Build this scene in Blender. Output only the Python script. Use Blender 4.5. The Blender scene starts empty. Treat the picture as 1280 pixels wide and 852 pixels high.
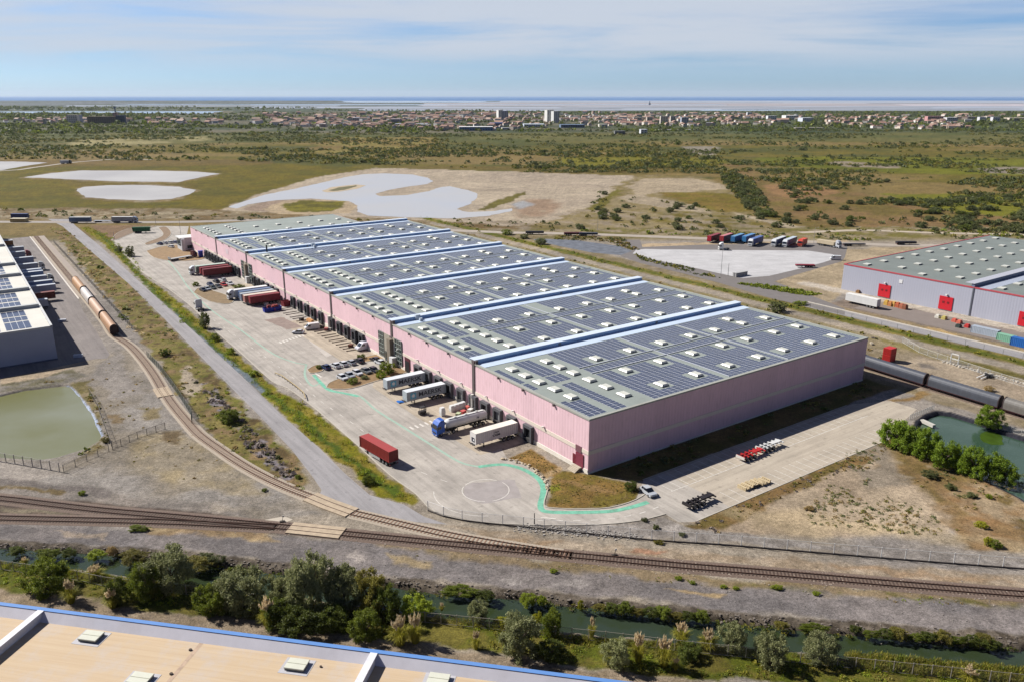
import bpy, math, random
import numpy as np
R = math.radians
PI = math.pi
rnd = random.Random(11)
sc = bpy.context.scene
col = sc.collection
# ------------------------------------------------------------------ survey helpers
FOC, PITCH, CAMH = 1000.0, R(17.0), 80.0
def at(u, v, z=0.0):
    """a surveyed point of the photograph as a place on the ground (or at height z), metres"""
    a = (u-640)/FOC; b = (426-v)/FOC
    dx, dy, dz = a, math.cos(PITCH)+b*math.sin(PITCH), -math.sin(PITCH)+b*math.cos(PITCH)
    t = (CAMH-z)/-dz
    return (dx*t, dy*t)
TH = R(125.3); OX, OY = 16.8, 161.0
UA = (math.cos(TH), math.sin(TH)); UB = (math.sin(TH), -math.cos(TH))
def L(a, b):
    """estate frame: a runs along the pink facade, b into the building"""
    return (OX+a*UA[0]+b*UB[0], OY+a*UA[1]+b*UB[1])
def AB(u, v, z=0.0):
    x, y = at(u, v, z); x -= OX; y -= OY
    return (x*UA[0]+y*UA[1], x*UB[0]+y*UB[1])
def mpp(x, y, z=0):
    return (y*math.cos(PITCH)+(CAMH-z)*math.sin(PITCH))/FOC
# ------------------------------------------------------------------ tagging
def tag(o, label=None, cat=None, group=None, kind=None):
    if label: o['label'] = label
    if cat: o['category'] = cat
    if group: o['group'] = group
    if kind: o['kind'] = kind
    return o
def empty(name, loc=(0, 0, 0), rz=0.0, label=None, cat=None, group=None):
    o = bpy.data.objects.new(name, None); col.objects.link(o)
    o.location = loc; o.rotation_euler = (0, 0, rz); o.empty_display_size = .5
    return tag(o, label, cat, group)
KIDS = {}
def link(o, parent=None):
    col.objects.link(o)
    if parent is not None:
        o.parent = parent; KIDS.setdefault(parent.name, []).append(o)
    return o
def copy_tree(o, parent=None):
    c = o.copy(); link(c, parent)
    for ch in KIDS.get(o.name, []): copy_tree(ch, c)
    return c
# ------------------------------------------------------------------ materials
_MC = {}
def lin(c):
    c = c/255.0
    return c/12.92 if c <= .04045 else ((c+.055)/1.055)**2.4
K = 1.5
def alb(r, g, b): return (lin(r)/K, lin(g)/K, lin(b)/K)
def M(c, rough=.75, var=.12, scale=2.0, metal=0.0, bump=0.0, dirt=0.0, spec=.4, srgb=True):
    key = (tuple(c), rough, var, scale, metal, bump, dirt, spec, srgb)
    if key in _MC: return _MC[key]
    a = alb(*c) if srgb else c
    m = bpy.data.materials.new('surface'); m.use_nodes = True; nt = m.node_tree; N = nt.nodes; Lk = nt.links
    b = N['Principled BSDF']; b.inputs['Roughness'].default_value = rough; b.inputs['Metallic'].default_value = metal
    b.inputs['Specular IOR Level'].default_value = spec
    tc = N.new('ShaderNodeTexCoord'); n = N.new('ShaderNodeTexNoise'); n.inputs['Scale'].default_value = scale
    n.inputs['Detail'].default_value = 5; n.inputs['Roughness'].default_value = .65
    Lk.new(tc.outputs['Object'], n.inputs['Vector'])
    mx = N.new('ShaderNodeMix'); mx.data_type = 'RGBA'
    mr = N.new('ShaderNodeMapRange'); mr.inputs[1].default_value = .3; mr.inputs[2].default_value = .7
    Lk.new(n.outputs['Fac'], mr.inputs[0]); Lk.new(mr.outputs[0], mx.inputs['Factor'])
    mx.inputs['A'].default_value = (*[x*(1-var) for x in a], 1); mx.inputs['B'].default_value = (*[min(x*(1+var), .9) for x in a], 1)
    out = mx.outputs['Result']
    if dirt:
        n2 = N.new('ShaderNodeTexNoise'); n2.inputs['Scale'].default_value = scale*.35; n2.inputs['Detail'].default_value = 8; n2.inputs['Roughness'].default_value = .75
        mp = N.new('ShaderNodeMapping'); mp.inputs['Scale'].default_value = (1, 1, .25)
        Lk.new(tc.outputs['Object'], mp.inputs[0]); Lk.new(mp.outputs[0], n2.inputs['Vector'])
        r2 = N.new('ShaderNodeMapRange'); r2.inputs[1].default_value = .5; r2.inputs[2].default_value = .75; r2.inputs[4].default_value = dirt
        Lk.new(n2.outputs['Fac'], r2.inputs[0])
        m2 = N.new('ShaderNodeMix'); m2.data_type = 'RGBA'; Lk.new(r2.outputs[0], m2.inputs['Factor']); Lk.new(out, m2.inputs['A'])
        m2.inputs['B'].default_value = (a[0]*.35+.05, a[1]*.33+.04, a[2]*.3+.03, 1); out = m2.outputs['Result']
    Lk.new(out, b.inputs['Base Color'])
    if bump:
        bp = N.new('ShaderNodeBump'); bp.inputs['Strength'].default_value = bump; bp.inputs['Distance'].default_value = .1
        Lk.new(n.outputs['Fac'], bp.inputs['Height']); Lk.new(bp.outputs[0], b.inputs['Normal'])
    _MC[key] = m
    return m
def Mglass(c=(40, 48, 56), rough=.12):
    return M(c, rough, .15, 1.5, 0, 0, 0, .7)
def ribbed(c, period=1.0, var=.08, rough=.5, depth=.6, axis='X', dirt=0.0, panel=6.0):
    """sheet cladding: ribs along an axis of the object, per-sheet tone differences, some weather"""
    key = ('rib', tuple(c), period, var, rough, depth, axis, dirt, panel)
    if key in _MC: return _MC[key]
    a = alb(*c); m = bpy.data.materials.new('cladding'); m.use_nodes = True; nt = m.node_tree; N = nt.nodes; Lk = nt.links
    b = N['Principled BSDF']; b.inputs['Roughness'].default_value = rough; b.inputs['Specular IOR Level'].default_value = .15
    tc = N.new('ShaderNodeTexCoord'); sp = N.new('ShaderNodeSeparateXYZ'); Lk.new(tc.outputs['Object'], sp.inputs[0])
    s = sp.outputs[axis]
    def mth(op, x, y=None):
        n = N.new('ShaderNodeMath'); n.operation = op
        for i, q in enumerate((x, y)):
            if q is None: continue
            if isinstance(q, (int, float)): n.inputs[i].default_value = q
            else: Lk.new(q, n.inputs[i])
        return n.outputs[0]
    wv = mth('PINGPONG', s, period*.5); wv = mth('DIVIDE', wv, period*.5)
    cell = mth('FLOOR', mth('DIVIDE', s, panel))
    wn = N.new('ShaderNodeTexWhiteNoise'); wn.noise_dimensions = '1D'; Lk.new(cell, wn.inputs['W'])
    n = N.new('ShaderNodeTexNoise'); n.inputs['Scale'].default_value = .25; n.inputs['Detail'].default_value = 8; n.inputs['Roughness'].default_value = .7
    mp = N.new('ShaderNodeMapping'); mp.inputs['Scale'].default_value = (1, 1, .3); Lk.new(tc.outputs['Object'], mp.inputs[0]); Lk.new(mp.outputs[0], n.inputs['Vector'])
    f = mth('ADD', mth('MULTIPLY', wn.outputs['Value'], .45), mth('MULTIPLY', n.outputs['Fac'], .9))
    f = mth('ADD', f, mth('MULTIPLY', wv, .18))
    mx = N.new('ShaderNodeMix'); mx.data_type = 'RGBA'; Lk.new(f, mx.inputs['Factor']); mx.clamp_factor = False
    mx.inputs['A'].default_value = (*[x*(1-var) for x in a], 1); mx.inputs['B'].default_value = (*[x*(1+var*.8) for x in a], 1)
    out = mx.outputs['Result']
    if dirt:
        r2 = N.new('ShaderNodeMapRange'); r2.inputs[1].default_value = .5; r2.inputs[2].default_value = .72; r2.inputs[4].default_value = dirt
        n3 = N.new('ShaderNodeTexNoise'); n3.inputs['Scale'].default_value = 1.2; n3.inputs['Detail'].default_value = 6
        Lk.new(mp.outputs[0], n3.inputs['Vector']); Lk.new(n3.outputs['Fac'], r2.inputs[0])
        m2 = N.new('ShaderNodeMix'); m2.data_type = 'RGBA'; Lk.new(r2.outputs[0], m2.inputs['Factor']); Lk.new(out, m2.inputs['A'])
        m2.inputs['B'].default_value = (a[0]*.4+.04, a[1]*.36+.03, a[2]*.32+.02, 1); out = m2.outputs['Result']
    Lk.new(out, b.inputs['Base Color'])
    bp = N.new('ShaderNodeBump'); bp.inputs['Strength'].default_value = depth; bp.inputs['Distance'].default_value = .05
    Lk.new(wv, bp.inputs['Height']); Lk.new(bp.outputs[0], b.inputs['Normal'])
    _MC[key] = m
    return m
def leafmat(c1, c2, rough=.6):
    key = ('leaf', c1, c2)
    if key in _MC: return _MC[key]
    m = bpy.data.materials.new('leaves'); m.use_nodes = True; nt = m.node_tree; N = nt.nodes; Lk = nt.links
    b = N['Principled BSDF']; b.inputs['Roughness'].default_value = rough; b.inputs['Specular IOR Level'].default_value = .25
    g = N.new('ShaderNodeNewGeometry'); oi = N.new('ShaderNodeObjectInfo')
    mx = N.new('ShaderNodeMix'); mx.data_type = 'RGBA'; Lk.new(g.outputs['Random Per Island'], mx.inputs['Factor'])
    mx.inputs['A'].default_value = (*alb(*c1), 1); mx.inputs['B'].default_value = (*alb(*c2), 1)
    hs = N.new('ShaderNodeHueSaturation')
    mr = N.new('ShaderNodeMapRange'); mr.inputs[3].default_value = .8; mr.inputs[4].default_value = 1.2
    Lk.new(oi.outputs['Random'], mr.inputs[0]); Lk.new(mr.outputs[0], hs.inputs['Value']); Lk.new(mx.outputs['Result'], hs.inputs['Color'])
    Lk.new(hs.outputs[0], b.inputs['Base Color'])
    t = N.new('ShaderNodeBsdfTranslucent'); Lk.new(hs.outputs[0], t.inputs['Color'])
    ms = N.new('ShaderNodeMixShader'); ms.inputs[0].default_value = .38
    Lk.new(b.outputs[0], ms.inputs[1]); Lk.new(t.outputs[0], ms.inputs[2]); Lk.new(ms.outputs[0], N['Material Output'].inputs['Surface'])
    _MC[key] = m
    return m
def watermat(c, rough=.08, var=.1, scale=.05, spec=.5, bump=.15, c2=None):
    m = bpy.data.materials.new('water_surface'); m.use_nodes = True; nt = m.node_tree; N = nt.nodes; Lk = nt.links
    b = N['Principled BSDF']; b.inputs['Roughness'].default_value = rough; b.inputs['Specular IOR Level'].default_value = spec
    tc = N.new('ShaderNodeTexCoord'); n = N.new('ShaderNodeTexNoise'); n.inputs['Scale'].default_value = scale; n.inputs['Detail'].default_value = 6
    Lk.new(tc.outputs['Object'], n.inputs['Vector'])
    mr = N.new('ShaderNodeMapRange'); mr.inputs[1].default_value = .35; mr.inputs[2].default_value = .65; Lk.new(n.outputs['Fac'], mr.inputs[0])
    a = alb(*c); mx = N.new('ShaderNodeMix'); mx.data_type = 'RGBA'; Lk.new(mr.outputs[0], mx.inputs['Factor'])
    mx.inputs['A'].default_value = (*[x*(1-var) for x in a], 1)
    mx.inputs['B'].default_value = (*(alb(*c2) if c2 else [x*(1+var) for x in a]), 1)
    Lk.new(mx.outputs['Result'], b.inputs['Base Color'])
    n2 = N.new('ShaderNodeTexNoise'); n2.inputs['Scale'].default_value = 1.5; n2.inputs['Detail'].default_value = 3
    Lk.new(tc.outputs['Object'], n2.inputs['Vector'])
    bp = N.new('ShaderNodeBump'); bp.inputs['Strength'].default_value = bump; bp.inputs['Distance'].default_value = .05
    Lk.new(n2.outputs['Fac'], bp.inputs['Height']); Lk.new(bp.outputs[0], b.inputs['Normal'])
    return m
# ------------------------------------------------------------------ mesh builder
class MB:
    def __init__(s): s.v = []; s.f = []; s.mi = []; s.k = 0
    def m(s, k): s.k = k; return s
    def add(s, vs, fs):
        o = len(s.v); s.v += [tuple(p) for p in vs]
        s.f += [tuple(o+i for i in f) for f in fs]; s.mi += [s.k]*len(fs); return s
    def box(s, x0, x1, y0, y1, z0, z1):
        return s.add([(x0,y0,z0),(x1,y0,z0),(x1,y1,z0),(x0,y1,z0),(x0,y0,z1),(x1,y0,z1),(x1,y1,z1),(x0,y1,z1)],
                     [(0,3,2,1),(4,5,6,7),(0,1,5,4),(1,2,6,5),(2,3,7,6),(3,0,4,7)])
    def cbox(s, cx, cy, z0, sx, sy, sz, rz=0.0):
        c, n = math.cos(rz), math.sin(rz); q = []
        for z in (z0, z0+sz):
            for dx, dy in ((-1,-1),(1,-1),(1,1),(-1,1)):
                x, y = dx*sx/2, dy*sy/2; q.append((cx+x*c-y*n, cy+x*n+y*c, z))
        return s.add(q, [(0,3,2,1),(4,5,6,7),(0,1,5,4),(1,2,6,5),(2,3,7,6),(3,0,4,7)])
    def prism(s, pts, z0, z1):
        n = len(pts)
        if sum(pts[i][0]*pts[(i+1)%n][1]-pts[(i+1)%n][0]*pts[i][1] for i in range(n)) < 0: pts = pts[::-1]
        return s.add([(x,y,z0) for x,y in pts]+[(x,y,z1) for x,y in pts],
                     [tuple(range(n))[::-1], tuple(range(n,2*n))]+[(i,(i+1)%n,n+(i+1)%n,n+i) for i in range(n)])
    def prof(s, pts, y0, y1, top=1.0):
        """profile in x,z swept across y; points with z above the belt may taper by 'top'"""
        n = len(pts); A = []
        for y in (y0, y1):
            for p in pts:
                t = p[2] if len(p) > 2 else 1.0
                A.append((p[0], y*t, p[1]))
        return s.add(A, [tuple(range(n)), tuple(range(2*n-1, n-1, -1))]+[(i,n+i,n+(i+1)%n,(i+1)%n) for i in range(n)])
    def tube(s, p, q, r, n=8, r2=None, caps=True):
        p = np.array(p, float); q = np.array(q, float); d = q-p; ln = np.linalg.norm(d)
        if ln < 1e-6: return s
        d /= ln; u = np.cross(d, (0,0,1) if abs(d[2]) < .9 else (1,0,0)); u /= np.linalg.norm(u); w = np.cross(d, u)
        r2 = r if r2 is None else r2; A = []
        for c, rr in ((p, r), (q, r2)):
            for i in range(n):
                t = 2*PI*i/n; A.append(tuple(c+rr*(math.cos(t)*u+math.sin(t)*w)))
        F = [(i,(i+1)%n,n+(i+1)%n,n+i) for i in range(n)]
        if caps: F += [tuple(range(n))[::-1], tuple(range(n,2*n))]
        return s.add(A, F)
    def build(s, name, mats, parent=None, loc=None, rz=0.0, smooth=False):
        me = bpy.data.meshes.new(name); me.from_pydata(s.v, [], s.f)
        if not isinstance(mats, (list, tuple)): mats = [mats]
        for m in mats: me.materials.append(m)
        if len(mats) > 1: me.polygons.foreach_set('material_index', s.mi)
        if smooth: me.polygons.foreach_set('use_smooth', [True]*len(s.f))
        me.update()
        o = bpy.data.objects.new(name, me); link(o, parent)
        if loc is not None: o.location = loc
        o.rotation_euler = (0, 0, rz)
        return o
def npmesh(name, V, F, mats, parent=None):
    """V (n,3) array, F (m,k) array"""
    me = bpy.data.meshes.new(name); n, k = F.shape
    me.vertices.add(len(V)); me.vertices.foreach_set('co', V.astype(np.float32).ravel())
    me.loops.add(n*k); me.loops.foreach_set('vertex_index', F.astype(np.int32).ravel())
    me.polygons.add(n); me.polygons.foreach_set('loop_start', np.arange(0, n*k, k, dtype=np.int32))
    me.polygons.foreach_set('loop_total', np.full(n, k, dtype=np.int32))
    for m in (mats if isinstance(mats, (list, tuple)) else [mats]): me.materials.append(m)
    me.update(calc_edges=True)
    o = bpy.data.objects.new(name, me); link(o, parent)
    return o
# ------------------------------------------------------------------ numpy noise
def _h(ix, iy, seed):
    n = (ix.astype(np.int64)*374761393 + iy.astype(np.int64)*668265263 + seed*1442695041) & 0x7fffffff
    n = ((n ^ (n >> 13))*1274126177) & 0x7fffffff
    return ((n ^ (n >> 16)) & 0xffff)/65535.0
def vnoise(x, y, seed=0):
    ix = np.floor(x); iy = np.floor(y); fx = x-ix; fy = y-iy
    fx = fx*fx*(3-2*fx); fy = fy*fy*(3-2*fy)
    a = _h(ix, iy, seed); b = _h(ix+1, iy, seed); c = _h(ix, iy+1, seed); d = _h(ix+1, iy+1, seed)
    return (a*(1-fx)+b*fx)*(1-fy)+(c*(1-fx)+d*fx)*fy
def fbm(x, y, sc_, seed=0, oct=4):
    t = 0; a = .5; s = 0
    x = x/sc_; y = y/sc_
    for i in range(oct):
        t = t+a*vnoise(x, y, seed+i*17); s += a; a *= .55; x = x*2.03+5.1; y = y*2.03-3.7
    return t/s
def sdist(px, py, poly):
    """signed distance to a polygon, inside positive"""
    n = len(poly); d2 = np.full(px.shape, 1e18); ins = np.zeros(px.shape, bool)
    for i in range(n):
        x0, y0 = poly[i]; x1, y1 = poly[(i+1) % n]
        ex, ey = x1-x0, y1-y0; L2 = ex*ex+ey*ey+1e-12
        t = np.clip(((px-x0)*ex+(py-y0)*ey)/L2, 0, 1)
        d2 = np.minimum(d2, (px-x0-t*ex)**2+(py-y0-t*ey)**2)
        if y0 != y1:
            c = ((y0 <= py) & (y1 > py)) | ((y1 <= py) & (y0 > py))
            ins ^= c & (px < x0+(py-y0)*ex/(y1-y0))
    d = np.sqrt(d2)
    return np.where(ins, d, -d)
def px(*l): return [at(*p) for p in l]
def ab(*l): return [L(*p) for p in l]
def strip(line, w0, w1=None):
    """ribbon polygon along a polyline of world points, half-widths to the left/right"""
    w1 = w0 if w1 is None else w1; A = []; B = []
    for i, p in enumerate(line):
        q0 = line[max(i-1, 0)]; q1 = line[min(i+1, len(line)-1)]
        dx, dy = q1[0]-q0[0], q1[1]-q0[1]; l = math.hypot(dx, dy) or 1; nx, ny = -dy/l, dx/l
        A.append((p[0]+nx*w0, p[1]+ny*w0)); B.append((p[0]-nx*w1, p[1]-ny*w1))
    return A+B[::-1]
def smooth_line(pts, n=6):
    out = []
    P = [pts[0]]+list(pts)+[pts[-1]]
    for i in range(1, len(P)-2):
        p0, p1, p2, p3 = P[i-1], P[i], P[i+1], P[i+2]
        for k in range(n):
            t = k/n
            out.append(tuple(.5*((2*p1[j])+(-p0[j]+p2[j])*t+(2*p0[j]-5*p1[j]+4*p2[j]-p3[j])*t*t+(-p0[j]+3*p1[j]-3*p2[j]+p3[j])*t**3) for j in (0, 1)))
    out.append(tuple(pts[-1])); return out
def resample(line, step):
    out = [line[0]]; acc = 0.0; last = line[0]
    for p in line[1:]:
        d = math.dist(last, p)
        while acc+d >= step:
            t = (step-acc)/d; last = (last[0]+(p[0]-last[0])*t, last[1]+(p[1]-last[1])*t); out.append(last); d = math.dist(last, p); acc = 0.0
        acc += d; last = p
    return out
HAZE = 0.000013
# ================================================================== camera, sky, sun
cam = bpy.data.cameras.new('camera'); co = bpy.data.objects.new('camera', cam); col.objects.link(co)
co.location = (0, 0, CAMH); co.rotation_euler = (R(90)-PITCH, 0, 0)
cam.sensor_width = 36; cam.lens = FOC*36/1280; cam.clip_start = .5; cam.clip_end = 300000
sc.camera = co
SUN_EL = R(40.5); sdx, sdy = -.927, .375
w = bpy.data.worlds.new('World'); sc.world = w; w.use_nodes = True
nt = w.node_tree; N = nt.nodes; Lk = nt.links
bg = N['Background']; bg.inputs['Strength'].default_value = .05
sky = N.new('ShaderNodeTexSky'); sky.sky_type = 'NISHITA'; sky.sun_disc = False
sky.sun_elevation = SUN_EL; sky.sun_rotation = math.atan2(sdx, sdy); sky.altitude = 80; sky.air_density = 1.0; sky.dust_density = .4; sky.ozone_density = 2.5
tc = N.new('ShaderNodeTexCoord')
# thin high cloud: the view direction is projected on a flat layer far above, then noise breaks it up
sp = N.new('ShaderNodeSeparateXYZ'); Lk.new(tc.outputs['Generated'], sp.inputs[0])
def mth(op, x, y=None, cl=False):
    n = N.new('ShaderNodeMath'); n.operation = op; n.use_clamp = cl
    for i, q in enumerate((x, y)):
        if q is None: continue
        if isinstance(q, (int, float)): n.inputs[i].default_value = q
        else: Lk.new(q, n.inputs[i])
    return n.outputs[0]
zz = mth('ADD', mth('MAXIMUM', sp.outputs['Z'], 0.0), .055)
cx = mth('DIVIDE', sp.outputs['X'], zz); cy = mth('DIVIDE', sp.outputs['Y'], zz)
cb = N.new('ShaderNodeCombineXYZ'); Lk.new(cx, cb.inputs[0]); Lk.new(cy, cb.inputs[1])
mp = N.new('ShaderNodeMapping'); mp.inputs['Scale'].default_value = (.42, .62, 1); mp.inputs['Rotation'].default_value = (0, 0, R(12)); mp.inputs['Location'].default_value = (3.1, 2.2, 0)
Lk.new(cb.outputs[0], mp.inputs[0])
n1 = N.new('ShaderNodeTexNoise'); n1.inputs['Scale'].default_value = .55; n1.inputs['Detail'].default_value = 9; n1.inputs['Roughness'].default_value = .6; n1.inputs['Distortion'].default_value = .4
Lk.new(mp.outputs[0], n1.inputs['Vector'])
mr = N.new('ShaderNodeMapRange'); mr.inputs[1].default_value = .22; mr.inputs[2].default_value = .58; mr.interpolation_type = 'SMOOTHSTEP'
Lk.new(n1.outputs['Fac'], mr.inputs[0])
mz = N.new('ShaderNodeMapRange'); mz.inputs[1].default_value = .012; mz.inputs[2].default_value = .06; mz.interpolation_type = 'SMOOTHSTEP'
Lk.new(sp.outputs['Z'], mz.inputs[0])
cf = mth('MULTIPLY', mth('MULTIPLY', mr.outputs[0], mz.outputs[0]), .92)
tint = N.new('ShaderNodeMix'); tint.data_type = 'RGBA'; tint.blend_type = 'MULTIPLY'; tint.inputs['Factor'].default_value = 1
Lk.new(sky.outputs[0], tint.inputs['A'])
m1 = N.new('ShaderNodeMapRange'); m1.inputs[1].default_value = .34; m1.inputs[2].default_value = .66; m1.inputs[3].default_value = 1; m1.inputs[4].default_value = 0; m1.interpolation_type = 'SMOOTHSTEP'; Lk.new(sp.outputs['Z'], m1.inputs[0])
m2 = N.new('ShaderNodeMapRange'); m2.inputs[1].default_value = -.1; m2.inputs[2].default_value = .4; m2.interpolation_type = 'SMOOTHSTEP'; Lk.new(sp.outputs['Y'], m2.inputs[0])
seaward = mth('MULTIPLY', m1.outputs[0], m2.outputs[0])      # the bright, thinly clouded sky over the sea
tn = N.new('ShaderNodeMix'); tn.data_type = 'RGBA'; Lk.new(seaward, tn.inputs['Factor']); tn.inputs['A'].default_value = (.43, .46, .66, 1)
tg = N.new('ShaderNodeMix'); tg.data_type = 'RGBA'; tg.inputs['A'].default_value = (.73, 1.09, 1.79, 1); tg.inputs['B'].default_value = (.58, .90, 1.45, 1)
mg = N.new('ShaderNodeMapRange'); mg.inputs[1].default_value = .008; mg.inputs[2].default_value = .06; mg.interpolation_type = 'SMOOTHSTEP'; Lk.new(sp.outputs['Z'], mg.inputs[0]); Lk.new(mg.outputs[0], tg.inputs['Factor'])
Lk.new(tg.outputs['Result'], tn.inputs['B'])
Lk.new(tn.outputs['Result'], tint.inputs['B'])
cf = mth('MULTIPLY', cf, seaward)
mix = N.new('ShaderNodeMix'); mix.data_type = 'RGBA'; Lk.new(cf, mix.inputs['Factor']); Lk.new(tint.outputs['Result'], mix.inputs['A'])
mix.inputs['B'].default_value = (7.2, 7.8, 8.8, 1)
Lk.new(mix.outputs['Result'], bg.inputs['Color'])
sl = bpy.data.lights.new('sun', 'SUN'); sl.energy = 5.0; sl.angle = R(.55); sl.color = (1.0, .96, .9)
so = bpy.data.objects.new('sun', sl); col.objects.link(so); so.location = (0, 0, 200)
from mathutils import Vector
so.rotation_euler = Vector((sdx*math.cos(SUN_EL), sdy*math.cos(SUN_EL), math.sin(SUN_EL))).to_track_quat('Z', 'Y').to_euler()
sc.view_settings.view_transform = 'Standard'; sc.view_settings.look = 'None'; sc.view_settings.exposure = .75; sc.view_settings.gamma = 1
sc.view_settings.use_curve_mapping = False
sc.render.engine = 'CYCLES'
sc.cycles.max_bounces = 5; sc.cycles.diffuse_bounces = 3; sc.cycles.transparent_max_bounces = 4; sc.cycles.volume_bounces = 0

# ================================================================== the ground sheet
rows = []
v = 1500.0
while v > 122.5:
    rows.append(at(640, v)[1]); v -= 1.25 if v < 900 else 20
rows = np.array([-400, -50.0]+rows+[60000.0, 140000.0])
# columns: slope x/y across the view and wide margins
ta = np.concatenate([[-6, -3, -1.8], np.linspace(-1.2, -.74, 30)[:-1], np.linspace(-.74, .74, 1020), np.linspace(.74, 1.2, 30)[1:], [1.8, 3, 6]])
dist = np.maximum(np.abs(rows), 60.0)+35.0
GX = (dist[:, None]*ta[None, :]); GY = np.repeat(rows[:, None], len(ta), 1)
nr, nc = GX.shape
X = GX.ravel(); Y = GY.ravel(); Z = np.zeros_like(X)
C = np.zeros((len(X), 3))
def blend(mask, c):
    c = np.array(alb(*c)) if not isinstance(c, np.ndarray) else c
    return mask, c
def put(sel, m, c):
    C[sel] = C[sel]*(1-m[:, None])+np.array(alb(*c))[None, :]*m[:, None]
ALLN = {}
def paint(poly, c, soft=.6, rag=1.5, rs=6.0, op=1.0, c2=None, c2s=10.0, height=None, seed=1, cov=None, cs=8.0):
    """lay a kind of ground inside a polygon with a ragged, soft edge; c2 mottles it; cov breaks it into patches"""
    xs = [p[0] for p in poly]; ys = [p[1] for p in poly]; mg = soft+rag*2+1
    sel = np.nonzero((X > min(xs)-mg) & (X < max(xs)+mg) & (Y > min(ys)-mg) & (Y < max(ys)+mg))[0]
    if len(sel) == 0: return
    x, y = X[sel], Y[sel]
    wx = x+(fbm(x, y, rs, seed+3)-.5)*rag*4 if rag else x
    wy = y+(fbm(x, y, rs, seed+9)-.5)*rag*4 if rag else y
    d = sdist(wx, wy, poly)
    m = np.clip(d/soft*.5+.5, 0, 1); m = m*m*(3-2*m)*op
    if height is not None:
        Z[sel] = Z[sel]*(1-m)+height*m; return
    if cov is not None:
        q = fbm(x, y, cs, seed+21); m = m*np.clip((q-(1-cov))/.12+.5, 0, 1)
    cc = np.array(alb(*c))[None, :]*np.ones((len(sel), 1))
    if c2 is not None:
        q = np.clip((fbm(x, y, c2s, seed+33, 5)-.38)/.24, 0, 1)[:, None]
        cc = cc*(1-q)+np.array(alb(*c2))[None, :]*q
    C[sel] = C[sel]*(1-m[:, None])+cc*m[:, None]
# --- base: gravel land near, scrubland far
q = fbm(X, Y, 18, 5, 5)
C[:] = np.array(alb(168, 159, 149)); put(slice(None), np.clip((q-.42)/.2, 0, 1)*.8, (146, 139, 133))
put(slice(None), np.clip((fbm(X, Y, 45, 8, 5)-.5)/.15, 0, 1)*.6, (170, 157, 137))
far = np.clip((Y-455)/25, 0, 1)
a1 = fbm(X, Y, 60, 2, 5); a2 = fbm(X*.4, Y, 130, 4, 5)
put(slice(None), far, (114, 104, 52)); put(slice(None), far*np.clip((a1-.5)/.1, 0, 1), (92, 92, 48)); put(slice(None), far*np.clip((a2-.54)/.08, 0, 1)*.8, (142, 122, 84))
put(slice(None), far*np.clip((.42-a2)/.08, 0, 1)*.8, (82, 86, 48))
W_ = lambda x0, x1, y0, y1: [(x0, y0), (x1, y0), (x1, y1), (x0, y1)]
# --- the far plain, from the sea inwards
paint(W_(-9000, 9000, 1500, 1900), (90, 94, 54), 60, 60, 200, c2=(112, 108, 66), c2s=140)
paint(W_(-9000, 9000, 1880, 4600), (122, 116, 98), 60, 60, 200, c2=(80, 88, 66), c2s=90)
paint(W_(1500*.2, 9000, 1880, 4600), (92, 98, 66), 90, 80, 300, c2=(70, 80, 54), c2s=120)
paint(W_(-30000, 30000, 4500, 7200), (88, 98, 84), 200, 200, 900, c2=(104, 108, 90), c2s=400)
paint(W_(-30000, 30000, 7000, 13500), (118, 122, 122), 300, 300, 1500, c2=(92, 100, 88), c2s=900)
# --- marsh on the left, its salt pans, brown fringe
paint(px((-250, 206), (0, 206), (340, 204), (440, 210), (360, 235), (300, 250), (285, 264), (0, 264), (-250, 264)), (112, 100, 34), 6, 8, 40, c2=(98, 92, 30), c2s=30)
paint(px((-250, 201), (0, 201), (330, 199), (345, 206), (0, 210), (-250, 212)), (120, 100, 62), 4, 6, 40, op=.7)
paint(px((90, 246), (95, 233), (75, 228), (110, 226), (240, 229), (255, 238), (215, 253), (150, 254)), (112, 96, 52), 6, 6, 30, op=.7)
paint(px((-250, 258), (0, 260), (290, 262), (440, 270), (760, 286), (760, 291), (560, 288), (440, 278), (300, 277), (0, 274), (-250, 274)), (118, 98, 66), 3, 5, 14, c2=(146, 132, 108), c2s=9)
paint(px((-250, 261), (300, 264), (300, 274), (-250, 273)), (168, 155, 130), 2, 4, 10, cov=.45, cs=9)
paint(px((420, 172), (545, 171), (552, 190), (430, 197), (380, 188)), (140, 128, 76), 10, 12, 60, c2=(132, 112, 70), c2s=50)
paint(px((75, 174), (170, 171), (260, 171), (262, 176), (160, 182), (100, 182)), (162, 152, 112), 12, 14, 50, cov=.6, cs=50)
paint(px((695, 198), (780, 196), (900, 200), (890, 215), (700, 215)), (124, 118, 50), 8, 10, 60)
paint(px((440, 208), (640, 214), (640, 218), (900, 216), (900, 210), (640, 208)), (112, 98, 56), 4, 5, 40)
paint(px((950, 197), (1130, 196), (1400, 200), (1400, 222), (1180, 218), (1050, 212), (955, 206)), (118, 118, 48), 8, 10, 60, c2=(104, 106, 44), c2s=60)
paint(px((1023, 203), (1060, 202), (1120, 207), (1128, 211), (1060, 209)), (152, 140, 122), 3, 4, 30)
paint(px((1222, 211), (1260, 209), (1400, 210), (1400, 219), (1240, 217)), (150, 140, 126), 3, 4, 30)
paint(px((855, 183), (900, 184), (890, 195), (862, 193)), (150, 142, 128), 6, 8, 30)
for q_ in (((26, 222.5), (62, 216.4), (100, 212.9), (245, 213.8), (280, 217.5), (222, 229.5), (150, 228.6), (80, 225.4)), ((91, 236.5), (105, 232.8), (180, 230.2), (225, 232.6), (250, 238), (215, 251.4), (180, 253), (106, 249))): paint(px(*q_), (134, 116, 82), 3, 4, 14, c2=(150, 138, 116), c2s=8)
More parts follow.
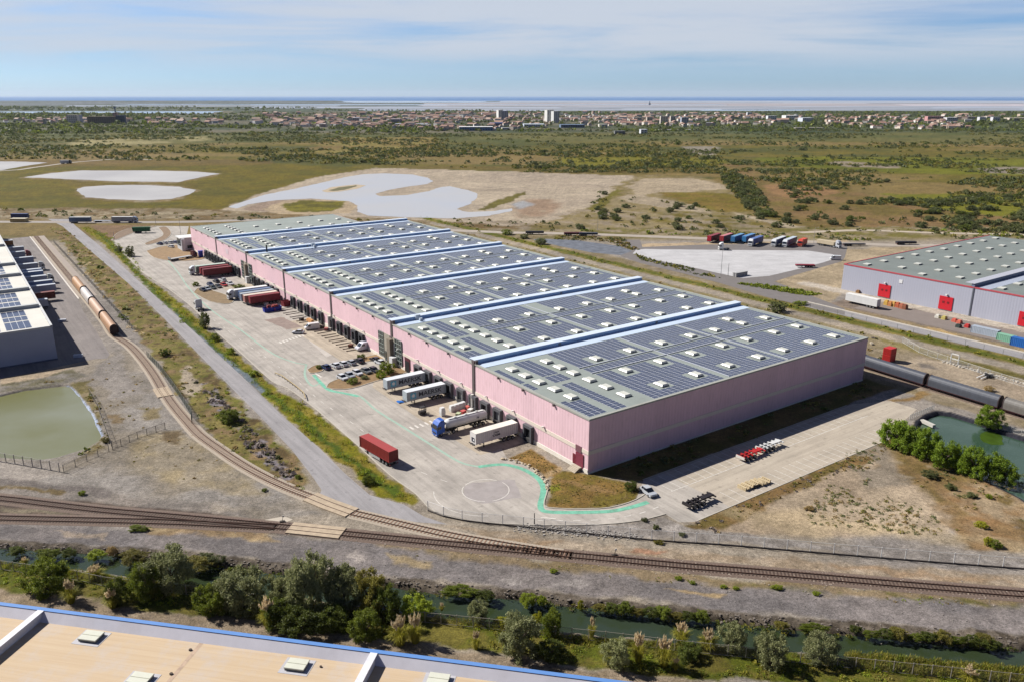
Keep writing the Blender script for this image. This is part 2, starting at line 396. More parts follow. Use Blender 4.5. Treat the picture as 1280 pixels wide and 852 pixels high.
# sand flats round the big pan
paint(px((280, 262), (320, 244), (395, 222), (470, 210), (640, 215), (795, 220), (790, 236), (745, 258), (712, 268), (690, 276), (640, 283), (560, 277), (450, 272), (400, 270), (300, 264)), (188, 174, 154), 2, 3, 16, c2=(178, 164, 146), c2s=40)
paint(px((300, 262), (330, 252), (360, 250), (350, 262), (330, 266)), (158, 140, 124), 2, 2, 10)
paint(px((640, 264), (655, 250), (690, 249), (702, 258), (682, 271), (650, 273)), (160, 138, 118), 6, 3, 14)
paint(px((640, 255), (652, 251), (668, 255), (650, 262)), (172, 172, 172), 3, 2, 14)
paint(px((325, 262), (350, 253), (380, 249), (430, 251), (448, 257), (440, 266), (400, 268), (350, 268)), (182, 164, 138), 1.5, 2, 9)
paint(px((352, 256), (375, 250.5), (425, 252), (434, 256), (415, 264), (372, 266), (355, 261)), (124, 116, 50), 1.5, 3, 9, c2=(98, 92, 42), c2s=8)
paint(px((596, 263), (618, 251), (655, 240), (658, 243), (634, 254), (606, 264)), (112, 104, 56), 1, 2, 8)
# dunes and bars right of it
paint(px((772, 232), (800, 219), (870, 221), (912, 232), (935, 262), (960, 285), (900, 290), (640, 290), (700, 272), (745, 255)), (132, 118, 78), 3, 5, 16, c2=(150, 136, 106), c2s=9)
paint(px((782, 233), (806, 223), (862, 223), (903, 230), (910, 237), (862, 240), (812, 242), (798, 247)), (178, 163, 140), 1.5, 3, 16)
paint(px((768, 248), (792, 243), (835, 250), (880, 258), (892, 266), (852, 264), (800, 255)), (172, 158, 136), 1.5, 3, 12)
paint(px((820, 241), (860, 240.5), (905, 242), (938, 250), (940, 264), (900, 266), (862, 256)), (120, 108, 52), 2, 3, 14, c2=(132, 112, 64), c2s=12)
paint(px((735, 262), (770, 236), (778, 238), (758, 256), (745, 268)), (116, 108, 54), 1.5, 3, 9)
paint(px((830, 262), (900, 268), (960, 284), (900, 288), (820, 276)), (120, 108, 56), 2, 4, 12, c2=(150, 138, 112), c2s=9)
paint(px((915, 265), (1000, 283), (1040, 290), (1000, 290), (930, 272)), (182, 168, 146), 1.5, 2, 12)
# brown rough ground on the right
paint(px((905, 206), (935, 206), (965, 232), (1060, 232), (1100, 252), (1290, 262), (1400, 262), (1400, 289), (1150, 287), (1020, 285), (968, 275), (950, 250), (930, 225)), (136, 112, 80), 5, 7, 30, c2=(118, 104, 62), c2s=30)
paint(px((1105, 243), (1280, 243), (1400, 246), (1400, 258), (1250, 270), (1160, 262)), (120, 118, 50), 4, 6, 24)
paint(px((960, 231), (1010, 231), (1060, 240), (1000, 250), (965, 242)), (150, 120, 88), 4, 6, 24)
paint(px((560, 287), (1300, 283), (1400, 283), (1400, 293), (1080, 299), (560, 296)), (156, 142, 118), 1.5, 3, 10, c2=(120, 112, 66), c2s=7)
paint(px((640, 264), (780, 262), (960, 284), (960, 291), (600, 290)), (160, 146, 126), 1, 2, 8, cov=.42, cs=9)
# --- the estate: near ground
paint(px((790, 305), (1060, 300), (1056, 345), (1000, 352), (870, 345)), (196, 176, 148), 1, 1.5, 8)
paint(ab((130, 180), (60, 180), (72, 205), (72, 330), (110, 330), (150, 230)), (190, 172, 144), 1, 2, 8, c2=(170, 154, 128), c2s=12)
paint(ab((105, 176), (73, 182), (70, 190), (95, 186)), (108, 112, 52), .8, 1.5, 5, c2=(130, 120, 70), c2s=4)
# strip beside the right hand side of the warehouse: rubble, path, ditch, verge
paint(ab((310, 106), (-80, 106), (-80, 175), (250, 175), (310, 150)), (160, 146, 124), 1, 1, 6, c2=(142, 128, 100), c2s=7)
paint(ab((290, 108), (5, 107), (5, 128), (100, 131), (290, 128)), (150, 134, 104), 1, 2, 6, c2=(122, 112, 66), c2s=6)
paint(ab((300, 113), (-60, 113), (-60, 116), (300, 117)), (186, 172, 150), .5, .8, 5, op=.5)
paint(ab((330, 145), (-90, 145), (-90, 151.5), (330, 151.5)), (138, 126, 84), .8, 1.6, 5, c2=(150, 138, 112), c2s=4)
paint(ab((-6, 150), (-90, 150), (-90, 146), (-6, 146)), (112, 104, 58), .8, 1.2, 4, cov=.6, cs=4)
paint(ab((340, 151.5), (-90, 151.5), (-90, 158), (340, 158)), (176, 163, 146), .5, .7, 6, c2=(160, 150, 136), c2s=8)
paint(ab((370, 158.5), (-90, 158.5), (-90, 165.8), (370, 166)), (112, 110, 48), .7, 1.0, 5, c2=(138, 124, 70), c2s=4)
paint(ab((370, 161), (-90, 161), (-90, 164), (370, 164)), (86, 96, 36), .7, 1.0, 4, op=.8)
paint(ab((60, 173.5), (-90, 173.5), (-90, 205), (60, 205)), (150, 134, 120), 1, 1, 8, c2=(138, 126, 116), c2s=10)
paint(ab((60, 173), (-90, 173), (-90, 178), (60, 178)), (158, 140, 110), .6, .8, 5)
paint(ab((90, 198), (-90, 198), (-90, 206), (90, 206)), (206, 194, 178), .6, 1, 5)
paint(px((1140, 412), (1160, 408), (1200, 418), (1180, 424)), (200, 170, 120), .6, .8, 3, op=.7)
paint(ab((2, 112), (-90, 112), (-90, 143), (2, 143)), (184, 168, 146), 1, 1, 8, c2=(168, 152, 132), c2s=12)
paint(px((1150, 452), (1166, 455), (1176, 462), (1150, 460)), (140, 130, 120), .8, 1, 4)
# shaded dry lawn, then the verge and waste ground in front of the right road
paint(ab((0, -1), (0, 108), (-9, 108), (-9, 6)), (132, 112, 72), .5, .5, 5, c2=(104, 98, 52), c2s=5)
paint(px((1150, 497), (1163, 494), (1158, 488), (1120, 500), (1100, 508)), (146, 120, 82), .6, 1, 4)
paint(ab((-26, 2), (-26, 90), (-32, 96), (-60, 90), (-60, 40), (-33, 2)), (188, 170, 146), 1, 1.5, 10, c2=(172, 154, 132), c2s=10)
paint(ab((-28, -1), (-28, 82), (-32, 82), (-32, 20), (-34, 2)), (138, 112, 76), .7, 1.2, 5, c2=(112, 98, 58), c2s=4)
paint(px((1098, 552), (1120, 540), (1290, 620), (1330, 690), (1220, 690), (1180, 640), (1110, 590)), (150, 124, 90), 2, 3, 9, c2=(122, 104, 66), c2s=6, cov=.75)
paint(px((1160, 605), (1330, 600), (1330, 690), (1240, 690)), (148, 118, 84), 2, 3, 9, c2=(176, 156, 128), c2s=6, cov=.6)
paint(px((1050, 540), (1110, 560), (1140, 600), (1090, 610), (1060, 580)), (150, 138, 122), 1.5, 2, 6, cov=.6)
paint(px((900, 640), (960, 660), (1150, 676), (1330, 700), (1330, 690), (1000, 640)), (196, 176, 142), 2, 2, 8, op=.6)
paint(px((1086, 537), (1100, 532), (1108, 538), (1102, 545), (1090, 545)), (132, 104, 70), .4, .4, 3)
# dry lawns at the near corner of the building
paint(px((634, 573), (664, 560), (702, 586), (698, 596), (679, 592), (655, 580)), (152, 122, 76), .4, .3, 3, c2=(138, 112, 68), c2s=4)
paint(px((688, 598), (704, 587), (735, 592), (790, 603), (800, 613), (795, 624), (762, 634), (700, 635), (684, 634), (688, 615)), (146, 118, 70), .4, .3, 3, c2=(124, 110, 56), c2s=5)
paint(px((686, 604), (700, 602), (702, 612), (690, 614)), (122, 122, 48), .5, .8, 3)
paint(px((676, 594), (700, 582), (704, 585), (684, 597)), (186, 160, 122), .4, .3, 3)
paint(px((700, 598), (745, 607), (770, 616), (768, 618), (735, 610), (700, 601)), (170, 138, 96), .5, .5, 3, op=.8)
# strip below the yard fence: rubble
paint(px((500, 612), (545, 640), (600, 654), (700, 664), (820, 672), (1000, 684), (1290, 712), (1290, 704), (1000, 676), (860, 658), (832, 648), (760, 656), (680, 656), (600, 652), (540, 638), (505, 610)), (150, 142, 134), .6, .8, 3, c2=(178, 170, 162), c2s=2)
paint(px((560, 655), (700, 672), (900, 690), (1290, 720), (1290, 742), (960, 712), (760, 693), (620, 676)), (182, 166, 146), 1, 1.2, 5, c2=(164, 146, 124), c2s=5)
paint(px((640, 672), (700, 678), (680, 684), (600, 672)), (170, 142, 112), 1, 1.2, 4, op=.7)
paint(px((1040, 706), (1180, 716), (1280, 728), (1180, 724), (1040, 711)), (176, 148, 118), .8, 1.2, 4, op=.7)
paint(px((796, 684), (835, 690), (825, 693), (790, 689)), (168, 128, 104), .4, .8, 2, op=.8)
# railway land: dark ballast, brown verge, grey track along the canal
paint(px((-300, 590), (0, 606), (110, 614), (200, 622), (330, 640), (330, 646), (0, 626), (-300, 604)), (158, 148, 138), 1, 1.5, 6, c2=(142, 134, 126), c2s=6)
paint(px((-300, 583), (0, 598), (70, 603), (150, 612), (140, 622), (60, 612), (0, 606), (-300, 592)), (128, 120, 114), .8, 1, 5)
paint(px((0, 606), (60, 611), (110, 616), (106, 620), (60, 616), (0, 611)), (124, 108, 78), .5, 1, 3, cov=.6, cs=3)
paint(px((-300, 606), (0, 617), (120, 628), (250, 640), (350, 652), (430, 661), (430, 672), (330, 664), (180, 656), (0, 652), (-300, 650)), (112, 98, 86), .8, .6, 4, c2=(94, 82, 74), c2s=3)
paint(px((0, 634), (80, 636), (100, 640), (40, 641), (0, 640)), (128, 118, 100), .6, .8, 4)
paint(px((420, 664), (620, 690), (760, 706), (960, 724), (1300, 750), (1300, 764), (960, 736), (760, 724), (620, 706), (500, 690), (430, 676)), (150, 132, 106), 1, 1.2, 6, c2=(136, 120, 92), c2s=5)
paint(px((900, 728), (1060, 740), (1300, 758), (1300, 764), (1060, 748), (900, 734)), (112, 106, 62), .8, 1.2, 4, cov=.55, cs=5)
paint(px((430, 672), (640, 690), (960, 722), (1300, 750), (1300, 742), (960, 714), (640, 680), (440, 662)), (140, 122, 106), .5, .4, 3, c2=(122, 104, 90), c2s=2)
paint(px((-300, 652), (0, 655), (200, 664), (330, 668), (430, 674), (560, 694), (700, 712), (960, 735), (1300, 765), (1300, 792), (960, 768), (760, 748), (600, 732), (480, 718), (330, 700), (200, 686), (0, 674), (-300, 664)), (140, 132, 128), 1, 1.2, 6, c2=(126, 120, 118), c2s=8)
paint(px((75, 664), (135, 668), (130, 674), (80, 670)), (172, 156, 138), .5, 1, 3, op=.8)
paint(px((180, 655), (340, 664), (350, 678), (250, 668), (160, 662)), (176, 156, 122), .8, 1.2, 4, c2=(150, 128, 100), c2s=4)
paint(px((425, 687), (450, 690), (460, 700), (440, 702), (425, 694)), (178, 168, 160), .5, 1.2, 2, cov=.6, cs=2)
paint(px((480, 692), (540, 700), (530, 708), (490, 702)), (168, 150, 120), .6, 1, 4)
paint(px((830, 736), (910, 742), (900, 746), (850, 740)), (176, 154, 120), .3, .4, 3)
paint(px((640, 720), (740, 728), (720, 734), (600, 724)), (164, 156, 150), .5, 1, 3, cov=.5, cs=3)
# waste triangle on the left, worn tracks
paint(px((110, 470), (150, 440), (190, 480), (230, 540), (330, 600), (390, 640), (330, 640), (200, 620), (60, 600), (80, 585), (120, 560)), (160, 153, 145), 1.5, 2, 10, c2=(150, 140, 126), c2s=12)
paint(px((170, 545), (225, 540), (300, 590), (330, 615), (240, 610), (160, 590)), (166, 150, 118), 2, 2, 8, op=.8, c2=(160, 148, 128), c2s=5)
paint(px((175, 510), (200, 508), (205, 522), (180, 525)), (140, 126, 96), 1, 1.2, 4)
paint(px((136, 518), (152, 518), (150, 530), (138, 528)), (132, 114, 88), .8, 1, 3)
paint(px((205, 540), (225, 538), (222, 555), (205, 552)), (118, 102, 78), .8, 1, 3)
paint(px((120, 455), (150, 440), (160, 470), (185, 492), (140, 498), (120, 480)), (158, 150, 142), 1, 1.2, 5)
paint(px((84, 478), (112, 476), (130, 540), (128, 560), (100, 575), (122, 545)), (142, 128, 100), .8, 1, 3, c2=(116, 106, 66), c2s=3, cov=.8)
paint(px((0, 470), (90, 462), (110, 470), (84, 478), (0, 490)), (138, 132, 124), .6, 1, 3, c2=(112, 106, 84), c2s=3)
paint(px((0, 462), (30, 460), (118, 446), (136, 440), (60, 470), (0, 480)), (182, 164, 140), .3, .3, 3)
# rough green strip between the branch line and the service road
LS = [(60, 284), (85, 288), (130, 326), (180, 372), (215, 412), (262, 462), (300, 502), (345, 548), (386, 592), (392, 606), (380, 612), (345, 600), (300, 575), (262, 545), (240, 515), (228, 495), (190, 440), (150, 388), (115, 348), (80, 306)]
paint(px(*LS), (136, 124, 76), .8, 1.2, 5, c2=(112, 110, 54), c2s=5)
paint(px(*LS), (146, 124, 92), .8, 1.2, 5, cov=.46, cs=5)
paint(px(*LS), (104, 88, 60), .6, 1.0, 4, cov=.36, cs=3, seed=8)
paint(px((236, 470), (262, 478), (320, 540), (372, 596), (360, 600), (318, 572), (300, 545), (262, 505)), (150, 142, 146), .6, 1.2, 3, cov=.42, cs=3)
paint(px((232, 455), (250, 480), (245, 495), (232, 490), (222, 470)), (182, 168, 148), .6, 1, 3)
# ditch between the service road and the yard
DT = [(112, 284), (140, 300), (152, 316), (178, 345), (208, 365), (238, 390), (262, 414), (290, 437), (324, 467), (350, 489), (380, 504), (402, 520), (425, 540), (450, 562), (487, 597), (522, 623), (515, 630), (470, 620), (440, 588), (400, 560), (352, 516), (310, 474), (266, 432), (226, 394), (185, 358), (130, 306), (100, 284)]
paint(px(*DT), (128, 124, 38), .5, .7, 4, c2=(140, 126, 58), c2s=4)
paint(strip(smooth_line(px((122, 290), (150, 318), (200, 372), (262, 428), (300, 462), (350, 502), (420, 560), (500, 620))), 1.1), (84, 100, 34), .7, 1.0, 4)
paint(strip(smooth_line(px((216, 392), (245, 420), (275, 444), (310, 472), (330, 490))), .9), (128, 138, 148), .4, .6, 4, op=.9, cov=.75)
paint(px((113, 282), (185, 282), (190, 286), (150, 300), (138, 302), (125, 290)), (140, 116, 92), .5, .5, 4)
paint(px((182, 318), (215, 310), (240, 312), (262, 322), (240, 326), (200, 326)), (150, 124, 90), .4, .5, 4)
# yard islands
paint(ab((84, -22.5), (84, -3), (76.5, -3), (76.5, -14), (79, -24)), (150, 126, 86), .3, .3, 3)
# banks of the canal and its south verge
paint(px((-300, 664), (0, 674), (200, 686), (330, 699), (480, 720), (620, 733), (760, 748), (960, 768), (1300, 793), (1300, 818), (1080, 798), (900, 780), (700, 757), (560, 744), (400, 725), (280, 711), (180, 701), (0, 688), (-300, 676)), (80, 72, 62), .5, .6, 3, c2=(116, 106, 94), c2s=1.5)  # dark stony bank; the shade of its slope is painted into the colour too
paint(px((-300, 690), (0, 703), (130, 716), (300, 738), (500, 765), (700, 790), (900, 803), (1060, 820), (1300, 840), (1300, 870), (900, 850), (800, 842), (500, 800), (300, 775), (0, 740), (-300, 716)), (112, 104, 52), .5, .7, 4, c2=(92, 98, 34), c2s=3)
paint(px((-300, 720), (0, 738), (100, 748), (300, 776), (480, 800), (700, 832), (860, 848), (1000, 880), (1300, 920), (1000, 930), (0, 800), (-300, 760)), (158, 142, 122), .6, .8, 4, c2=(146, 130, 108), c2s=3)
# relief: canal, ponds, ditch are really cut into the ground
CANAL = [(-300, 676), (0, 688), (60, 690), (180, 701), (280, 711), (400, 726), (500, 739), (560, 745), (700, 757), (780, 765), (900, 779), (960, 785), (1080, 797), (1180, 808), (1300, 818), (1300, 841), (1180, 829), (1060, 820), (1000, 815), (900, 803), (770, 795), (700, 789), (600, 778), (500, 764), (400, 750), (270, 734), (130, 716), (70, 708), (0, 702), (-300, 688)]
CANALW = [at(u, v, -.7) for u, v in CANAL]
paint(CANALW, (60, 60, 44), 1.5, .4, 5, height=-2.4)
LPOND = [(-120, 506), (0, 496), (30, 489), (78, 483), (86, 484), (100, 500), (114, 520), (124, 545), (121, 551), (105, 561), (70, 572), (50, 574), (0, 571), (-150, 566)]
LPW = [at(u, v, -.5) for u, v in LPOND]
paint(LPW, (60, 60, 44), 1.2, .15, 5, height=-2.0)
RPOND = [(1152, 532), (1164, 523), (1175, 519.5), (1188, 521), (1220, 531), (1250, 543), (1300, 558), (1400, 640), (1330, 660), (1280, 625), (1230, 600), (1180, 568), (1150, 548)]
RPW = [at(u, v, -.8) for u, v in RPOND]
paint(RPW, (58, 60, 66), .8, .2, 5, op=.9)
C_edge = None
paint(RPW, (60, 60, 44), 1.4, .1, 5, height=-2.4)
def _liner(poly, c, wd):
    ring = [(p[0], p[1]) for p in poly]
    xs = np.array([p[0] for p in ring]); ys = np.array([p[1] for p in ring])
    sel = np.nonzero((X > xs.min()-4) & (X < xs.max()+4) & (Y > ys.min()-4) & (Y < ys.max()+4))[0]
    d = np.abs(sdist(X[sel], Y[sel], ring)); m = np.clip((wd-d)/.4, 0, 1)
    C[sel] = C[sel]*(1-m[:, None])+np.array(alb(*c))[None, :]*m[:, None]
_liner(RPW, (56, 56, 64), 2.0)
paint(strip(smooth_line(px((80, 482), (87, 484), (101, 500), (115, 520), (125, 545))), .75), (176, 186, 206), .25, .1, 2)
paint(strip(smooth_line(px((122, 551), (105, 562), (70, 574), (50, 577), (0, 574))), .5), (150, 142, 130), .4, .4, 2, cov=.7, cs=2)
# grain of every kind of ground, larger over rough land
g1 = fbm(X, Y, 1.6, 71, 5); g2 = fbm(X, Y, 9, 77, 5); g3 = fbm(X, Y, 30, 79, 3)
C *= (1+(g1-.5)*.55+(g2-.5)*.45+(g3-.5)*.3)[:, None]
lum = C.mean(1, keepdims=True); C = np.clip((lum+(C-lum)*np.where(Y < 430, 1.07, 1.14)[:, None])*.82, .006, .8)
def grid_faces(nr, nc):
    i = np.arange(nr*nc).reshape(nr, nc)
    return np.stack([i[:-1, :-1], i[:-1, 1:], i[1:, 1:], i[1:, :-1]], -1).reshape(-1, 4)
F = grid_faces(nr, nc)
gm = bpy.data.materials.new('earth'); gm.use_nodes = True; nt = gm.node_tree; N = nt.nodes; Lk = nt.links
b = N['Principled BSDF']; b.inputs['Roughness'].default_value = .95; b.inputs['Specular IOR Level'].default_value = .1
at_ = N.new('ShaderNodeAttribute'); at_.attribute_name = 'soil'
tc = N.new('ShaderNodeTexCoord')
out = at_.outputs['Color']
for s_, lo, hi, dt in ((1.5, .6, 1.4, 6), (.4, .78, 1.22, 7), (4.5, .5, 1.5, 4), (.09, .86, 1.14, 4)):
    n = N.new('ShaderNodeTexNoise'); n.inputs['Scale'].default_value = s_; n.inputs['Detail'].default_value = dt; n.inputs['Roughness'].default_value = .7
    Lk.new(tc.outputs['Object'], n.inputs['Vector'])
    r = N.new('ShaderNodeMapRange'); r.inputs[1].default_value = .3; r.inputs[2].default_value = .7; r.inputs[3].default_value = lo; r.inputs[4].default_value = hi
    Lk.new(n.outputs['Fac'], r.inputs[0])
    vm = N.new('ShaderNodeVectorMath'); vm.operation = 'SCALE'; Lk.new(out, vm.inputs[0]); Lk.new(r.outputs[0], vm.inputs['Scale']); out = vm.outputs[0]
for s_, thr, mul, ph in ((.9, .63, .55, 3.0), (1.7, .66, 1.45, 9.0), (.35, .66, .72, 21.0)):      # weeds, pale pebbles, damp patches
    mp_ = N.new('ShaderNodeMapping'); mp_.inputs['Location'].default_value = (ph, ph*2, 0); Lk.new(tc.outputs['Object'], mp_.inputs[0])
    n = N.new('ShaderNodeTexNoise'); n.inputs['Scale'].default_value = s_; n.inputs['Detail'].default_value = 6; n.inputs['Roughness'].default_value = .75; Lk.new(mp_.outputs[0], n.inputs['Vector'])
    r = N.new('ShaderNodeMapRange'); r.inputs[1].default_value = thr-.05; r.inputs[2].default_value = thr+.03; r.inputs[3].default_value = 1; r.inputs[4].default_value = mul; Lk.new(n.outputs['Fac'], r.inputs[0])
    vm = N.new('ShaderNodeVectorMath'); vm.operation = 'SCALE'; Lk.new(out, vm.inputs[0]); Lk.new(r.outputs[0], vm.inputs['Scale']); out = vm.outputs[0]
Lk.new(out, b.inputs['Base Color'])
n = N.new('ShaderNodeTexNoise'); n.inputs['Scale'].default_value = 5; n.inputs['Detail'].default_value = 4; Lk.new(tc.outputs['Object'], n.inputs['Vector'])
bp = N.new('ShaderNodeBump'); bp.inputs['Strength'].default_value = .5; bp.inputs['Distance'].default_value = .12; Lk.new(n.outputs['Fac'], bp.inputs['Height']); Lk.new(bp.outputs[0], b.inputs['Normal'])
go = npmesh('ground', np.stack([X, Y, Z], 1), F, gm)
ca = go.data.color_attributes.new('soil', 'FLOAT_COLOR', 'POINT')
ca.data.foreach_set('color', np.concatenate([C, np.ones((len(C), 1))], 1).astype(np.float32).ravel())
tag(go, kind='structure')
# ------------------------------------------------------------------ flat sheets of the setting
def sheet(name, poly, m, z, kind='structure', rag=0, step=0, seed=3):
    if rag:
        q = resample(poly+[poly[0]], step or 3)[:-1]
        q = np.array(q); n1 = fbm(q[:, 0], q[:, 1], rag*4, seed); n2 = fbm(q[:, 0], q[:, 1], rag*4, seed+5)
        q = np.stack([q[:, 0]+(n1-.5)*rag*2, q[:, 1]+(n2-.5)*rag*2], 1); poly = [tuple(p) for p in q]
    mb = MB(); mb.add([(x, y, z) for x, y in poly], [tuple(range(len(poly)))])
    o = mb.build(name, m)
    # make the face look up
    if o.data.polygons[0].normal.z < 0: o.data.flip_normals()
    return tag(o, kind=kind)
def ribbon(name, line, hw, m, z, kind='structure', parent=None):
    mb = MB(); q = strip(line, hw); n = len(line)
    mb.add([(x, y, z) for x, y in q], [(i, 2*n-1-i, 2*n-2-i, i+1) for i in range(n-1)])
    o = mb.build(name, m, parent)
    if o.data.polygons[0].normal.z < 0: o.data.flip_normals()
    if kind: tag(o, kind=kind)
    return o
canal_m = watermat((56, 68, 36), .12, .15, .08, .3, .25, c2=(56, 68, 56))
sheet('canal_water', strip(smooth_line([((p[0]+q[0])/2, (p[1]+q[1])/2) for p, q in zip(CANALW[:15:2], CANALW[:14:-1][:15:2])], 2), 7.5), canal_m, -1.6) if False else None
cw = MB(); top = CANALW[:15]; bot = CANALW[15:][::-1]
A = smooth_line(top, 4); B = smooth_line(bot, 4); A = [(p[0], p[1]+.9) for p in A]; B = [(p[0], p[1]-.9) for p in B]
cw.add([(x, y, -.7) for x, y in A+B[::-1]], [tuple(range(len(A)+len(B)))]); o = cw.build('canal_water', canal_m); 
if o.data.polygons[0].normal.z < 0: o.data.flip_normals()
tag(o, kind='structure')
def grow(poly, d):
    cx = sum(p[0] for p in poly)/len(poly); cy = sum(p[1] for p in poly)/len(poly); out = []
    for x, y in poly:
        l = math.hypot(x-cx, y-cy); out.append((x+(x-cx)/l*d, y+(y-cy)/l*d))
    return out
sheet('pond_water', grow(LPW, .9), watermat((128, 128, 84), .2, .08, .04, .2, .15, c2=(140, 142, 118)), -.5)
sheet('pond_water', grow(RPW, 1.0), watermat((58, 84, 66), .12, .12, .06, .22, .15, c2=(72, 94, 80)), -.8)
sheet('pond_algae', [at(u, v, -.8) for u, v in ((1221, 540), (1232, 537), (1246, 542), (1252, 548), (1250, 555), (1238, 556), (1226, 552), (1220, 546))], watermat((62, 84, 20), .6, .2, .5, .1, .1), -.79, 'stuff', 1.6, 1.0)
salt = watermat((198, 196, 194), .6, .04, .012, .12, .0, c2=(178, 176, 176))
for q_ in (((30, 222), (62, 217), (100, 213.5), (245, 214.5), (276, 217.5), (222, 229), (150, 228), (80, 225)), ((93, 236.5), (105, 233), (180, 230.5), (225, 233), (246, 238), (215, 250.5), (180, 252.5), (108, 248.5))): pass
sheet('salt_lake', px((-300, 207), (0, 202), (30, 202.5), (61, 203.5), (30, 208), (0, 213.5), (-300, 222)), salt, .06, rag=3, step=6)
sheet('salt_lake', px((30, 222), (62, 217), (100, 213.5), (180, 213.5), (245, 215), (274, 217.5), (250, 222), (222, 228), (150, 227), (80, 224)), salt, .06, rag=3, step=5)
sheet('salt_lake', px((95, 236.5), (105, 234), (135, 232), (180, 231.5), (225, 234), (244, 238), (238, 243), (215, 249), (180, 251), (140, 249.5), (108, 247), (99, 242)), salt, .06, rag=2, step=4)
for q_ in ((((282, 259.5), (330, 243), (405, 227), (480, 216), (540, 221), (600, 242), (590, 262), (640, 260), (640, 265), (570, 275), (462, 271), (446, 266), (447, 256), (390, 248), (310, 257)),)): pass
big = [(285, 259), (305, 252), (330, 244), (370, 236), (405, 228), (430, 222), (455, 218), (480, 217), (515, 218.5), (535, 222.5), (541, 227), (534, 230.5), (510, 233.5), (485, 238), (468, 243), (474, 245.5), (505, 244.5), (535, 239.5), (550, 234.5), (562, 233), (585, 238), (596, 242), (596, 248), (586, 256), (570, 262), (585, 265.5), (618, 264), (640, 261), (640, 264), (612, 270), (570, 273.5), (510, 272), (462, 270), (446, 265), (447, 257), (436, 252), (390, 248.5), (345, 250.5), (310, 256), (296, 261)]
sheet('salt_lake', px(*big), watermat((192, 192, 194), .55, .04, .015, .15, .0, c2=(184, 188, 196)), .06, rag=1.6, step=3)
sheet('sand_island', px((402, 239), (415, 234), (445, 231), (458, 232), (448, 236), (425, 240), (410, 241)), M((186, 168, 140), .95, .15, .2), .10, rag=1.5, step=3)
sheet('island_grass', px((410, 238.5), (425, 234.5), (446, 232), (447, 233), (432, 237.5), (418, 239.5)), M((104, 98, 60), .95, .3, .3), .14, rag=1.5, step=2)
# the sea, lagoons and salt flats out towards the horizon
def band(name, x0, x1, y0, y1, m, z, rag=120, step=150):
    return sheet(name, [(x0, y0), (x1, y0), (x1, y1), (x0, y1)], m, z, rag=rag, step=step, seed=int(abs(x0)+y0) % 97)
seam = watermat((48, 108, 168), .5, .06, .0003, .2, .0, c2=(60, 122, 180))
mb = MB(); mb.add([(-140000, 15500, .5), (140000, 13500, .5), (160000, 160000, .5), (-160000, 160000, .5)], [(0, 1, 2, 3)]); tag(mb.build('sea', seam), kind='structure')
flat1 = watermat((176, 178, 184), .4, .08, .002, .4, 0, c2=(160, 168, 182)); flat2 = watermat((190, 180, 178), .5, .06, .002, .3, 0, c2=(176, 168, 172)); lag = watermat((150, 172, 196), .25, .06, .002, .5, 0, c2=(166, 184, 204))
for i, (u0, u1, v0, v1, m) in enumerate([(420, 1400, 138.5, 133.5, flat1), (560, 1500, 133.3, 129.6, flat2), (300, 900, 132.0, 130.8, lag), (880, 1010, 139.0, 137.3, lag), (640, 1500, 129.3, 126.1, flat1), (430, 640, 128.6, 126.4, lag), (-400, 262, 142.4, 139.6, lag), (80, 420, 133.5, 132.4, flat1), (150, 330, 131.4, 130.7, lag), (330, 560, 135.8, 133.8, flat1), (1130, 1290, 133.0, 131.0, watermat((206, 196, 200), .5, .04, .002, .3, 0))]):
    y0 = at(640, v0)[1]; y1 = at(640, v1)[1]
    def xx(u, y): return (u-640)/FOC*(y*math.cos(PITCH)+CAMH*math.sin(PITCH))
    sheet('salt_flat' if m is not lag else 'lagoon', [(xx(u0, y0), y0), (xx(u1, y0), y0), (xx(u1, y1), y1), (xx(u0, y1), y1)], m, .3+.08*i, rag=(y1-y0)*.25, step=90, seed=i)
for i, (u0, u1, v) in enumerate([(560, 1280, 131.7), (700, 1180, 135.2), (900, 1300, 137.0), (460, 800, 136.8), (1080, 1400, 129.9), (600, 1000, 129.2)]):
    y = at(640, v)[1]; s = (y*math.cos(PITCH)+CAMH*math.sin(PITCH))/FOC
    ln = [((u-640)*s, y*(1+.012*math.sin(u*.03+i))) for u in range(u0, u1, 20)]
    ribbon('salt_pan_dike', ln, y*.008, M((122, 118, 112), .9, .3, .01), 1.4+.1*i)
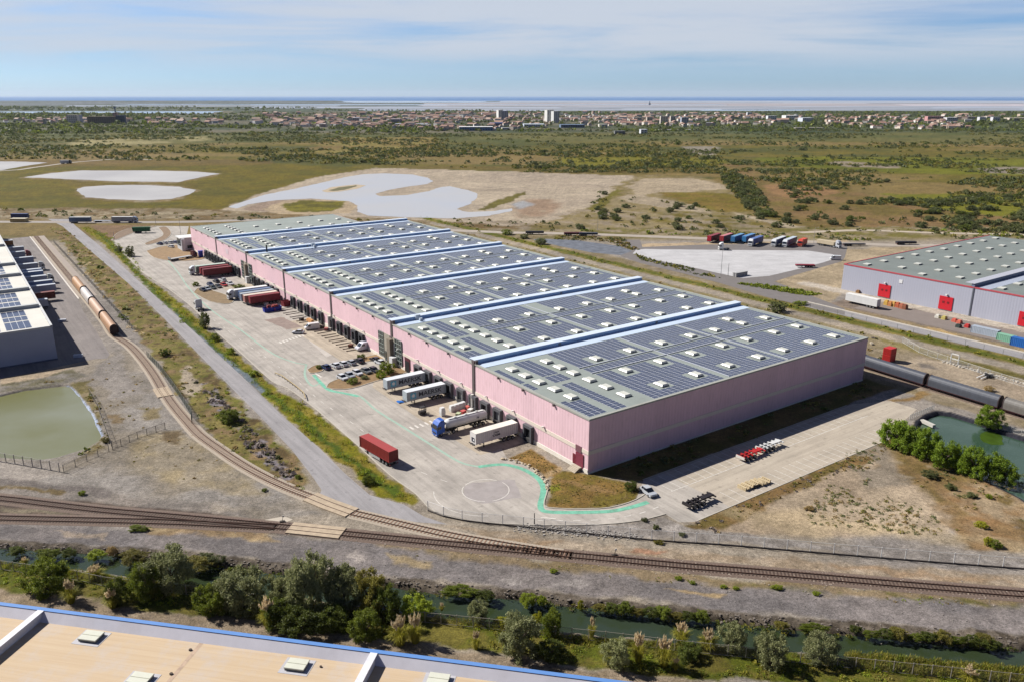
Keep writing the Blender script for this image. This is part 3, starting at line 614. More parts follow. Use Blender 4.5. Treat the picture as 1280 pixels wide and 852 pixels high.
# ================================================================== roads and the yard
def asphalt(c, ang, patch=.18, slab=0):
    """worn tarmac: grain, broad patches, wheel streaks along the traffic, oil spots, thin joints"""
    m = bpy.data.materials.new('tarmac'); m.use_nodes = True; nt = m.node_tree; N = nt.nodes; Lk = nt.links
    b = N['Principled BSDF']; b.inputs['Roughness'].default_value = .9; b.inputs['Specular IOR Level'].default_value = .2
    tc = N.new('ShaderNodeTexCoord'); mp = N.new('ShaderNodeMapping'); mp.vector_type = 'POINT'; mp.inputs['Rotation'].default_value = (0, 0, -ang); Lk.new(tc.outputs['Object'], mp.inputs[0])
    st = N.new('ShaderNodeMapping'); st.inputs['Scale'].default_value = (.035, .7, 1); Lk.new(mp.outputs[0], st.inputs[0])
    f = None
    for vec, sc_, dt, lo, hi, amp0, amp1 in ((mp.outputs[0], .12, 7, .35, .65, 1-patch, 1+patch*.6), (mp.outputs[0], 2.2, 5, .3, .7, .92, 1.07), (mp.outputs[0], 12, 2, .3, .7, .93, 1.07), (st.outputs[0], 1.0, 6, .42, .72, 1.05, .76), (mp.outputs[0], .55, 3, .60, .70, 1.0, .72)):
        n = N.new('ShaderNodeTexNoise'); n.inputs['Scale'].default_value = sc_; n.inputs['Detail'].default_value = dt; n.inputs['Roughness'].default_value = .65; Lk.new(vec, n.inputs['Vector'])
        r = N.new('ShaderNodeMapRange'); r.inputs[1].default_value = lo; r.inputs[2].default_value = hi; r.inputs[3].default_value = amp0; r.inputs[4].default_value = amp1; Lk.new(n.outputs['Fac'], r.inputs[0])
        if f is None: f = r.outputs[0]
        else:
            q = N.new('ShaderNodeMath'); q.operation = 'MULTIPLY'; Lk.new(f, q.inputs[0]); Lk.new(r.outputs[0], q.inputs[1]); f = q.outputs[0]
    if slab:
        br = N.new('ShaderNodeTexBrick'); br.inputs['Scale'].default_value = 1.0; br.inputs['Mortar Size'].default_value = .05; br.inputs['Brick Width'].default_value = slab; br.inputs['Row Height'].default_value = slab; br.offset = 0
        br.inputs['Color1'].default_value = (1, 1, 1, 1); br.inputs['Color2'].default_value = (.93, .93, .93, 1); br.inputs['Mortar'].default_value = (.72, .72, .72, 1); Lk.new(mp.outputs[0], br.inputs['Vector'])
        q = N.new('ShaderNodeMath'); q.operation = 'MULTIPLY'; Lk.new(f, q.inputs[0]); Lk.new(br.outputs['Color'], q.inputs[1]); f = q.outputs[0]
    vm = N.new('ShaderNodeVectorMath'); vm.operation = 'SCALE'; vm.inputs[0].default_value = alb(*c); Lk.new(f, vm.inputs['Scale']); Lk.new(vm.outputs[0], b.inputs['Base Color'])
    return m
ASPH = asphalt((187, 179, 169), TH, .2)
ASPH2 = asphalt((164, 160, 160), TH, .08)
ASPD = M((128, 122, 119), .9, .1, .4, 0, .15, .2, .2)
CONC = asphalt((196, 182, 162), TH, .12, 6)
PAVE = asphalt((206, 204, 204), .2, .08, 9)
WHT = M((228, 222, 212), .8, .25, 1.2, 0, 0, .55); TURQ = M((120, 190, 162), .8, .3, .8, 0, 0, .7); TURQF = M((166, 192, 174), .85, .1, .6, 0, 0, .5)
KERB = M((196, 188, 174), .9, .1, 1)
yard = px((139, 299), (142, 306), (150, 311), (160, 322), (180, 342), (210, 361), (240, 384), (265, 410), (300, 440), (340, 476), (360, 485), (381, 500), (402, 517), (425, 537), (448, 557), (487, 593), (520, 617), (545, 640), (600, 652), (640, 655.5), (680, 656), (752, 655), (800, 650), (832, 642), (848, 652))
yard += ab((-28, 3.5), (-28, 14), (-9.3, 14), (-9.3, 8)) + px((795, 624), (762, 634), (720, 635.6), (700, 635.5), (686, 634), (680, 629), (683, 617), (685, 606), (678, 597), (665, 586), (650, 577), (634, 573))
yard += ab((22, -8), (22, 0), (331, 0)) + px((232, 300), (236, 283), (190, 282.5), (172, 286), (152, 291))
sheet('yard_asphalt', yard, ASPH, .008)
rr = ab((-28, 14), (-28, 77), (-24.5, 84), (-21.5, 97), (-14, 97), (-9.3, 86), (-9.3, 14))
sheet('side_road', rr, asphalt((192, 180, 163), TH-PI/2, .1), .008)
sheet('loading_apron', ab((22, 0), (86, 0), (86, -10), (78, -14.5), (50, -15), (22, -14)), CONC, .014)
sheet('loading_apron', ab((103, 0), (160, 0), (160, -12), (103, -12)), CONC, .014)
sheet('loading_apron', ab((190, 0), (232, 0), (232, -13), (190, -13)), CONC, .014)
svc = px((60, 274), (78, 283), (110, 311), (160, 354), (205, 398), (242, 436), (290, 485), (330, 525), (365, 562), (392, 597), (402, 612), (396, 624), (420, 634), (450, 640), (520, 652), (560, 655), (530, 645), (505, 630), (462, 618), (430, 590), (400, 560), (355, 521), (310, 477), (266, 436), (225, 398), (185, 362), (128, 310), (95, 283), (86, 274))
sheet('service_road', svc, ASPH2, .02)
sheet('far_road', strip(smooth_line(px((-400, 279), (-100, 278), (0, 277.5), (120, 278), (240, 277.5), (330, 275), (440, 277)), 3), 4.5), M((160, 150, 140), .9, .1, .2), .035)
sheet('far_road', strip(smooth_line(px((560, 288), (600, 289.5), (640, 291), (700, 292), (760, 293.8), (900, 299), (1000, 302), (1080, 305), (1140, 307), (1300, 307), (1500, 308)), 3), 4.0), M((176, 164, 150), .9, .1, .2), .035)
sheet('pale_track', strip(smooth_line(px((1000, 291), (1080, 288), (1160, 291), (1300, 294)), 3), 3.0), M((186, 172, 152), .9, .1, .2), .03)
sheet('marsh_road', strip(smooth_line(px((-200, 222), (0, 214), (40, 210), (85, 204), (120, 201), (150, 199), (190, 200)), 3), 3.5), M((176, 166, 152), .9, .1, .1), .07)
sheet('lorry_park', px((791, 317), (795, 312.5), (806, 311.5), (880, 312.5), (1010, 313.5), (1040, 318), (1048, 322), (1030, 328), (1000, 336), (962, 345), (928, 348), (895, 341), (850, 331), (812, 324)), PAVE, .03)
sheet('lorry_park_road', px((780, 300), (800, 300), (803, 309), (880, 306), (1030, 304), (1060, 306), (1056, 322), (1052, 327), (1000, 342), (968, 352), (1000, 364), (1056, 386), (1056, 394), (960, 372), (900, 354), (850, 341), (800, 329), (776, 320), (776, 312), (788, 306)), ASPD, .022)
sheet('east_road', ab((66, 166.5), (-90, 166.5), (-90, 173), (66, 173)), ASPH2, .02)
sheet('east_apron', ab((50, 180), (-90, 180), (-90, 198), (50, 197)), M((138, 126, 118), .9, .08, .3, 0, .1, .3), .02)
sheet('west_apron', ab((243, -67.6), (430, -67.6), (430, -85), (159, -85), (159, -150))+px((-60, 486), (0, 473), (60, 461), (118, 448.5), (134, 447.5), (137, 443), (121, 415), (104, 389)), asphalt((142, 134, 130), TH, .12), .02)
sheet('rail_strip', ab((246, -67), (430, -67), (430, -60), (246, -60)), M((168, 154, 142), .9, .08, .4, 0, .1, .25), .016)
sheet('retention_basin', px((666, 300), (672, 298.5), (720, 300.5), (775, 308), (790, 314), (776, 319), (740, 316), (700, 308)), watermat((104, 108, 116), .6, .15, .3, .2, .1, c2=(128, 132, 140)), .03)
mb = MB(); mb.prism(ab((243, -67.6), (430, -67.6), (430, -67.1), (243, -67.1)), 0, .16); tag(mb.build('kerb', M((226, 218, 206))), kind='structure')
mb = MB(); mb.prism(ab((66, 173), (-90, 173), (-90, 173.5), (66, 173.5)), 0, .3); tag(mb.build('kerb', M((214, 206, 192))), kind='structure')
def kerbline(line, w=.22, h=.13, m=KERB):
    mb = MB(); q = strip(line, w/2); n = len(line)
    for i in range(n-1):
        mb.add([(*q[i], 0), (*q[i+1], 0), (*q[2*n-2-i], 0), (*q[2*n-1-i], 0), (*q[i], h), (*q[i+1], h), (*q[2*n-2-i], h), (*q[2*n-1-i], h)],
               [(4, 5, 6, 7), (0, 1, 5, 4), (2, 3, 7, 6)])
    return tag(mb.build('kerb', m), kind='structure')
kerbline(smooth_line(px((142, 306), (160, 322), (180, 342), (210, 361), (240, 384), (265, 410), (300, 440), (340, 476), (360, 485), (381, 500), (402, 517), (425, 537), (448, 557), (487, 593), (520, 617), (545, 640), (600, 652), (680, 656), (752, 655), (800, 650), (832, 642)), 3))
kerbline(smooth_line(px((634, 573), (650, 577), (665, 586), (678, 597), (685, 606), (683, 617), (680, 629), (686, 634), (720, 635.6), (762, 634), (795, 624), (812, 612)), 3))
kerbline(ab((-28.1, 4), (-28.1, 77), (-24.6, 84)), .22, .08)
kerbline(ab((-9.1, 8), (-9.1, 84)), .2, .1)
def isle(name, pts, c, c2, z=.10):
    P = smooth_line(px(*(pts+[pts[0]])), 3)[:-1]
    kerbline(P+[P[0]], .25, .16)
    return sheet(name, P, M(c, .95, .25, .5, 0, .4, .35), z)
isle('verge_island', [(408, 484), (412, 478), (430, 471), (460, 464), (500, 458), (512, 462), (500, 468), (470, 476), (440, 485), (418, 486)], (146, 118, 82), None)
isle('verge_island', [(384, 462), (392, 457), (400, 456), (404, 462), (398, 465), (388, 466)], (146, 118, 82), None)
isle('verge_island', [(440, 450), (470, 443), (500, 437), (512, 440), (504, 452), (480, 448), (458, 452)], (160, 130, 88), None)
isle('verge_island', [(183, 314), (205, 308), (238, 306), (256, 312), (258, 322), (240, 326), (212, 326), (192, 322)], (156, 128, 92), None)
isle('verge_island', [(198, 285), (208, 284), (214, 292), (206, 300), (186, 306), (182, 304), (200, 297), (204, 292)], (142, 118, 92), None)
isle('verge_island', [(160, 286), (185, 284), (196, 283), (170, 290), (148, 299), (140, 300), (146, 292)], (134, 112, 90), None)
isle('verge_island', [(242, 366), (252, 360), (290, 372), (286, 380), (262, 377)], (140, 118, 86), None)
# painted lines
lines = MB(); Zl = .020
def stripe(p, q, w=.14, z=Zl, mb=None):
    dx, dy = q[0]-p[0], q[1]-p[1]; l = math.hypot(dx, dy) or 1; nx, ny = -dy/l*w/2, dx/l*w/2
    (mb or lines).add([(p[0]-nx, p[1]-ny, z), (q[0]-nx, q[1]-ny, z), (q[0]+nx, q[1]+ny, z), (p[0]+nx, p[1]+ny, z)], [(0, 1, 2, 3)])
def dashes(line, on, off, w=.14, mb=None):
    pts = resample(line, .5); n = int(on/.5); m_ = int((on+off)/.5)
    for i in range(0, len(pts)-n, m_): stripe(pts[i], pts[i+n], w, mb=mb)
for b in range(10, 84, 1):
    if b % 1: continue
bb = 9.5
while bb < 82:
    stripe(L(-9.6, bb), L(-16.5, bb), .13)
    if 16 < bb < 76: stripe(L(-27.8, bb), L(-22.6, bb), .13)
    bb += 2.6
stripe(L(-16.5, 9), L(-16.5, 82), .16)
ys = smooth_line(px((232, 372), (262, 396), (300, 424), (340, 452), (372, 476), (400, 500), (440, 528), (480, 558), (520, 586), (560, 602)))
dashes(ys, 2, 4, .15)
dashes(smooth_line(px((672, 650), (720, 650), (760, 648), (800, 641), (830, 630))), 1.5, 2, .2)
dashes(smooth_line(px((676, 646), (700, 648))), 3, 1, .3)
for i in range(7): stripe(at(512+i*6.2, 533-i*1.9), at(517+i*6.2, 536-i*1.9), .55)
for i in range(8): stripe(at(349+i*4, 427-i*1.3), at(352+i*4, 429-i*1.3), .6)
stripe(at(412, 487), at(425, 482), .7); stripe(at(394, 466), at(402, 471), .6)
stripe(at(220, 307), at(244, 303), .4)
c0 = at(607, 612)
for i in range(40):
    if i in (5, 6, 17, 30, 31): continue
    a0, a1 = 2*PI*i/40, 2*PI*(i+1)/40
    stripe((c0[0]+5*math.cos(a0), c0[1]+5*math.sin(a0)), (c0[0]+5*math.cos(a1), c0[1]+5*math.sin(a1)), .16)
for i in range(20, 30):
    a0, a1 = .16*i, .16*(i+1)
    stripe((c0[0]+11*math.cos(a0), c0[1]+11*math.sin(a0)), (c0[0]+11*math.cos(a1), c0[1]+11*math.sin(a1)), .16)
for a0 in np.arange(56, 84, 2.6): pass
tag(lines.build('road_marking', WHT), kind='structure')
for i in range(9):
    pass
bay = MB()
for a_ in np.arange(104, 160, 1.75): stripe(L(a_, -1.2), L(a_+.0, -8.5), .1, .026, bay) if int(a_*2) % 3 else None
tag(bay.build('bay_marking', M((84, 70, 58), .9)), kind='structure')
gl = smooth_line(px((383, 455), (381, 467), (385, 477), (392, 482), (402, 478), (408, 486), (420, 490), (448, 494), (470, 512), (505, 534), (540, 556), (575, 577), (600, 583)))
ribbon('painted_walkway', gl, .35, TURQF, .0235); 
ribbon('painted_walkway', smooth_line(px((392, 468), (402, 479), (412, 487), (430, 491), (448, 495))), .55, TURQ, .0265)
ribbon('painted_walkway', smooth_line(px((598, 583), (625, 580), (645, 583), (662, 590), (674, 599), (679, 609), (678, 620), (675.5, 630), (678, 637), (690, 639.5), (720, 639.8), (762, 638.5), (790, 633), (810, 627))), .62, TURQ, .0265)
ribbon('painted_walkway', smooth_line(px((205, 320), (222, 340), (236, 360), (262, 386), (300, 412), (338, 440), (366, 452), (383, 455))), .3, TURQF, .0235)
# darker patched strips of newer tarmac
sheet('tarmac_patch', px((332, 400), (352, 396), (378, 408), (360, 412)), M((150, 132, 122), .9, .2, .5, 0, 0, .5), .0295, rag=1.2, step=2)
sheet('tarmac_patch', px((585, 600), (640, 598), (650, 620), (600, 628), (575, 615)), M((170, 162, 158), .9, .12, .5, 0, 0, .4), .0125, rag=2, step=2)
sheet('tarmac_patch', px((378, 418), (400, 414), (424, 440), (408, 446)), M((198, 190, 180), .9, .1, .5, 0, 0, .3), .0125)
# ================================================================== railway
RAIL = M((96, 66, 50), .55, .3, 1.0, .3); SLP = M((84, 66, 56), .9, .3, 1.0); SLPC = M((150, 120, 100), .9, .2, 1.0); BAL = M((118, 100, 88), .95, .3, 3, 0, .3); BALL = M((178, 164, 146), .95, .2, 3, 0, .3)
slproto = {}
def railway(line, label, sm, bal, bw=2.1, nparts=100, z0=.14, rusty=RAIL, sps=.62):
    t = empty('railway_track', (0, 0, 0), 0, label, 'railway track', 'railway tracks crossing the site')
    if bal:
        q = strip(line, bw); q2 = strip(line, bw-.7); n = len(line); mb = MB()
        V = [(*p, .015) for p in q]+[(*p, z0-.05) for p in q2]; F = []
        for i in range(n-1):
            F += [(2*n+i, 2*n+i+1, 4*n-2-i, 4*n-1-i), (i, i+1, 2*n+i+1, 2*n+i), (2*n-1-i, 4*n-1-i, 4*n-2-i, 2*n-2-i)]
        mb.add(V, F); o = mb.build('ballast_bed', bal); tag(o, kind='structure')
    for s in (-1, 1):
        q = strip(line, s*.78+.045, -(s*.78-.045)); n = len(line); mb = MB(); V = [(*p, z0) for p in q]+[(*p, z0+.16) for p in q]
        F = []
        for i in range(n-1): F += [(2*n+i, 2*n+i+1, 4*n-2-i, 4*n-1-i), (i, i+1, 2*n+i+1, 2*n+i), (2*n-1-i, 4*n-1-i, 4*n-2-i, 2*n-2-i)]
        mb.add(V, F); mb.build('rail', rusty, t)
    pts = resample(line, sps); idx = list(range(1, len(pts)-1))
    idx.sort(key=lambda i: math.hypot(pts[i][0], pts[i][1]) if abs(pts[i][0]/(pts[i][1]+35)) < .68 else 1e4)
    if sm not in slproto:
        mb = MB(); mb.box(-.13, .13, -1.3, 1.3, 0, .14); slproto[sm] = mb.build('sleeper', sm, t).data; first = bpy.data.objects['sleeper']
        bpy.data.objects.remove(KIDS[t.name].pop())
    rest = MB()
    for k, i in enumerate(idx):
        p, q = pts[i], pts[i+1]; ang = math.atan2(q[1]-p[1], q[0]-p[0])
        if k < nparts:
            o = bpy.data.objects.new('sleeper', slproto[sm]); link(o, t); o.location = (p[0], p[1], z0-.14); o.rotation_euler = (0, 0, ang)
        else: rest.cbox(p[0], p[1], z0-.14, .26, 2.6, .14, ang)
    if rest.v: tag(rest.build('sleepers', sm, t), kind='stuff')
    return t
main = smooth_line(px((-250, 604), (-100, 615), (0, 623), (60, 630), (130, 638), (220, 646), (300, 653.5), (360, 659.5), (430, 667), (500, 674), (620, 685.5), (700, 693), (770, 699.5), (860, 708), (960, 716), (1120, 730), (1280, 743), (1420, 753)), 5)
railway(main, 'long rusty main railway line passing in front of the pink warehouse', SLP, BAL, 2.2)
railway(smooth_line(px((-250, 640), (-100, 644), (0, 647.5), (130, 650.5), (220, 653), (290, 656.5), (345, 659)), 5), 'second rusty track beside the canal track road, joining the main line', SLP, BAL, 2.1)
branch = px((716, 694.5), (660, 686), (620, 679.5), (560, 668.5), (500, 655), (460, 645.5), (437, 640), (412, 631), (388, 621), (360, 610), (330, 596), (300, 579), (275, 562), (250, 544), (235, 528), (218, 508), (204, 488), (192, 468), (178, 449), (162, 432))+ab((178, -65.2), (200, -64.6), (240, -64.4), (300, -64.4), (430, -64.4))
railway(smooth_line(branch, 5), 'curving branch track with pale sleepers leading under the orange wagons', SLPC, BALL, 2.0, sps=.8)
railway(smooth_line(ab((12, 118.5), (0, 117.3), (-14, 115.8), (-30, 115.0), (-60, 113.6), (-90, 112.8)), 4), 'siding under the dark covered wagons behind the warehouse', SLP, BAL, 2.0)
def crossing(line, w, label):
    t = empty('level_crossing', (0, 0, 0), 0, label, 'level crossing')
    for nm, l0, l1 in (('centre_slab', .70, .70), ('outer_slab', 2.0, -.9), ('outer_slab', -.9, 2.0)):
        q = strip(line, l0, l1); mb = MB(); n = len(line)
        mb.prism(q, .02, .27); mb.build(nm, M((192, 172, 146), .85, .15, 1.2, 0, 0, .6), t)
    return t
crossing(px((362, 659.8), (395, 663.2), (428, 666.8)), 2, 'tan concrete slab crossing on the main line')
crossing(px((440, 641), (412, 631), (388, 621)), 2, 'long tan slab crossing on the curving branch track by the service road')
crossing(px((204, 488), (201, 494), (199, 499)) if False else px((207, 495.5), (200, 485)), 2, 'short slab crossing on the branch track near the green pond')
def point_lever(u, v, label):
    x, y = at(u, v); t = empty('point_lever', (x, y, 0), .3, label, 'point lever', 'point levers beside the rails')
    mb = MB(); mb.box(-.5, .5, -.25, .25, 0, .3).tube((0, 0, .3), (.2, 0, 1.1), .05, 6); mb.build('lever_frame', M((70, 60, 52)), t)
    mb = MB(); mb.cbox(.25, 0, 1.1, .35, .12, .3); mb.build('lever_weight', M((190, 186, 180)), t)
point_lever(353, 652, 'dark point lever left of the tan slab crossing'); point_lever(768, 694, 'dark point lever beside the main line right of the yard')
sheet('slab_pad', px((330, 650), (352, 645), (364, 650), (350, 655)), M((196, 184, 166)), .03, rag=.8, step=1)
# ================================================================== fences
MESH = bpy.data.materials.new('wire_mesh'); MESH.use_nodes = True
def meshmat(c, opac):
    key = ('mesh', c, opac)
    if key in _MC: return _MC[key]
    m = bpy.data.materials.new('wire_mesh'); m.use_nodes = True; nt = m.node_tree; b = nt.nodes['Principled BSDF']
    b.inputs['Base Color'].default_value = (*alb(*c), 1)
    t = nt.nodes.new('ShaderNodeBsdfTransparent'); ms = nt.nodes.new('ShaderNodeMixShader'); ms.inputs[0].default_value = opac
    nt.links.new(t.outputs[0], ms.inputs[1]); nt.links.new(b.outputs[0], ms.inputs[2]); nt.links.new(ms.outputs[0], nt.nodes['Material Output'].inputs['Surface'])
    _MC[key] = m; return m
def fence(line, label, h=2.0, step=4.0, pc=(226, 224, 220), mc=(200, 200, 200), opac=.16, base=None, rails=2, pr=.07, zb=0, name='mesh_fence'):
    t = empty(name, (0, 0, 0), 0, label, 'fence'); pts = resample(line, step)
    pm = M(pc, .5); mb = MB(); mb.tube((0, 0, 0), (0, 0, h+.1), pr, 6); first = None
    for i, p in enumerate(pts[:100]):
        if first is None:
            o = mb.build('post', pm, t); first = o
        else: o = first.copy(); link(o, t)
        o.location = (p[0], p[1], zb)
    mb = MB()
    for p, q in zip(pts, pts[1:]): mb.add([(*p, zb+.08), (*q, zb+.08), (*q, zb+h), (*p, zb+h)], [(0, 1, 2, 3)])
    mb.build('wire_mesh', meshmat(mc, opac), t)
    mb = MB()
    for p, q in zip(pts, pts[1:]):
        for k in range(rails): mb.tube((*p, zb+h-k*(h-.1)), (*q, zb+h-k*(h-.1)), .035, 4)
    mb.build('top_rail', pm, t)
    if base:
        mb = MB()
        for p, q in zip(pts, pts[1:]): mb.add([(*p, 0), (*q, 0), (*q, .3), (*p, .3)], [(0, 1, 2, 3)])
        mb2 = MB(); qq = strip(pts, .1); n = len(pts)
        mb2.prism(qq, 0, .25) if n < 3 else None
        kb = MB()
        for i in range(n-1): kb.add([(*qq[i], 0), (*qq[i+1], 0), (*qq[2*n-2-i], 0), (*qq[2*n-1-i], 0), (*qq[i], .28), (*qq[i+1], .28), (*qq[2*n-2-i], .28), (*qq[2*n-1-i], .28)], [(4, 5, 6, 7), (0, 1, 5, 4), (2, 3, 7, 6)])
        kb.build('footing', M(base, .9), t)
    return t
fence(smooth_line(px((535, 638), (560, 647), (600, 653), (640, 657), (727, 666), (815, 675), (900, 680.5), (960, 685.5), (1135, 700), (1280, 711), (1400, 720)), 4), 'long fence of tall white posts between the yard and the main railway line', 2.2, 4.1, base=(92, 84, 78), opac=.13, pr=.08)
fence(px((-60, 703), (0, 711), (100, 725), (135, 733), (240, 743), (350, 760), (530, 777), (620, 786), (700, 796), (752, 801), (842, 812), (940, 822), (1100, 838), (1200, 848), (1300, 858)), 'rusty grey fence along the near bank of the canal', 1.9, 2.6, (168, 160, 146), (150, 142, 128), .22, zb=-.05)
fence(px((-60, 568), (0, 576), (35, 582), (80, 590)), 'row of concrete fence posts below the green pond', 2.2, 2.6, (176, 168, 160), (150, 146, 140), .15, pr=.1)
fence(px((80, 590), (140, 562)), 'short run of fence right of the pond corner', 1.8, 3, (140, 134, 126), (120, 118, 112), .14)
fence(px((112, 492), (122, 508), (141, 562)), 'wire fence along the right side of the green pond', 1.8, 3, (150, 140, 128), (120, 118, 112), .14)
fence(px((141, 562), (172, 548), (213, 534)), 'low wire fence and gate from the pond to the branch track', 1.8, 2.4, (120, 112, 100), (110, 106, 98), .16)
fence(px((240, 529), (240, 520), (222, 492), (200, 462), (182, 444)), 'dark green panel fence beside the curving branch track', 2.0, 2.4, (66, 78, 70), (70, 88, 82), .38)
fence(ab((182, -58.6), (250, -58.5), (330, -58.5), (400, -58.5)), 'dark fence between the orange wagons and the green strip', 1.8, 4, (80, 76, 70), (80, 80, 76), .3)
fence(px((1128, 428), (1150, 441), (1180, 451), (1222, 465), (1250, 474), (1290, 486)), 'pale wire fence between the storage ground and the far path', 1.9, 3.6, (214, 214, 210), (200, 200, 200), .14)
fence(px((1137, 524), (1150, 519), (1168, 511)), 'low white railing at the corner of the dark pond', 1.3, 1.0, (232, 230, 224), (220, 220, 216), .3, rails=3)
fence(px((1250, 536), (1265, 540), (1300, 551)), 'grey rail fence behind the round tree by the dark pond', 1.4, 2.4, (190, 188, 184), (180, 180, 178), .2)
fence(ab((60, 166.2), (-90, 166.2)), 'fence along the grey road behind the green ditch', 1.6, 6, (150, 150, 150), (160, 160, 162), .12, name='mesh_fence')
def footrail(pts, label):
    t = empty('guard_rail', (0, 0, 0), 0, label, 'guard rail'); P = px(*pts); first = None
    for p in resample(P, 2.0):
        if first is None:
            mb = MB(); mb.box(-.06, .06, -.06, .06, 0, .8); first = o = mb.build('post', M((150, 130, 96)), t)
        else: o = first.copy(); link(o, t)
        o.location = (*p, 0)
    mb = MB()
    for p, q in zip(P, P[1:]): mb.tube((*p, .7), (*q, .7), .12, 6)
    mb.build('rail_beam', M((186, 164, 116)), t)
footrail([(344, 468), (352, 471), (372, 486), (380, 493), (382, 500)], 'yellowish guard rail at the edge of the yard above the ditch')
# ================================================================== buildings
RZ = TH-PI/2
PINK = ribbed((246, 209, 216), 1.0, .09, .55, .5, 'Y', .2, 5.0)
PINKX = ribbed((246, 209, 216), 1.0, .09, .55, .5, 'X', .2, 5.0)
BAND = M((246, 232, 216), .6, .05, .4); PLINTH = M((250, 242, 228), .85, .06, .6, 0, 0, .25)
ROOF = M((152, 160, 154), .85, .10, .15, 0, 0, .35); COPE = M((176, 176, 166), .6, .08, .3, 0, 0, .3)
FWALL = M((176, 212, 252), .5, .08, .2, 0, 0, .25); FSTRIP = M((212, 228, 248), .5, .05, .2, 0, 0, .25); FCAP = M((222, 234, 250), .5, .05, .2)
DARKC = M((104, 92, 92), .7); SKYL = M((222, 221, 208), .35, .05, .5); SKC = M((150, 152, 148), .7)
DGREY = M((92, 92, 96), .7, .1, .8); DBLK = M((30, 31, 36), .6); LGREY = M((150, 152, 152), .7)
GLASS = Mglass((44, 58, 60)); FRAME = M((150, 158, 150), .6); MAROON = M((120, 34, 50), .55)
WL, WD, WH, MOD = 328.5, 106.0, 13.0, 46.9
wh = empty('warehouse', (*L(0, 0), 0), RZ, 'huge pink warehouse with a roof covered in solar panels and skylights', 'warehouse')
LASTD = 82.0   # the far bay is shallower
mb = MB()
mb.box(0, WD, 0, 6*MOD, 0, WH-.12); mb.box(0, LASTD, 6*MOD, WL, 0, WH-.12)
mats = [PINK, PINKX]
mb.mi = []
for f in mb.f:
    p = [mb.v[i] for i in f]; mb.mi.append(1 if abs(p[0][1]-p[1][1]) < 1e-6 and abs(p[0][1]-p[2][1]) < 1e-6 else 0)
mb.build('wall', mats, wh)
mb = MB()
for k in range(7):
    d = WD if k < 6 else LASTD
    mb.box(.55, d-.55, k*MOD+.55, min((k+1)*MOD, WL)-.35, WH-.12, WH)
mb.build('roof', ROOF, wh)
mb = MB()
mb.box(-.12, .55, -.12, WL, WH-.3, WH+.1); mb.box(.55, WD+.12, -.12, .55, WH-.3, WH+.1); mb.box(WD-.55, WD+.12, .55, 6*MOD, WH-.3, WH+.1)
mb.box(.55, LASTD, WL-.5, WL, WH-.3, WH+.1)
mb.build('parapet', COPE, wh)
mb = MB(); mb.box(-.10, 0, 0, WL, 4.55, 5.5); mb.box(-.10, WD, -.10, 0, 4.55, 5.5); mb.build('wall_band', BAND, wh)
mb = MB(); mb.box(-.14, 0, 0, WL, 0, 1.0); mb.build('plinth', PLINTH, wh); mb = MB(); mb.box(-.14, WD, -.14, 0, 0, .35); mb.build('plinth', PLINTH, wh)
# fire walls across the roof: membrane strip, standing wall, pale cap
for k in range(1, 7):
    y = k*MOD; d = WD
    mb = MB(); mb.box(.2, d-.2, y-.9, y+.35, WH-.1, WH+1.0); o = mb.build('fire_wall', FWALL, wh)
    mb = MB(); mb.box(-.05, d+.1, y-1.0, y+1.7, WH+1.0, WH+1.11); mb.build('wall_cap', FCAP, o)
    mb = MB(); mb.box(.3, d-.3, y-4.9, y-.9, WH, WH+.08); mb.build('gutter_membrane', FSTRIP, o)
    mb = MB(); mb.box(-.22, 0, y-.95, y+.15, 5.5 if k in (2, 5) else 1.0, WH+.9); mb.box(-.05, .7, y-1.5, y+.6, WH-.6, WH+1.0); mb.build('wall_joint', DARKC, o)
    for q in (28, 66): 
        mb = MB(); mb.box(q, q+.9, y-.98, y-.9, WH+.15, WH+.75); mb.build('drain_box', LGREY, o)
for k in range(7):
    for q in (12, 24, 34.5):
        a_ = k*MOD+q
        if a_ > WL: continue
        mb = MB(); mb.box(-.5, -.12, a_, a_+.45, WH-.75, WH-.2); mb.build('rain_hopper', DARKC, wh)
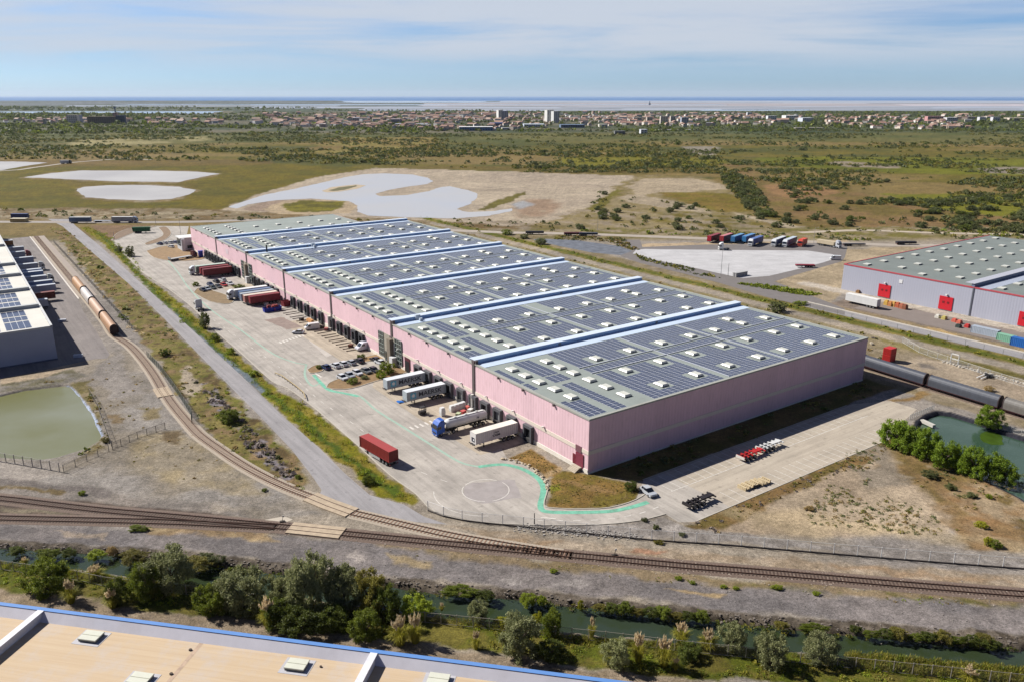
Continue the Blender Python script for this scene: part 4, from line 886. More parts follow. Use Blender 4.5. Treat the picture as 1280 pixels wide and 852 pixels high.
# skylights
SK = []
for k in range(7):
    for b_ in (5.2, 16.3, 28.5, 40.8, 52.9, 65, 75.6, 88, 98.9):
        if k == 6 and b_ > 78: continue
        aa = (12.6, 18.7, 24.8, 30.6, 36.3) if b_ == 5.2 else (6.6, 12.8, 19, 25.2, 30.7, 36.3) if b_ == 16.3 else (6.6, 19, 30.6)
        if b_ == 88 and k < 6: aa = (6.6, 19, 30.8, 36.3)
        if k == 6 and b_ > 28: aa = (10, 26)
        SK += [(b_, k*MOD+a_*(.98 if k else 1)) for a_ in aa]
skp = None; restk = MB()
SK.sort(key=lambda p: math.dist(L(p[1], p[0]), (0, 0)))
for i, (b_, a_) in enumerate(SK):
    if i < 100:
        if skp is None:
            mb = MB(); mb.box(-1.15, 1.15, -1.5, 1.5, 0, .3); mb.build('skylight', SKC, wh); skp = KIDS[wh.name][-1]
            mb = MB(); mb.add([(-1.2,-1.55,.3),(1.2,-1.55,.3),(1.2,1.55,.3),(-1.2,1.55,.3),(-.9,-1.2,.62),(.9,-1.2,.62),(.9,1.2,.62),(-.9,1.2,.62)], [(4,5,6,7),(0,1,5,4),(1,2,6,5),(2,3,7,6),(3,0,4,7)]); mb.build('dome', SKYL, skp); s = skp
        else: s = copy_tree(skp, wh)
        s.location = (b_, a_, WH)
    else:
        restk.m(0).box(b_-1.15, b_+1.15, a_-1.5, a_+1.5, WH, WH+.3); restk.m(1).add([(b_-1.2,a_-1.55,WH+.3),(b_+1.2,a_-1.55,WH+.3),(b_+1.2,a_+1.55,WH+.3),(b_-1.2,a_+1.55,WH+.3),(b_-.9,a_-1.2,WH+.62),(b_+.9,a_-1.2,WH+.62),(b_+.9,a_+1.2,WH+.62),(b_-.9,a_+1.2,WH+.62)], [(4,5,6,7),(0,1,5,4),(1,2,6,5),(2,3,7,6),(3,0,4,7)])
tag(restk.build('skylights', [SKC, SKYL], wh), kind='stuff')
# solar panels: every module is real, one part per field
PV = bpy.data.materials.new('solar_cells'); PV.use_nodes = True; nt = PV.node_tree; N = nt.nodes; Lk = nt.links
b = N['Principled BSDF']; b.inputs['Roughness'].default_value = .22; b.inputs['Specular IOR Level'].default_value = .6
b.inputs['Coat Weight'].default_value = .45; b.inputs['Coat Roughness'].default_value = .12
g = N.new('ShaderNodeNewGeometry'); mx = N.new('ShaderNodeMix'); mx.data_type = 'RGBA'; Lk.new(g.outputs['Random Per Island'], mx.inputs['Factor'])
mx.inputs['A'].default_value = (*alb(34, 42, 74), 1); mx.inputs['B'].default_value = (*alb(48, 58, 92), 1); Lk.new(mx.outputs['Result'], b.inputs['Base Color'])
PVF = M((206, 210, 218), .45, .04)
def field(b0, b1, a0, a1, name='solar_array', par=wh, z=WH, holes=(), pb=1.74, pa=1.16, sx=.17, sa=.19):
    mb = MB(); fr = MB(); nb = int((b1-b0+.1)/pb); na = int((a1-a0+.1)/pa); cnt = 0
    for i in range(nb):
        for j in range(na):
            x0 = b0+i*pb; y0 = a0+j*pa; cxx, cyy = x0+pb/2, y0+pa/2
            if any(abs(cxx-hb) < 2.5 and abs(cyy-ha) < 2.7 for hb, ha in holes): continue
            mb.add([(x0+sx/2, y0+sa/2, z+.04), (x0+pb-sx/2, y0+sa/2, z+.04), (x0+pb-sx/2, y0+pa-sa/2, z+.07), (x0+sx/2, y0+pa-sa/2, z+.07)], [(0, 1, 2, 3)]); cnt += 1
            fr.add([(x0, y0, z+.02), (x0+pb, y0, z+.02), (x0+pb, y0+pa, z+.02), (x0, y0+pa, z+.02)], [(0, 1, 2, 3)])
    if not cnt: return None
    o = mb.build(name, PV, par); fr.build('panel_frame', PVF, o); return o
HO = [(q[0], q[1]) for q in SK]
edges = [20.2, 34.6, 46.9, 59.1, 70.5, 82.0, 93.6, 104.6]
edges = [20.2, 46.9, 70.5, 104.6]
for k in range(6):
    y = k*MOD; e = 0 if k == 0 else .4
    field(.9, 2.7, y+27, y+38.5); field(.9, 2.7, y+(13 if k else 21.5), y+26.4)
    field(1.0, 7.7, y+1.2, y+11.6, holes=HO)
    field(8.4, 14.0, y+27.8, y+40.6, holes=HO); field(8.4, 13.6, y+22.6, y+27.2)
    field(8.6, 13.7, y+1.0, y+21.3, holes=HO)
    for i in range(3):
        for (a0, a1) in ((.9, 22.0), (23.2, 27.3), (27.7, 41.6)):
            b0, b1 = edges[i], edges[i+1]-.5
            if k == 0 and i == 2 and a0 < 2: b1 = edges[i+1]-.5
            h = HO
            if k == 1 and i == 1 and a0 > 27: b0 += 5
            field(b0+(.0 if i else .3), b1, y+a0, y+a1, holes=h)
for k in range(6):
    for a_ in (22.45, 27.4):
        MB().box(20, 104.4, k*MOD+a_, k*MOD+a_+.25, WH+.03, WH+.22).build('cable_tray', PVF, wh)
    for b_ in (46.6, 70.2): MB().box(b_, b_+.22, k*MOD+1, k*MOD+41, WH+.05, WH+.2).build('cable_tray', PVF, wh)
# light walkways are the bare roof; small service items on it
for (b_, k, dy) in ((8, 2, -1.5), (30, 5, -2)):
    t = MB(); t.box(b_, b_+1.6, k*MOD+dy, k*MOD+dy+1.2, WH+.05, WH+1.6).box(b_+.3, b_+1.2, k*MOD+dy-2.2, k*MOD+dy-1.4, WH+.05, WH+1.0); t.build('roof_vent', M((206, 216, 226), .5), wh)
mb = MB(); mb.tube((8.6, 5*MOD-3, WH), (8.6, 5*MOD-3, WH+3.2), .35, 8); mb.build('chimney_pipe', DBLK, wh)
# loading docks
def dock(a_, w=3.3, h=4.3, mat=DGREY, open_=True, z0=.25):
    mb = MB(); t_ = .5
    mb.box(-.95, 0, a_-w/2-.05, a_-w/2+t_, z0, h).box(-.95, 0, a_+w/2-t_, a_+w/2+.05, z0, h).box(-.95, 0, a_-w/2+t_, a_+w/2-t_, h-.7, h)
    o = mb.build('loading_dock', mat, wh)
    mb = MB(); mb.box(-.30, -.15, a_-w/2+t_, a_+w/2-t_, z0+.9, h-.7); mb.build('dock_door', DBLK if open_ else LGREY, o)
    mb = MB(); mb.box(-.9, -.15, a_-w/2+t_, a_+w/2-t_, z0, z0+.9); mb.build('dock_leveller', M((70, 68, 68)), o)
    return o
DK = [21.6, 28.6, 34.7, 40.6, 46.2, 52.4, 58.8, 64.6, 70.6, 76.6]
for i, a_ in enumerate(DK): dock(a_, open_=i % 3 != 2)
D2 = [AB(u, v)[0] for u, v in ((371.5, 384.5), (378.5, 389.5), (386.5, 394.5), (393.5, 399.5), (401, 405))]+[AB(u, v)[0] for u, v in ((417, 412.5), (425.5, 418), (434, 423.5), (442, 429), (451.5, 434))]
for i, a_ in enumerate(D2): dock(a_, w=3.0, mat=M((66, 67, 72), .7), h=4.6, open_=i % 2)
for i in range(6): dock(196+i*5.8, w=3.0, mat=M((66, 67, 72), .7), h=4.4)
for i in range(11): dock(247+i*5.3, w=2.9, mat=M((58, 60, 66), .7), h=4.5, open_=i % 2)
def wdoor(a_, w, h, z0, m, name='door', x=-.18):
    mb = MB(); mb.box(x, 0, a_-w/2, a_+w/2, z0, z0+h); return mb.build(name, m, wh)
def wlamp(a_):
    mb = MB(); mb.box(-.7, -.1, a_-.2, a_+.2, 5.7, 6.0); mb.build('wall_lamp', M((238, 236, 230), .4), wh)
for a_ in np.arange(16, 325, 12.2): wlamp(float(a_))
wdoor(AB(702, 588)[0], 1.1, 2.3, .9, MAROON); o = wdoor(AB(716, 589)[0], 2.6, 3.3, .7, M((136, 52, 72), .6), 'door'); wdoor(AB(712, 589)[0], 2.0, 1.5, 4.2, M((128, 84, 92)), 'wall_vent')
wdoor(83.6, 3.3, 4.7, .0, M((96, 38, 50), .6), 'roller_door'); mb = MB(); mb.box(-.22, -.18, 82.3, 84.9, 0, 3.6); mb.build('door_leaf', DBLK, KIDS[wh.name][-1])
wdoor(AB(457, 429)[0]-1, 3.6, 4.6, 0, DBLK, 'roller_door')
wdoor(224, 3.3, 4.4, 0, M((98, 50, 58), .6), 'roller_door'); wdoor(252, 1.6, 4.5, 0, MAROON, 'door')
# office fronts round two of the wall joints
def office(k, glass_near, glass_far):
    y = k*MOD
    for (a0, a1) in (glass_near, glass_far):
        mb = MB(); mb.box(-.25, 0, a0, a1, 1.0, 8.9); g_ = mb.build('office_window', GLASS, wh)
        mb = MB(); n = 3
        for i in range(n+1): yy = a0+(a1-a0)*i/n; mb.box(-.33, -.25, yy-.08, yy+.08, 1.0, 8.9)
        for i in range(7): zz = 1.0+7.9*i/6; mb.box(-.345, -.25, a0, a1, zz-.07, zz+.07)
        mb.build('window_grid', FRAME, g_)
    mb = MB(); mb.box(-.16, 0, glass_near[1], y-1, 0, 8.9); mb.box(-.16, 0, y+.9, glass_far[0], 0, 8.9); mb.build('office_panel', M((176, 168, 152), .7), wh)
    mb = MB(); mb.box(-.24, -.16, y-4.2, y-1.8, 4.6, 7.0); mb.build('sign_board', M((232, 230, 228), .5), wh)
    mb = MB(); mb.box(-1.3, 0, y-1.2, y+.9, 0, 8.2); mb.build('entrance_pier', M((140, 128, 112), .8), wh)
    mb = MB(); mb.box(-.4, -.16, y+1.2, y+4.2, .1, 3.2); mb.build('office_door', GLASS, wh)
    mb = MB(); mb.box(-1.8, -.16, y-3.4, y-1.4, .0, 3.0); mb.build('porch', M((226, 226, 224), .6), wh)
office(2, (86.9, 91.2), (99, 102.4)); office(5, (223.5+4, 231), (238.6, 242))
mb = MB(); mb.tube((-.9, MOD*3+.2, 0), (-.9, MOD*3+.2, 5), .55, 10).tube((-.6, MOD-.4, 0), (-.6, MOD-.4, 4.6), .4, 8); mb.build('rain_pipe', M((232, 228, 220)), wh)
mb = MB(); mb.box(-.06, 0, AB(316, 312, 9)[0]-2, AB(316, 312, 9)[0]+2, 8.2, 10.6); mb.build('sign_board', M((236, 214, 220), .5), wh)
# blue sign/tank by the wall, steps and stoop
tag(MB().box(-1, 1, -.9, .9, 0, 3.2).box(-1.15, 1.15, -1.05, 1.05, 3.2, 3.35).build('storage_locker', M((34, 52, 168), .5), None, (*L(AB(247, 322)[0], -1.6), 0), RZ), 'small deep blue locker against the far end of the pink wall', 'locker')
# steps at near corner door
t = MB(); 
for i in range(5): t.box(-1.0-.3*i, -.14, -1.3, 1.3, 0, .9-.18*i)
tag(t.build('door_steps', M((196, 184, 164)), None, (*L(AB(712, 589)[0], 0), 0), RZ), 'pale concrete steps at the maroon door by the corner', 'steps')
# stone edging round the lawn (loose pale boulders)
def rockmesh(seed, r=.35):
    rs = np.random.RandomState(seed); V = []; F = []
    import bmesh
    bm = bmesh.new(); bmesh.ops.create_icosphere(bm, subdivisions=1, radius=r)
    for v in bm.verts: v.co *= .75+.5*rs.rand(); v.co.z *= .7
    me = bpy.data.meshes.new('boulder'); bm.to_mesh(me); bm.free(); return me
RK = [rockmesh(i) for i in range(4)]
for me in RK: me.materials.append(M((196, 178, 150), .9, .2, 2))
line = resample(smooth_line(px((628, 575), (645, 578), (660, 584), (672, 592), (680, 600), (684, 608), (684, 616))), .75)
for i, p in enumerate(line):
    o = bpy.data.objects.new('boulder', RK[i % 4]); link(o); o.location = (p[0]+rnd.uniform(-.3, .5), p[1]+rnd.uniform(.2, .9), .15); s = rnd.uniform(.7, 1.5); o.scale = (s, s, s); o.rotation_euler = (0, 0, rnd.uniform(0, 6))
    tag(o, 'pale boulder in the row edging the dry lawn at the building corner', 'boulder', 'pale boulders edging the lawn')
# rubble heaps along the east side and the fence foot: too many stones to count
def rubble(name, line, n, spread, size, m, seed, hgt=.3):
    rs = np.random.RandomState(seed); pts = resample(line, .5); mb = MB()
    for i in range(n):
        p = pts[rs.randint(len(pts))]; x = p[0]+rs.normal()*spread; y = p[1]+rs.normal()*spread; s = size*(.4+rs.rand()**2*1.6)
        c = [(x+s*(rs.rand()-.5)*.5+dx*s*.5, y+s*(rs.rand()-.5)*.5+dy*s*.5, z_) for z_ in (0, s*.6) for dx, dy in ((-1, -1), (1, -1), (1, 1), (-1, 1))]
        mb.add(c, [(4, 5, 6, 7), (0, 1, 5, 4), (1, 2, 6, 5), (2, 3, 7, 6), (3, 0, 4, 7)])
    o = mb.build(name, m); return tag(o, kind='stuff')
rubble('rubble', ab((20, 141), (60, 143), (150, 142), (300, 142)), 700, 1.6, .6, M((190, 178, 158), .9, .2, 1), 4)
rubble('rubble', px((650, 659), (700, 663), (760, 667), (800, 671)), 800, .8, .16, M((176, 170, 162), .9, .2, 1), 5)
rubble('rubble', ab((-5, 142.5), (-60, 141)), 420, .6, .3, M((206, 198, 184), .9, .2, 1), 6)
rubble('gravel_stones', px((430, 692), (640, 725), (960, 750), (1280, 775)), 500, 3.5, .09, M((150, 142, 134), .9, .2, 1), 7)
rubble('ballast_stones', px((300, 655), (430, 669), (620, 687), (770, 701), (960, 718), (1280, 745)), 1800, 1.4, .1, M((180, 166, 150), .9, .3, 1), 8)
rubble('bank_stones', px((0, 682), (200, 693), (400, 715), (620, 741), (860, 768), (1280, 802)), 1100, .7, .18, M((120, 110, 100), .9, .3, 1), 9)
# ------------------------------------------------------------------ gatehouse at the far corner
gx, gy = L(331, 9)
gh = empty('gatehouse', (gx, gy, 0), RZ, 'white flat-roofed gatehouse office at the far end of the pink warehouse', 'office building')
MB().box(-14, 12, 0, 9, 0, 6.4).build('wall', M((214, 216, 220), .6), gh); MB().box(-14.6, 12.6, -.6, 9.6, 6.4, 6.9).build('roof', M((236, 236, 232), .6), gh)
for x in (-11, -7, -3): MB().box(x, x+2.6, -.1, 0, 1, 2.6).build('window', GLASS, gh)
MB().box(-14.2, -14, 1, 8, 2.4, 6).build('window', GLASS, gh); MB().tube((-13.5, -2.2, 0), (-13.5, -2.2, 6.6), .9, 10).build('corner_tower', M((222, 224, 228)), gh)
# ------------------------------------------------------------------ left warehouse
LWH = 11.0
lw = empty('warehouse', (*L(159, -85), 0), RZ, 'white-roofed warehouse at the left edge with blue solar panels in blocks', 'warehouse')
MB().box(-150, 0, 0, 280, 0, LWH-.1).build('wall', [M((188, 192, 206), .7, .05, .2, 0, 0, .2)], lw)
WR = M((226, 222, 210), .75, .07, .12, 0, 0, .35)
SM = 28.6
for k in range(9):
    y0 = .0 if k == 0 else 8.0+SM*k-SM*.0
bounds = [0, AB(44, 361, 11)[0]-159-26, AB(44, 361, 11)[0]-159, AB(15, 331, 11)[0]-159, 172+10, 230, 280]
bounds = [0, 30, 61, 92, 118, 172, 226, 280]
mb = MB()
for i in range(len(bounds)-1): mb.box(-149.4, -.6, bounds[i]+.3, bounds[i+1]-1.4, LWH-.1, LWH+.05)
mb.build('roof', WR, lw)
mb = MB(); mb.box(-.55, .1, 0, 280, LWH-.5, LWH+.35).box(-150, -.55, -.1, .4, LWH-.5, LWH+.12); mb.build('parapet', M((214, 214, 212), .6), lw)
for i in range(1, len(bounds)-1):
    mb = MB(); mb.box(-149, -.6, bounds[i]-1.4, bounds[i]+.3, LWH-.1, LWH+1.2); mb.build('fire_wall', M((196, 198, 196), .6, .1, .2, 0, 0, .3), lw)
for i in range(len(bounds)-1):
    y0, y1 = bounds[i], bounds[i+1]
    for (x1, x0) in ((-4.5, -12.5), (-13.5, -26), (-27, -42), (-43, -60)):
        for (f0, f1) in ((.05, .38), (.42, .6), (.64, .9)):
            field(x0+.3, x1-((i*3+int(f0*10)) % 3)*.9, y0+(y1-y0)*f0, y0+(y1-y0)*f1, 'solar_array', lw, LWH+.06, (), 1.72, 1.1, .16, .14)
for i in range(10):
    mb = MB(); mb.box(0, .9, 35+i*23, 39+i*23, 0, 4.4); o = mb.build('loading_dock', M((88, 90, 96)), lw)
MB().box(-48, -46.8, -.15, 0, 6, 7).build('wall_vent', DGREY, lw); MB().box(-150, 0, -.08, 0, 0, .5).build('plinth', M((110, 112, 122)), lw)
# ------------------------------------------------------------------ right warehouse
RWH = 11.0; GREYW = ribbed((186, 188, 202), 1.0, .05, .5, .4, 'Y', 0, 6.0); GREYX = ribbed((186, 188, 202), 1.0, .05, .5, .4, 'X', 0, 6.0)
rw = empty('warehouse', (*L(72, 205.3), 0), RZ, 'grey warehouse on the right with red doors and a green-grey roof', 'warehouse')
mb = MB(); mb.box(0, 128, -150, 0, 0, RWH-.1); mb.mi = [1 if all(abs(mb.v[i][1]-mb.v[f[0]][1]) < 1e-6 for i in f) else 0 for f in mb.f]; mb.build('wall', [GREYW, GREYX], rw)
RR = M((128, 136, 132), .85, .1, .12, 0, 0, .3); RED = M((214, 28, 46), .5, .05, .5); REDT = M((196, 84, 92), .5, .05, .5)
RB = [0, -54.5, -109]
mb = MB(); mb.box(.5, 127.5, -53.2, -.5, RWH-.1, RWH+.02).box(.5, 127.5, -107.7, -54.5, RWH-.1, RWH+.02); mb.build('roof', RR, rw)
mb = MB(); mb.box(-.1, .5, -150, .1, RWH-.3, RWH+.2).box(.5, 128.1, -.5, .1, RWH-.3, RWH+.2); mb.build('parapet', REDT, rw)
for y in RB[1:]:
    mb = MB(); mb.box(.2, 127.8, y+.2, y+1.3, RWH-.1, RWH+1.4); f_ = mb.build('fire_wall', M((120, 134, 160), .6), rw)
    mb = MB(); mb.box(-.1, 127.9, y+.2, y+3.6, RWH+1.4, RWH+1.5); mb.build('wall_cap', M((188, 190, 200), .6), f_)
    mb = MB(); mb.box(-.2, 0, y, y+.5, 0, RWH); mb.build('wall_joint', M((96, 100, 110)), f_)
    mb = MB(); mb.box(.6, 127.5, y-5, y-.1, RWH+.02, RWH+.1); mb.build('gutter_membrane', M((176, 184, 200), .6), f_)
k_ = 0; first = None
for i in range(10):
    for j in range(4):
        for s_ in (0, -54.5):
            b_ = 6+i*12.6+(6 if j % 2 else 0); a_ = -7-j*12+s_
            if b_ > 124: continue
            if first is None:
                mb = MB(); mb.box(-1.5, 1.5, -1.2, 1.2, 0, .35); first = mb.build('skylight', SKC, rw)
                mb = MB(); mb.box(-1.45, 1.45, -1.15, 1.15, .35, .6); mb.build('dome', SKYL, first); s = first
            else: s = copy_tree(first, rw)
            s.location = (b_, a_, RWH+.02)
for (u, v) in ((1094, 375), (1163, 393.5), (1262, 416)):
    a_ = AB(u, v)[0]-72
    mb = MB(); mb.box(-.25, 0, a_-2.6, a_+2.6, 0.4, 5.6); d_ = mb.build('roller_door', RED, rw)
    mb = MB(); mb.box(-.33, -.25, a_-1.3, a_-.5, 3.0, 3.8).box(-.33, -.25, a_+.5, a_+1.3, 3.0, 3.8); mb.build('door_window', M((130, 16, 26)), d_)
    mb = MB(); mb.box(-.8, -.1, a_-.3, a_+.3, 6.2, 6.6); mb.build('wall_lamp', M((238, 236, 230)), rw)
mb = MB(); mb.box(-.12, 0, -26.6, -25.2, 7.4, 8.8); mb.build('sign_board', M((246, 246, 246), .3), rw)
# ------------------------------------------------------------------ foreground roof
FZ = 9.0; p0 = at(0, 749, 10.2); p1 = at(818, 852, 10.2); fang = math.atan2(p1[1]-p0[1], p1[0]-p0[0])
fg = empty('warehouse', (*at(466, 811.5, 10.2), 0), fang, 'nearest building with a sand-coloured flat roof and bright blue coping', 'warehouse')
TAN = bpy.data.materials.new('roof_felt'); TAN.use_nodes = True; nt = TAN.node_tree; N = nt.nodes; Lk = nt.links
b = N['Principled BSDF']; b.inputs['Roughness'].default_value = .85
tc = N.new('ShaderNodeTexCoord'); mp = N.new('ShaderNodeMapping'); mp.inputs['Scale'].default_value = (.06, 1.6, 1); Lk.new(tc.outputs['Object'], mp.inputs[0])
n = N.new('ShaderNodeTexNoise'); n.inputs['Scale'].default_value = 1.0; n.inputs['Detail'].default_value = 5; Lk.new(mp.outputs[0], n.inputs['Vector'])
n2 = N.new('ShaderNodeTexNoise'); n2.inputs['Scale'].default_value = .22; n2.inputs['Detail'].default_value = 7; n2.inputs['Roughness'].default_value = .7; Lk.new(tc.outputs['Object'], n2.inputs['Vector'])
cr = N.new('ShaderNodeValToRGB'); cr.color_ramp.elements[0].position = .3; cr.color_ramp.elements[0].color = (*alb(203, 177, 143), 1); cr.color_ramp.elements[1].position = .7; cr.color_ramp.elements[1].color = (*alb(212, 188, 155), 1)
Lk.new(n.outputs['Fac'], cr.inputs[0])
r = N.new('ShaderNodeMapRange'); r.inputs[1].default_value = .48; r.inputs[2].default_value = .72; r.inputs[4].default_value = .75; Lk.new(n2.outputs['Fac'], r.inputs[0])
m2 = N.new('ShaderNodeMix'); m2.data_type = 'RGBA'; Lk.new(r.outputs[0], m2.inputs['Factor']); Lk.new(cr.outputs[0], m2.inputs['A']); m2.inputs['B'].default_value = (*alb(200, 190, 182), 1)
# seams of the felt every 1.05 m
sp = N.new('ShaderNodeSeparateXYZ'); Lk.new(tc.outputs['Object'], sp.inputs[0])
pm = N.new('ShaderNodeMath'); pm.operation = 'PINGPONG'; pm.inputs[1].default_value = .525; Lk.new(sp.outputs['Y'], pm.inputs[0])
lt = N.new('ShaderNodeMath'); lt.operation = 'LESS_THAN'; lt.inputs[1].default_value = .03; Lk.new(pm.outputs[0], lt.inputs[0])
mu = N.new('ShaderNodeMath'); mu.operation = 'MULTIPLY'; mu.inputs[1].default_value = .25; Lk.new(lt.outputs[0], mu.inputs[0])
m3 = N.new('ShaderNodeMix'); m3.data_type = 'RGBA'; Lk.new(mu.outputs[0], m3.inputs['Factor']); Lk.new(m2.outputs['Result'], m3.inputs['A']); m3.inputs['B'].default_value = (*alb(176, 138, 106), 1)
Lk.new(m3.outputs['Result'], b.inputs['Base Color'])
BLUEC = M((104, 150, 214), .45, .05, .4); LAV = M((232, 230, 238), .7, .05, .4, 0, 0, .2)
MB().box(-75, 60, -60, -.2, 0, FZ-.2).build('wall', M((190, 190, 200)), fg)
MB().box(-75, 60, -60, -.7, FZ-.2, FZ).build('roof', TAN, fg)
MB().prof([(-1.6, FZ-.1), (-.62, FZ+1.14), (0, FZ+1.14), (0, FZ-.1)], -60, 75).build('parapet', LAV, fg, None, PI/2)
MB().box(-75, 60, -.55, .12, FZ+1.14, FZ+1.22).build('coping', BLUEC, fg)
MB().box(-75, 60, -.62, -.56, FZ+1.145, FZ+1.19).build('coping_joint', M((28, 34, 70)), fg)
def fl(u, v, z=FZ):
    x, y = at(u, v, z); x -= fg.location[0]; y -= fg.location[1]; c, s = math.cos(-fang), math.sin(-fang); return (x*c-y*s, x*s+y*c)
for (u, v) in ((50, 764), (466, 819)):
    x, y = fl(u, v, FZ+1.1); 
    MB().box(x-.42, x+.42, -60, -.75, FZ, FZ+1.1).build('dividing_wall', M((226, 226, 232), .6), fg); MB().box(x-.5, x+.5, -60, -.55, FZ+1.1, FZ+1.235).build('wall_cap', M((236, 236, 240), .6), fg)
for (u, v) in ((114, 794), (371, 829.5), (175, 847), (548, 848)):
    x, y = fl(u, v, FZ+.4)
    MB().box(x-2.0, x+2.0, y-1.5, y+1.5, FZ+.0, FZ+.035).build('flashing', M((196, 194, 198), .6, .08, 1, 0, 0, .4), fg)
    MB().box(x-1.3, x+1.3, y-.95, y+.95, FZ+.035, FZ+.4).build('skylight', M((120, 122, 118)), fg); s = KIDS[fg.name][-1]
    m_ = MB(); m_.add([(x-1.38,y-1.03,FZ+.4),(x+1.38,y-1.03,FZ+.4),(x+1.38,y+1.03,FZ+.4),(x-1.38,y+1.03,FZ+.4),(x-1.34,y-.99,FZ+.52),(x+1.34,y-.99,FZ+.52),(x+1.34,y+.99,FZ+.52),(x-1.34,y+.99,FZ+.52)], [(4,5,6,7),(0,1,5,4),(1,2,6,5),(2,3,7,6),(3,0,4,7)]); m_.build('dome', M((226, 226, 208), .4, .05, 1), s)
    MB().box(x-1.34, x+1.34, y-.04, y+.04, FZ+.52, FZ+.55).build('dome_bar', M((190, 190, 168)), s)
P0, P1 = fl(252, 803), fl(202, 862); mb = MB(); dx_, dy_ = P1[0]-P0[0], P1[1]-P0[1]; l_ = math.hypot(dx_, dy_); nx_, ny_ = -dy_/l_*.28, dx_/l_*.28
mb.add([(P0[0]+nx_, P0[1]+ny_, FZ+.012), (P1[0]+nx_, P1[1]+ny_, FZ+.012), (P1[0]-nx_, P1[1]-ny_, FZ+.012), (P0[0]-nx_, P0[1]-ny_, FZ+.012)], [(0, 1, 2, 3)]); mb.build('felt_joint', M((196, 170, 146), .9, .2, 1.2, 0, 0, .75), fg)
for (u, v, r_) in ((401, 833, .16), (238, 812, .22), (214, 842, .22), (63, 775, .1)):
    x, y = fl(u, v); MB().tube((x, y, FZ), (x, y, FZ+.16), r_, 10).build('roof_drain', M((70, 54, 44), .8), fg)
# ================================================================== vehicles
TYRE = M((34, 34, 36), .9, .1, 2); HUB = M((150, 150, 152), .5, .1, 3, .4); CHAS = M((52, 50, 50), .7, .2, 2); WIN = Mglass((30, 36, 44), .1); LAMP = M((232, 226, 200), .3); RLAMP = M((170, 30, 24), .4)
def wheel(par, x, y, r=.5, w=.32, dual=False):
    mb = MB(); s = 1 if y > 0 else -1; w = w*1.7 if dual else w
    mb.m(0).tube((0, -w/2, 0), (0, w/2, 0), r, 14); mb.m(1).tube((0, s*w/2, 0), (0, s*(w/2+.02), 0), r*.58, 10)
    o = mb.build('wheel', [TYRE, HUB], par); o.location = (x, y, r); return o
def cbody(mb, x0, x1, z0, z1, w=2.44, ribs=True):
    """corrugated box"""
    if not ribs: return mb.box(x0, x1, -w/2, w/2, z0, z1)
    n = int((x1-x0)/.56); pts = []
    yo, yi = w/2, w/2-.05
    prof = []
    for i in range(n):
        a = x0+.12+(x1-x0-.24)*i/n; d = (x1-x0-.24)/n
        prof += [(a, yo), (a+d*.35, yo), (a+d*.5, yi), (a+d*.85, yi)]
    prof = [(x0, yo)]+prof+[(x1-.12, yo), (x1, yo)]
    mb.prism([(p[0], -p[1]) for p in prof]+[(p[0], p[1]) for p in prof[::-1]], z0+.12, z1-.1)
    mb.box(x0, x1, -yo-.01, yo+.01, z0, z0+.14).box(x0, x1, -yo-.01, yo+.01, z1-.12, z1)
    for x in (x0, x1-.14):
        for s in (-1, 1): mb.box(x, x+.14, s*(yo+.012)-.06, s*(yo+.012)+.06, z0, z1)
    return mb
def put_container(t, x0, x1, z0, col_, h=2.6, name='container', dirt=.35, roof=None):
    m = M(col_, .55, .08, .8, 0, 0, dirt); mb = MB(); cbody(mb, x0, x1, z0, z0+h)
    o = mb.build(name, m, t)
    d = MB()
    for s in (-1, 1):
        d.box(x0-.035, x0-.002, s*.6-.55, s*.6+.55, z0+.16, z0+h-.16)
        for q in (-.25, .25): d.tube((x0-.06, s*.6+q, z0+.1), (x0-.06, s*.6+q, z0+h-.1), .025, 5)
    d.build('container_door', M(tuple(int(c*.9) for c in col_), .5, .1, 1, 0, 0, .3), o)
    if roof is not None:
        MB().box(x0+.05, x1-.05, -1.17, 1.17, z0+h, z0+h+.012).build('roof_panel', M(roof, .6, .06, .8, 0, 0, .2), o)
    return o
def skeleton(t, x0, x1, zt=1.22, c=(52, 50, 50), axles=3, legs=True, open_=False, par_name='chassis'):
    m = M(c, .6, .12, 2); mb = MB()
    for s in (-.45, .45): mb.box(x0, x1, s-.07, s+.07, zt-.34, zt)
    n = 5
    for i in range(n+1): x = x0+(x1-x0-.2)*i/n; mb.box(x, x+.2, -1.22, 1.22, zt-.16, zt-.01)
    o = mb.build(par_name, m, t)
    for i in range(axles):
        for s in (-1, 1): wheel(t, x0+1.4+1.31*i, s*1.0, .5, .38)
    mb = MB(); 
    for i in range(axles): mb.box(x0+1.3+1.31*i, x0+1.5+1.31*i, -.9, .9, .4, .6)
    mb.box(x0, x0+.12, -1.2, 1.2, .5, .72); mb.build('axle_group', CHAS, t)
    if legs:
        for s in (-1, 1):
            mb = MB(); mb.box(x1-3.0, x1-2.84, s*.85-.08, s*.85+.08, .05, zt-.2).box(x1-3.1, x1-2.74, s*.85-.16, s*.85+.16, 0, .06); mb.build('landing_leg', CHAS, t)
    for s in (-1, 1): MB().box(x0-.03, x0, s*1.0-.2, s*1.0+.2, .52, .7).build('rear_lamp', RLAMP, t)
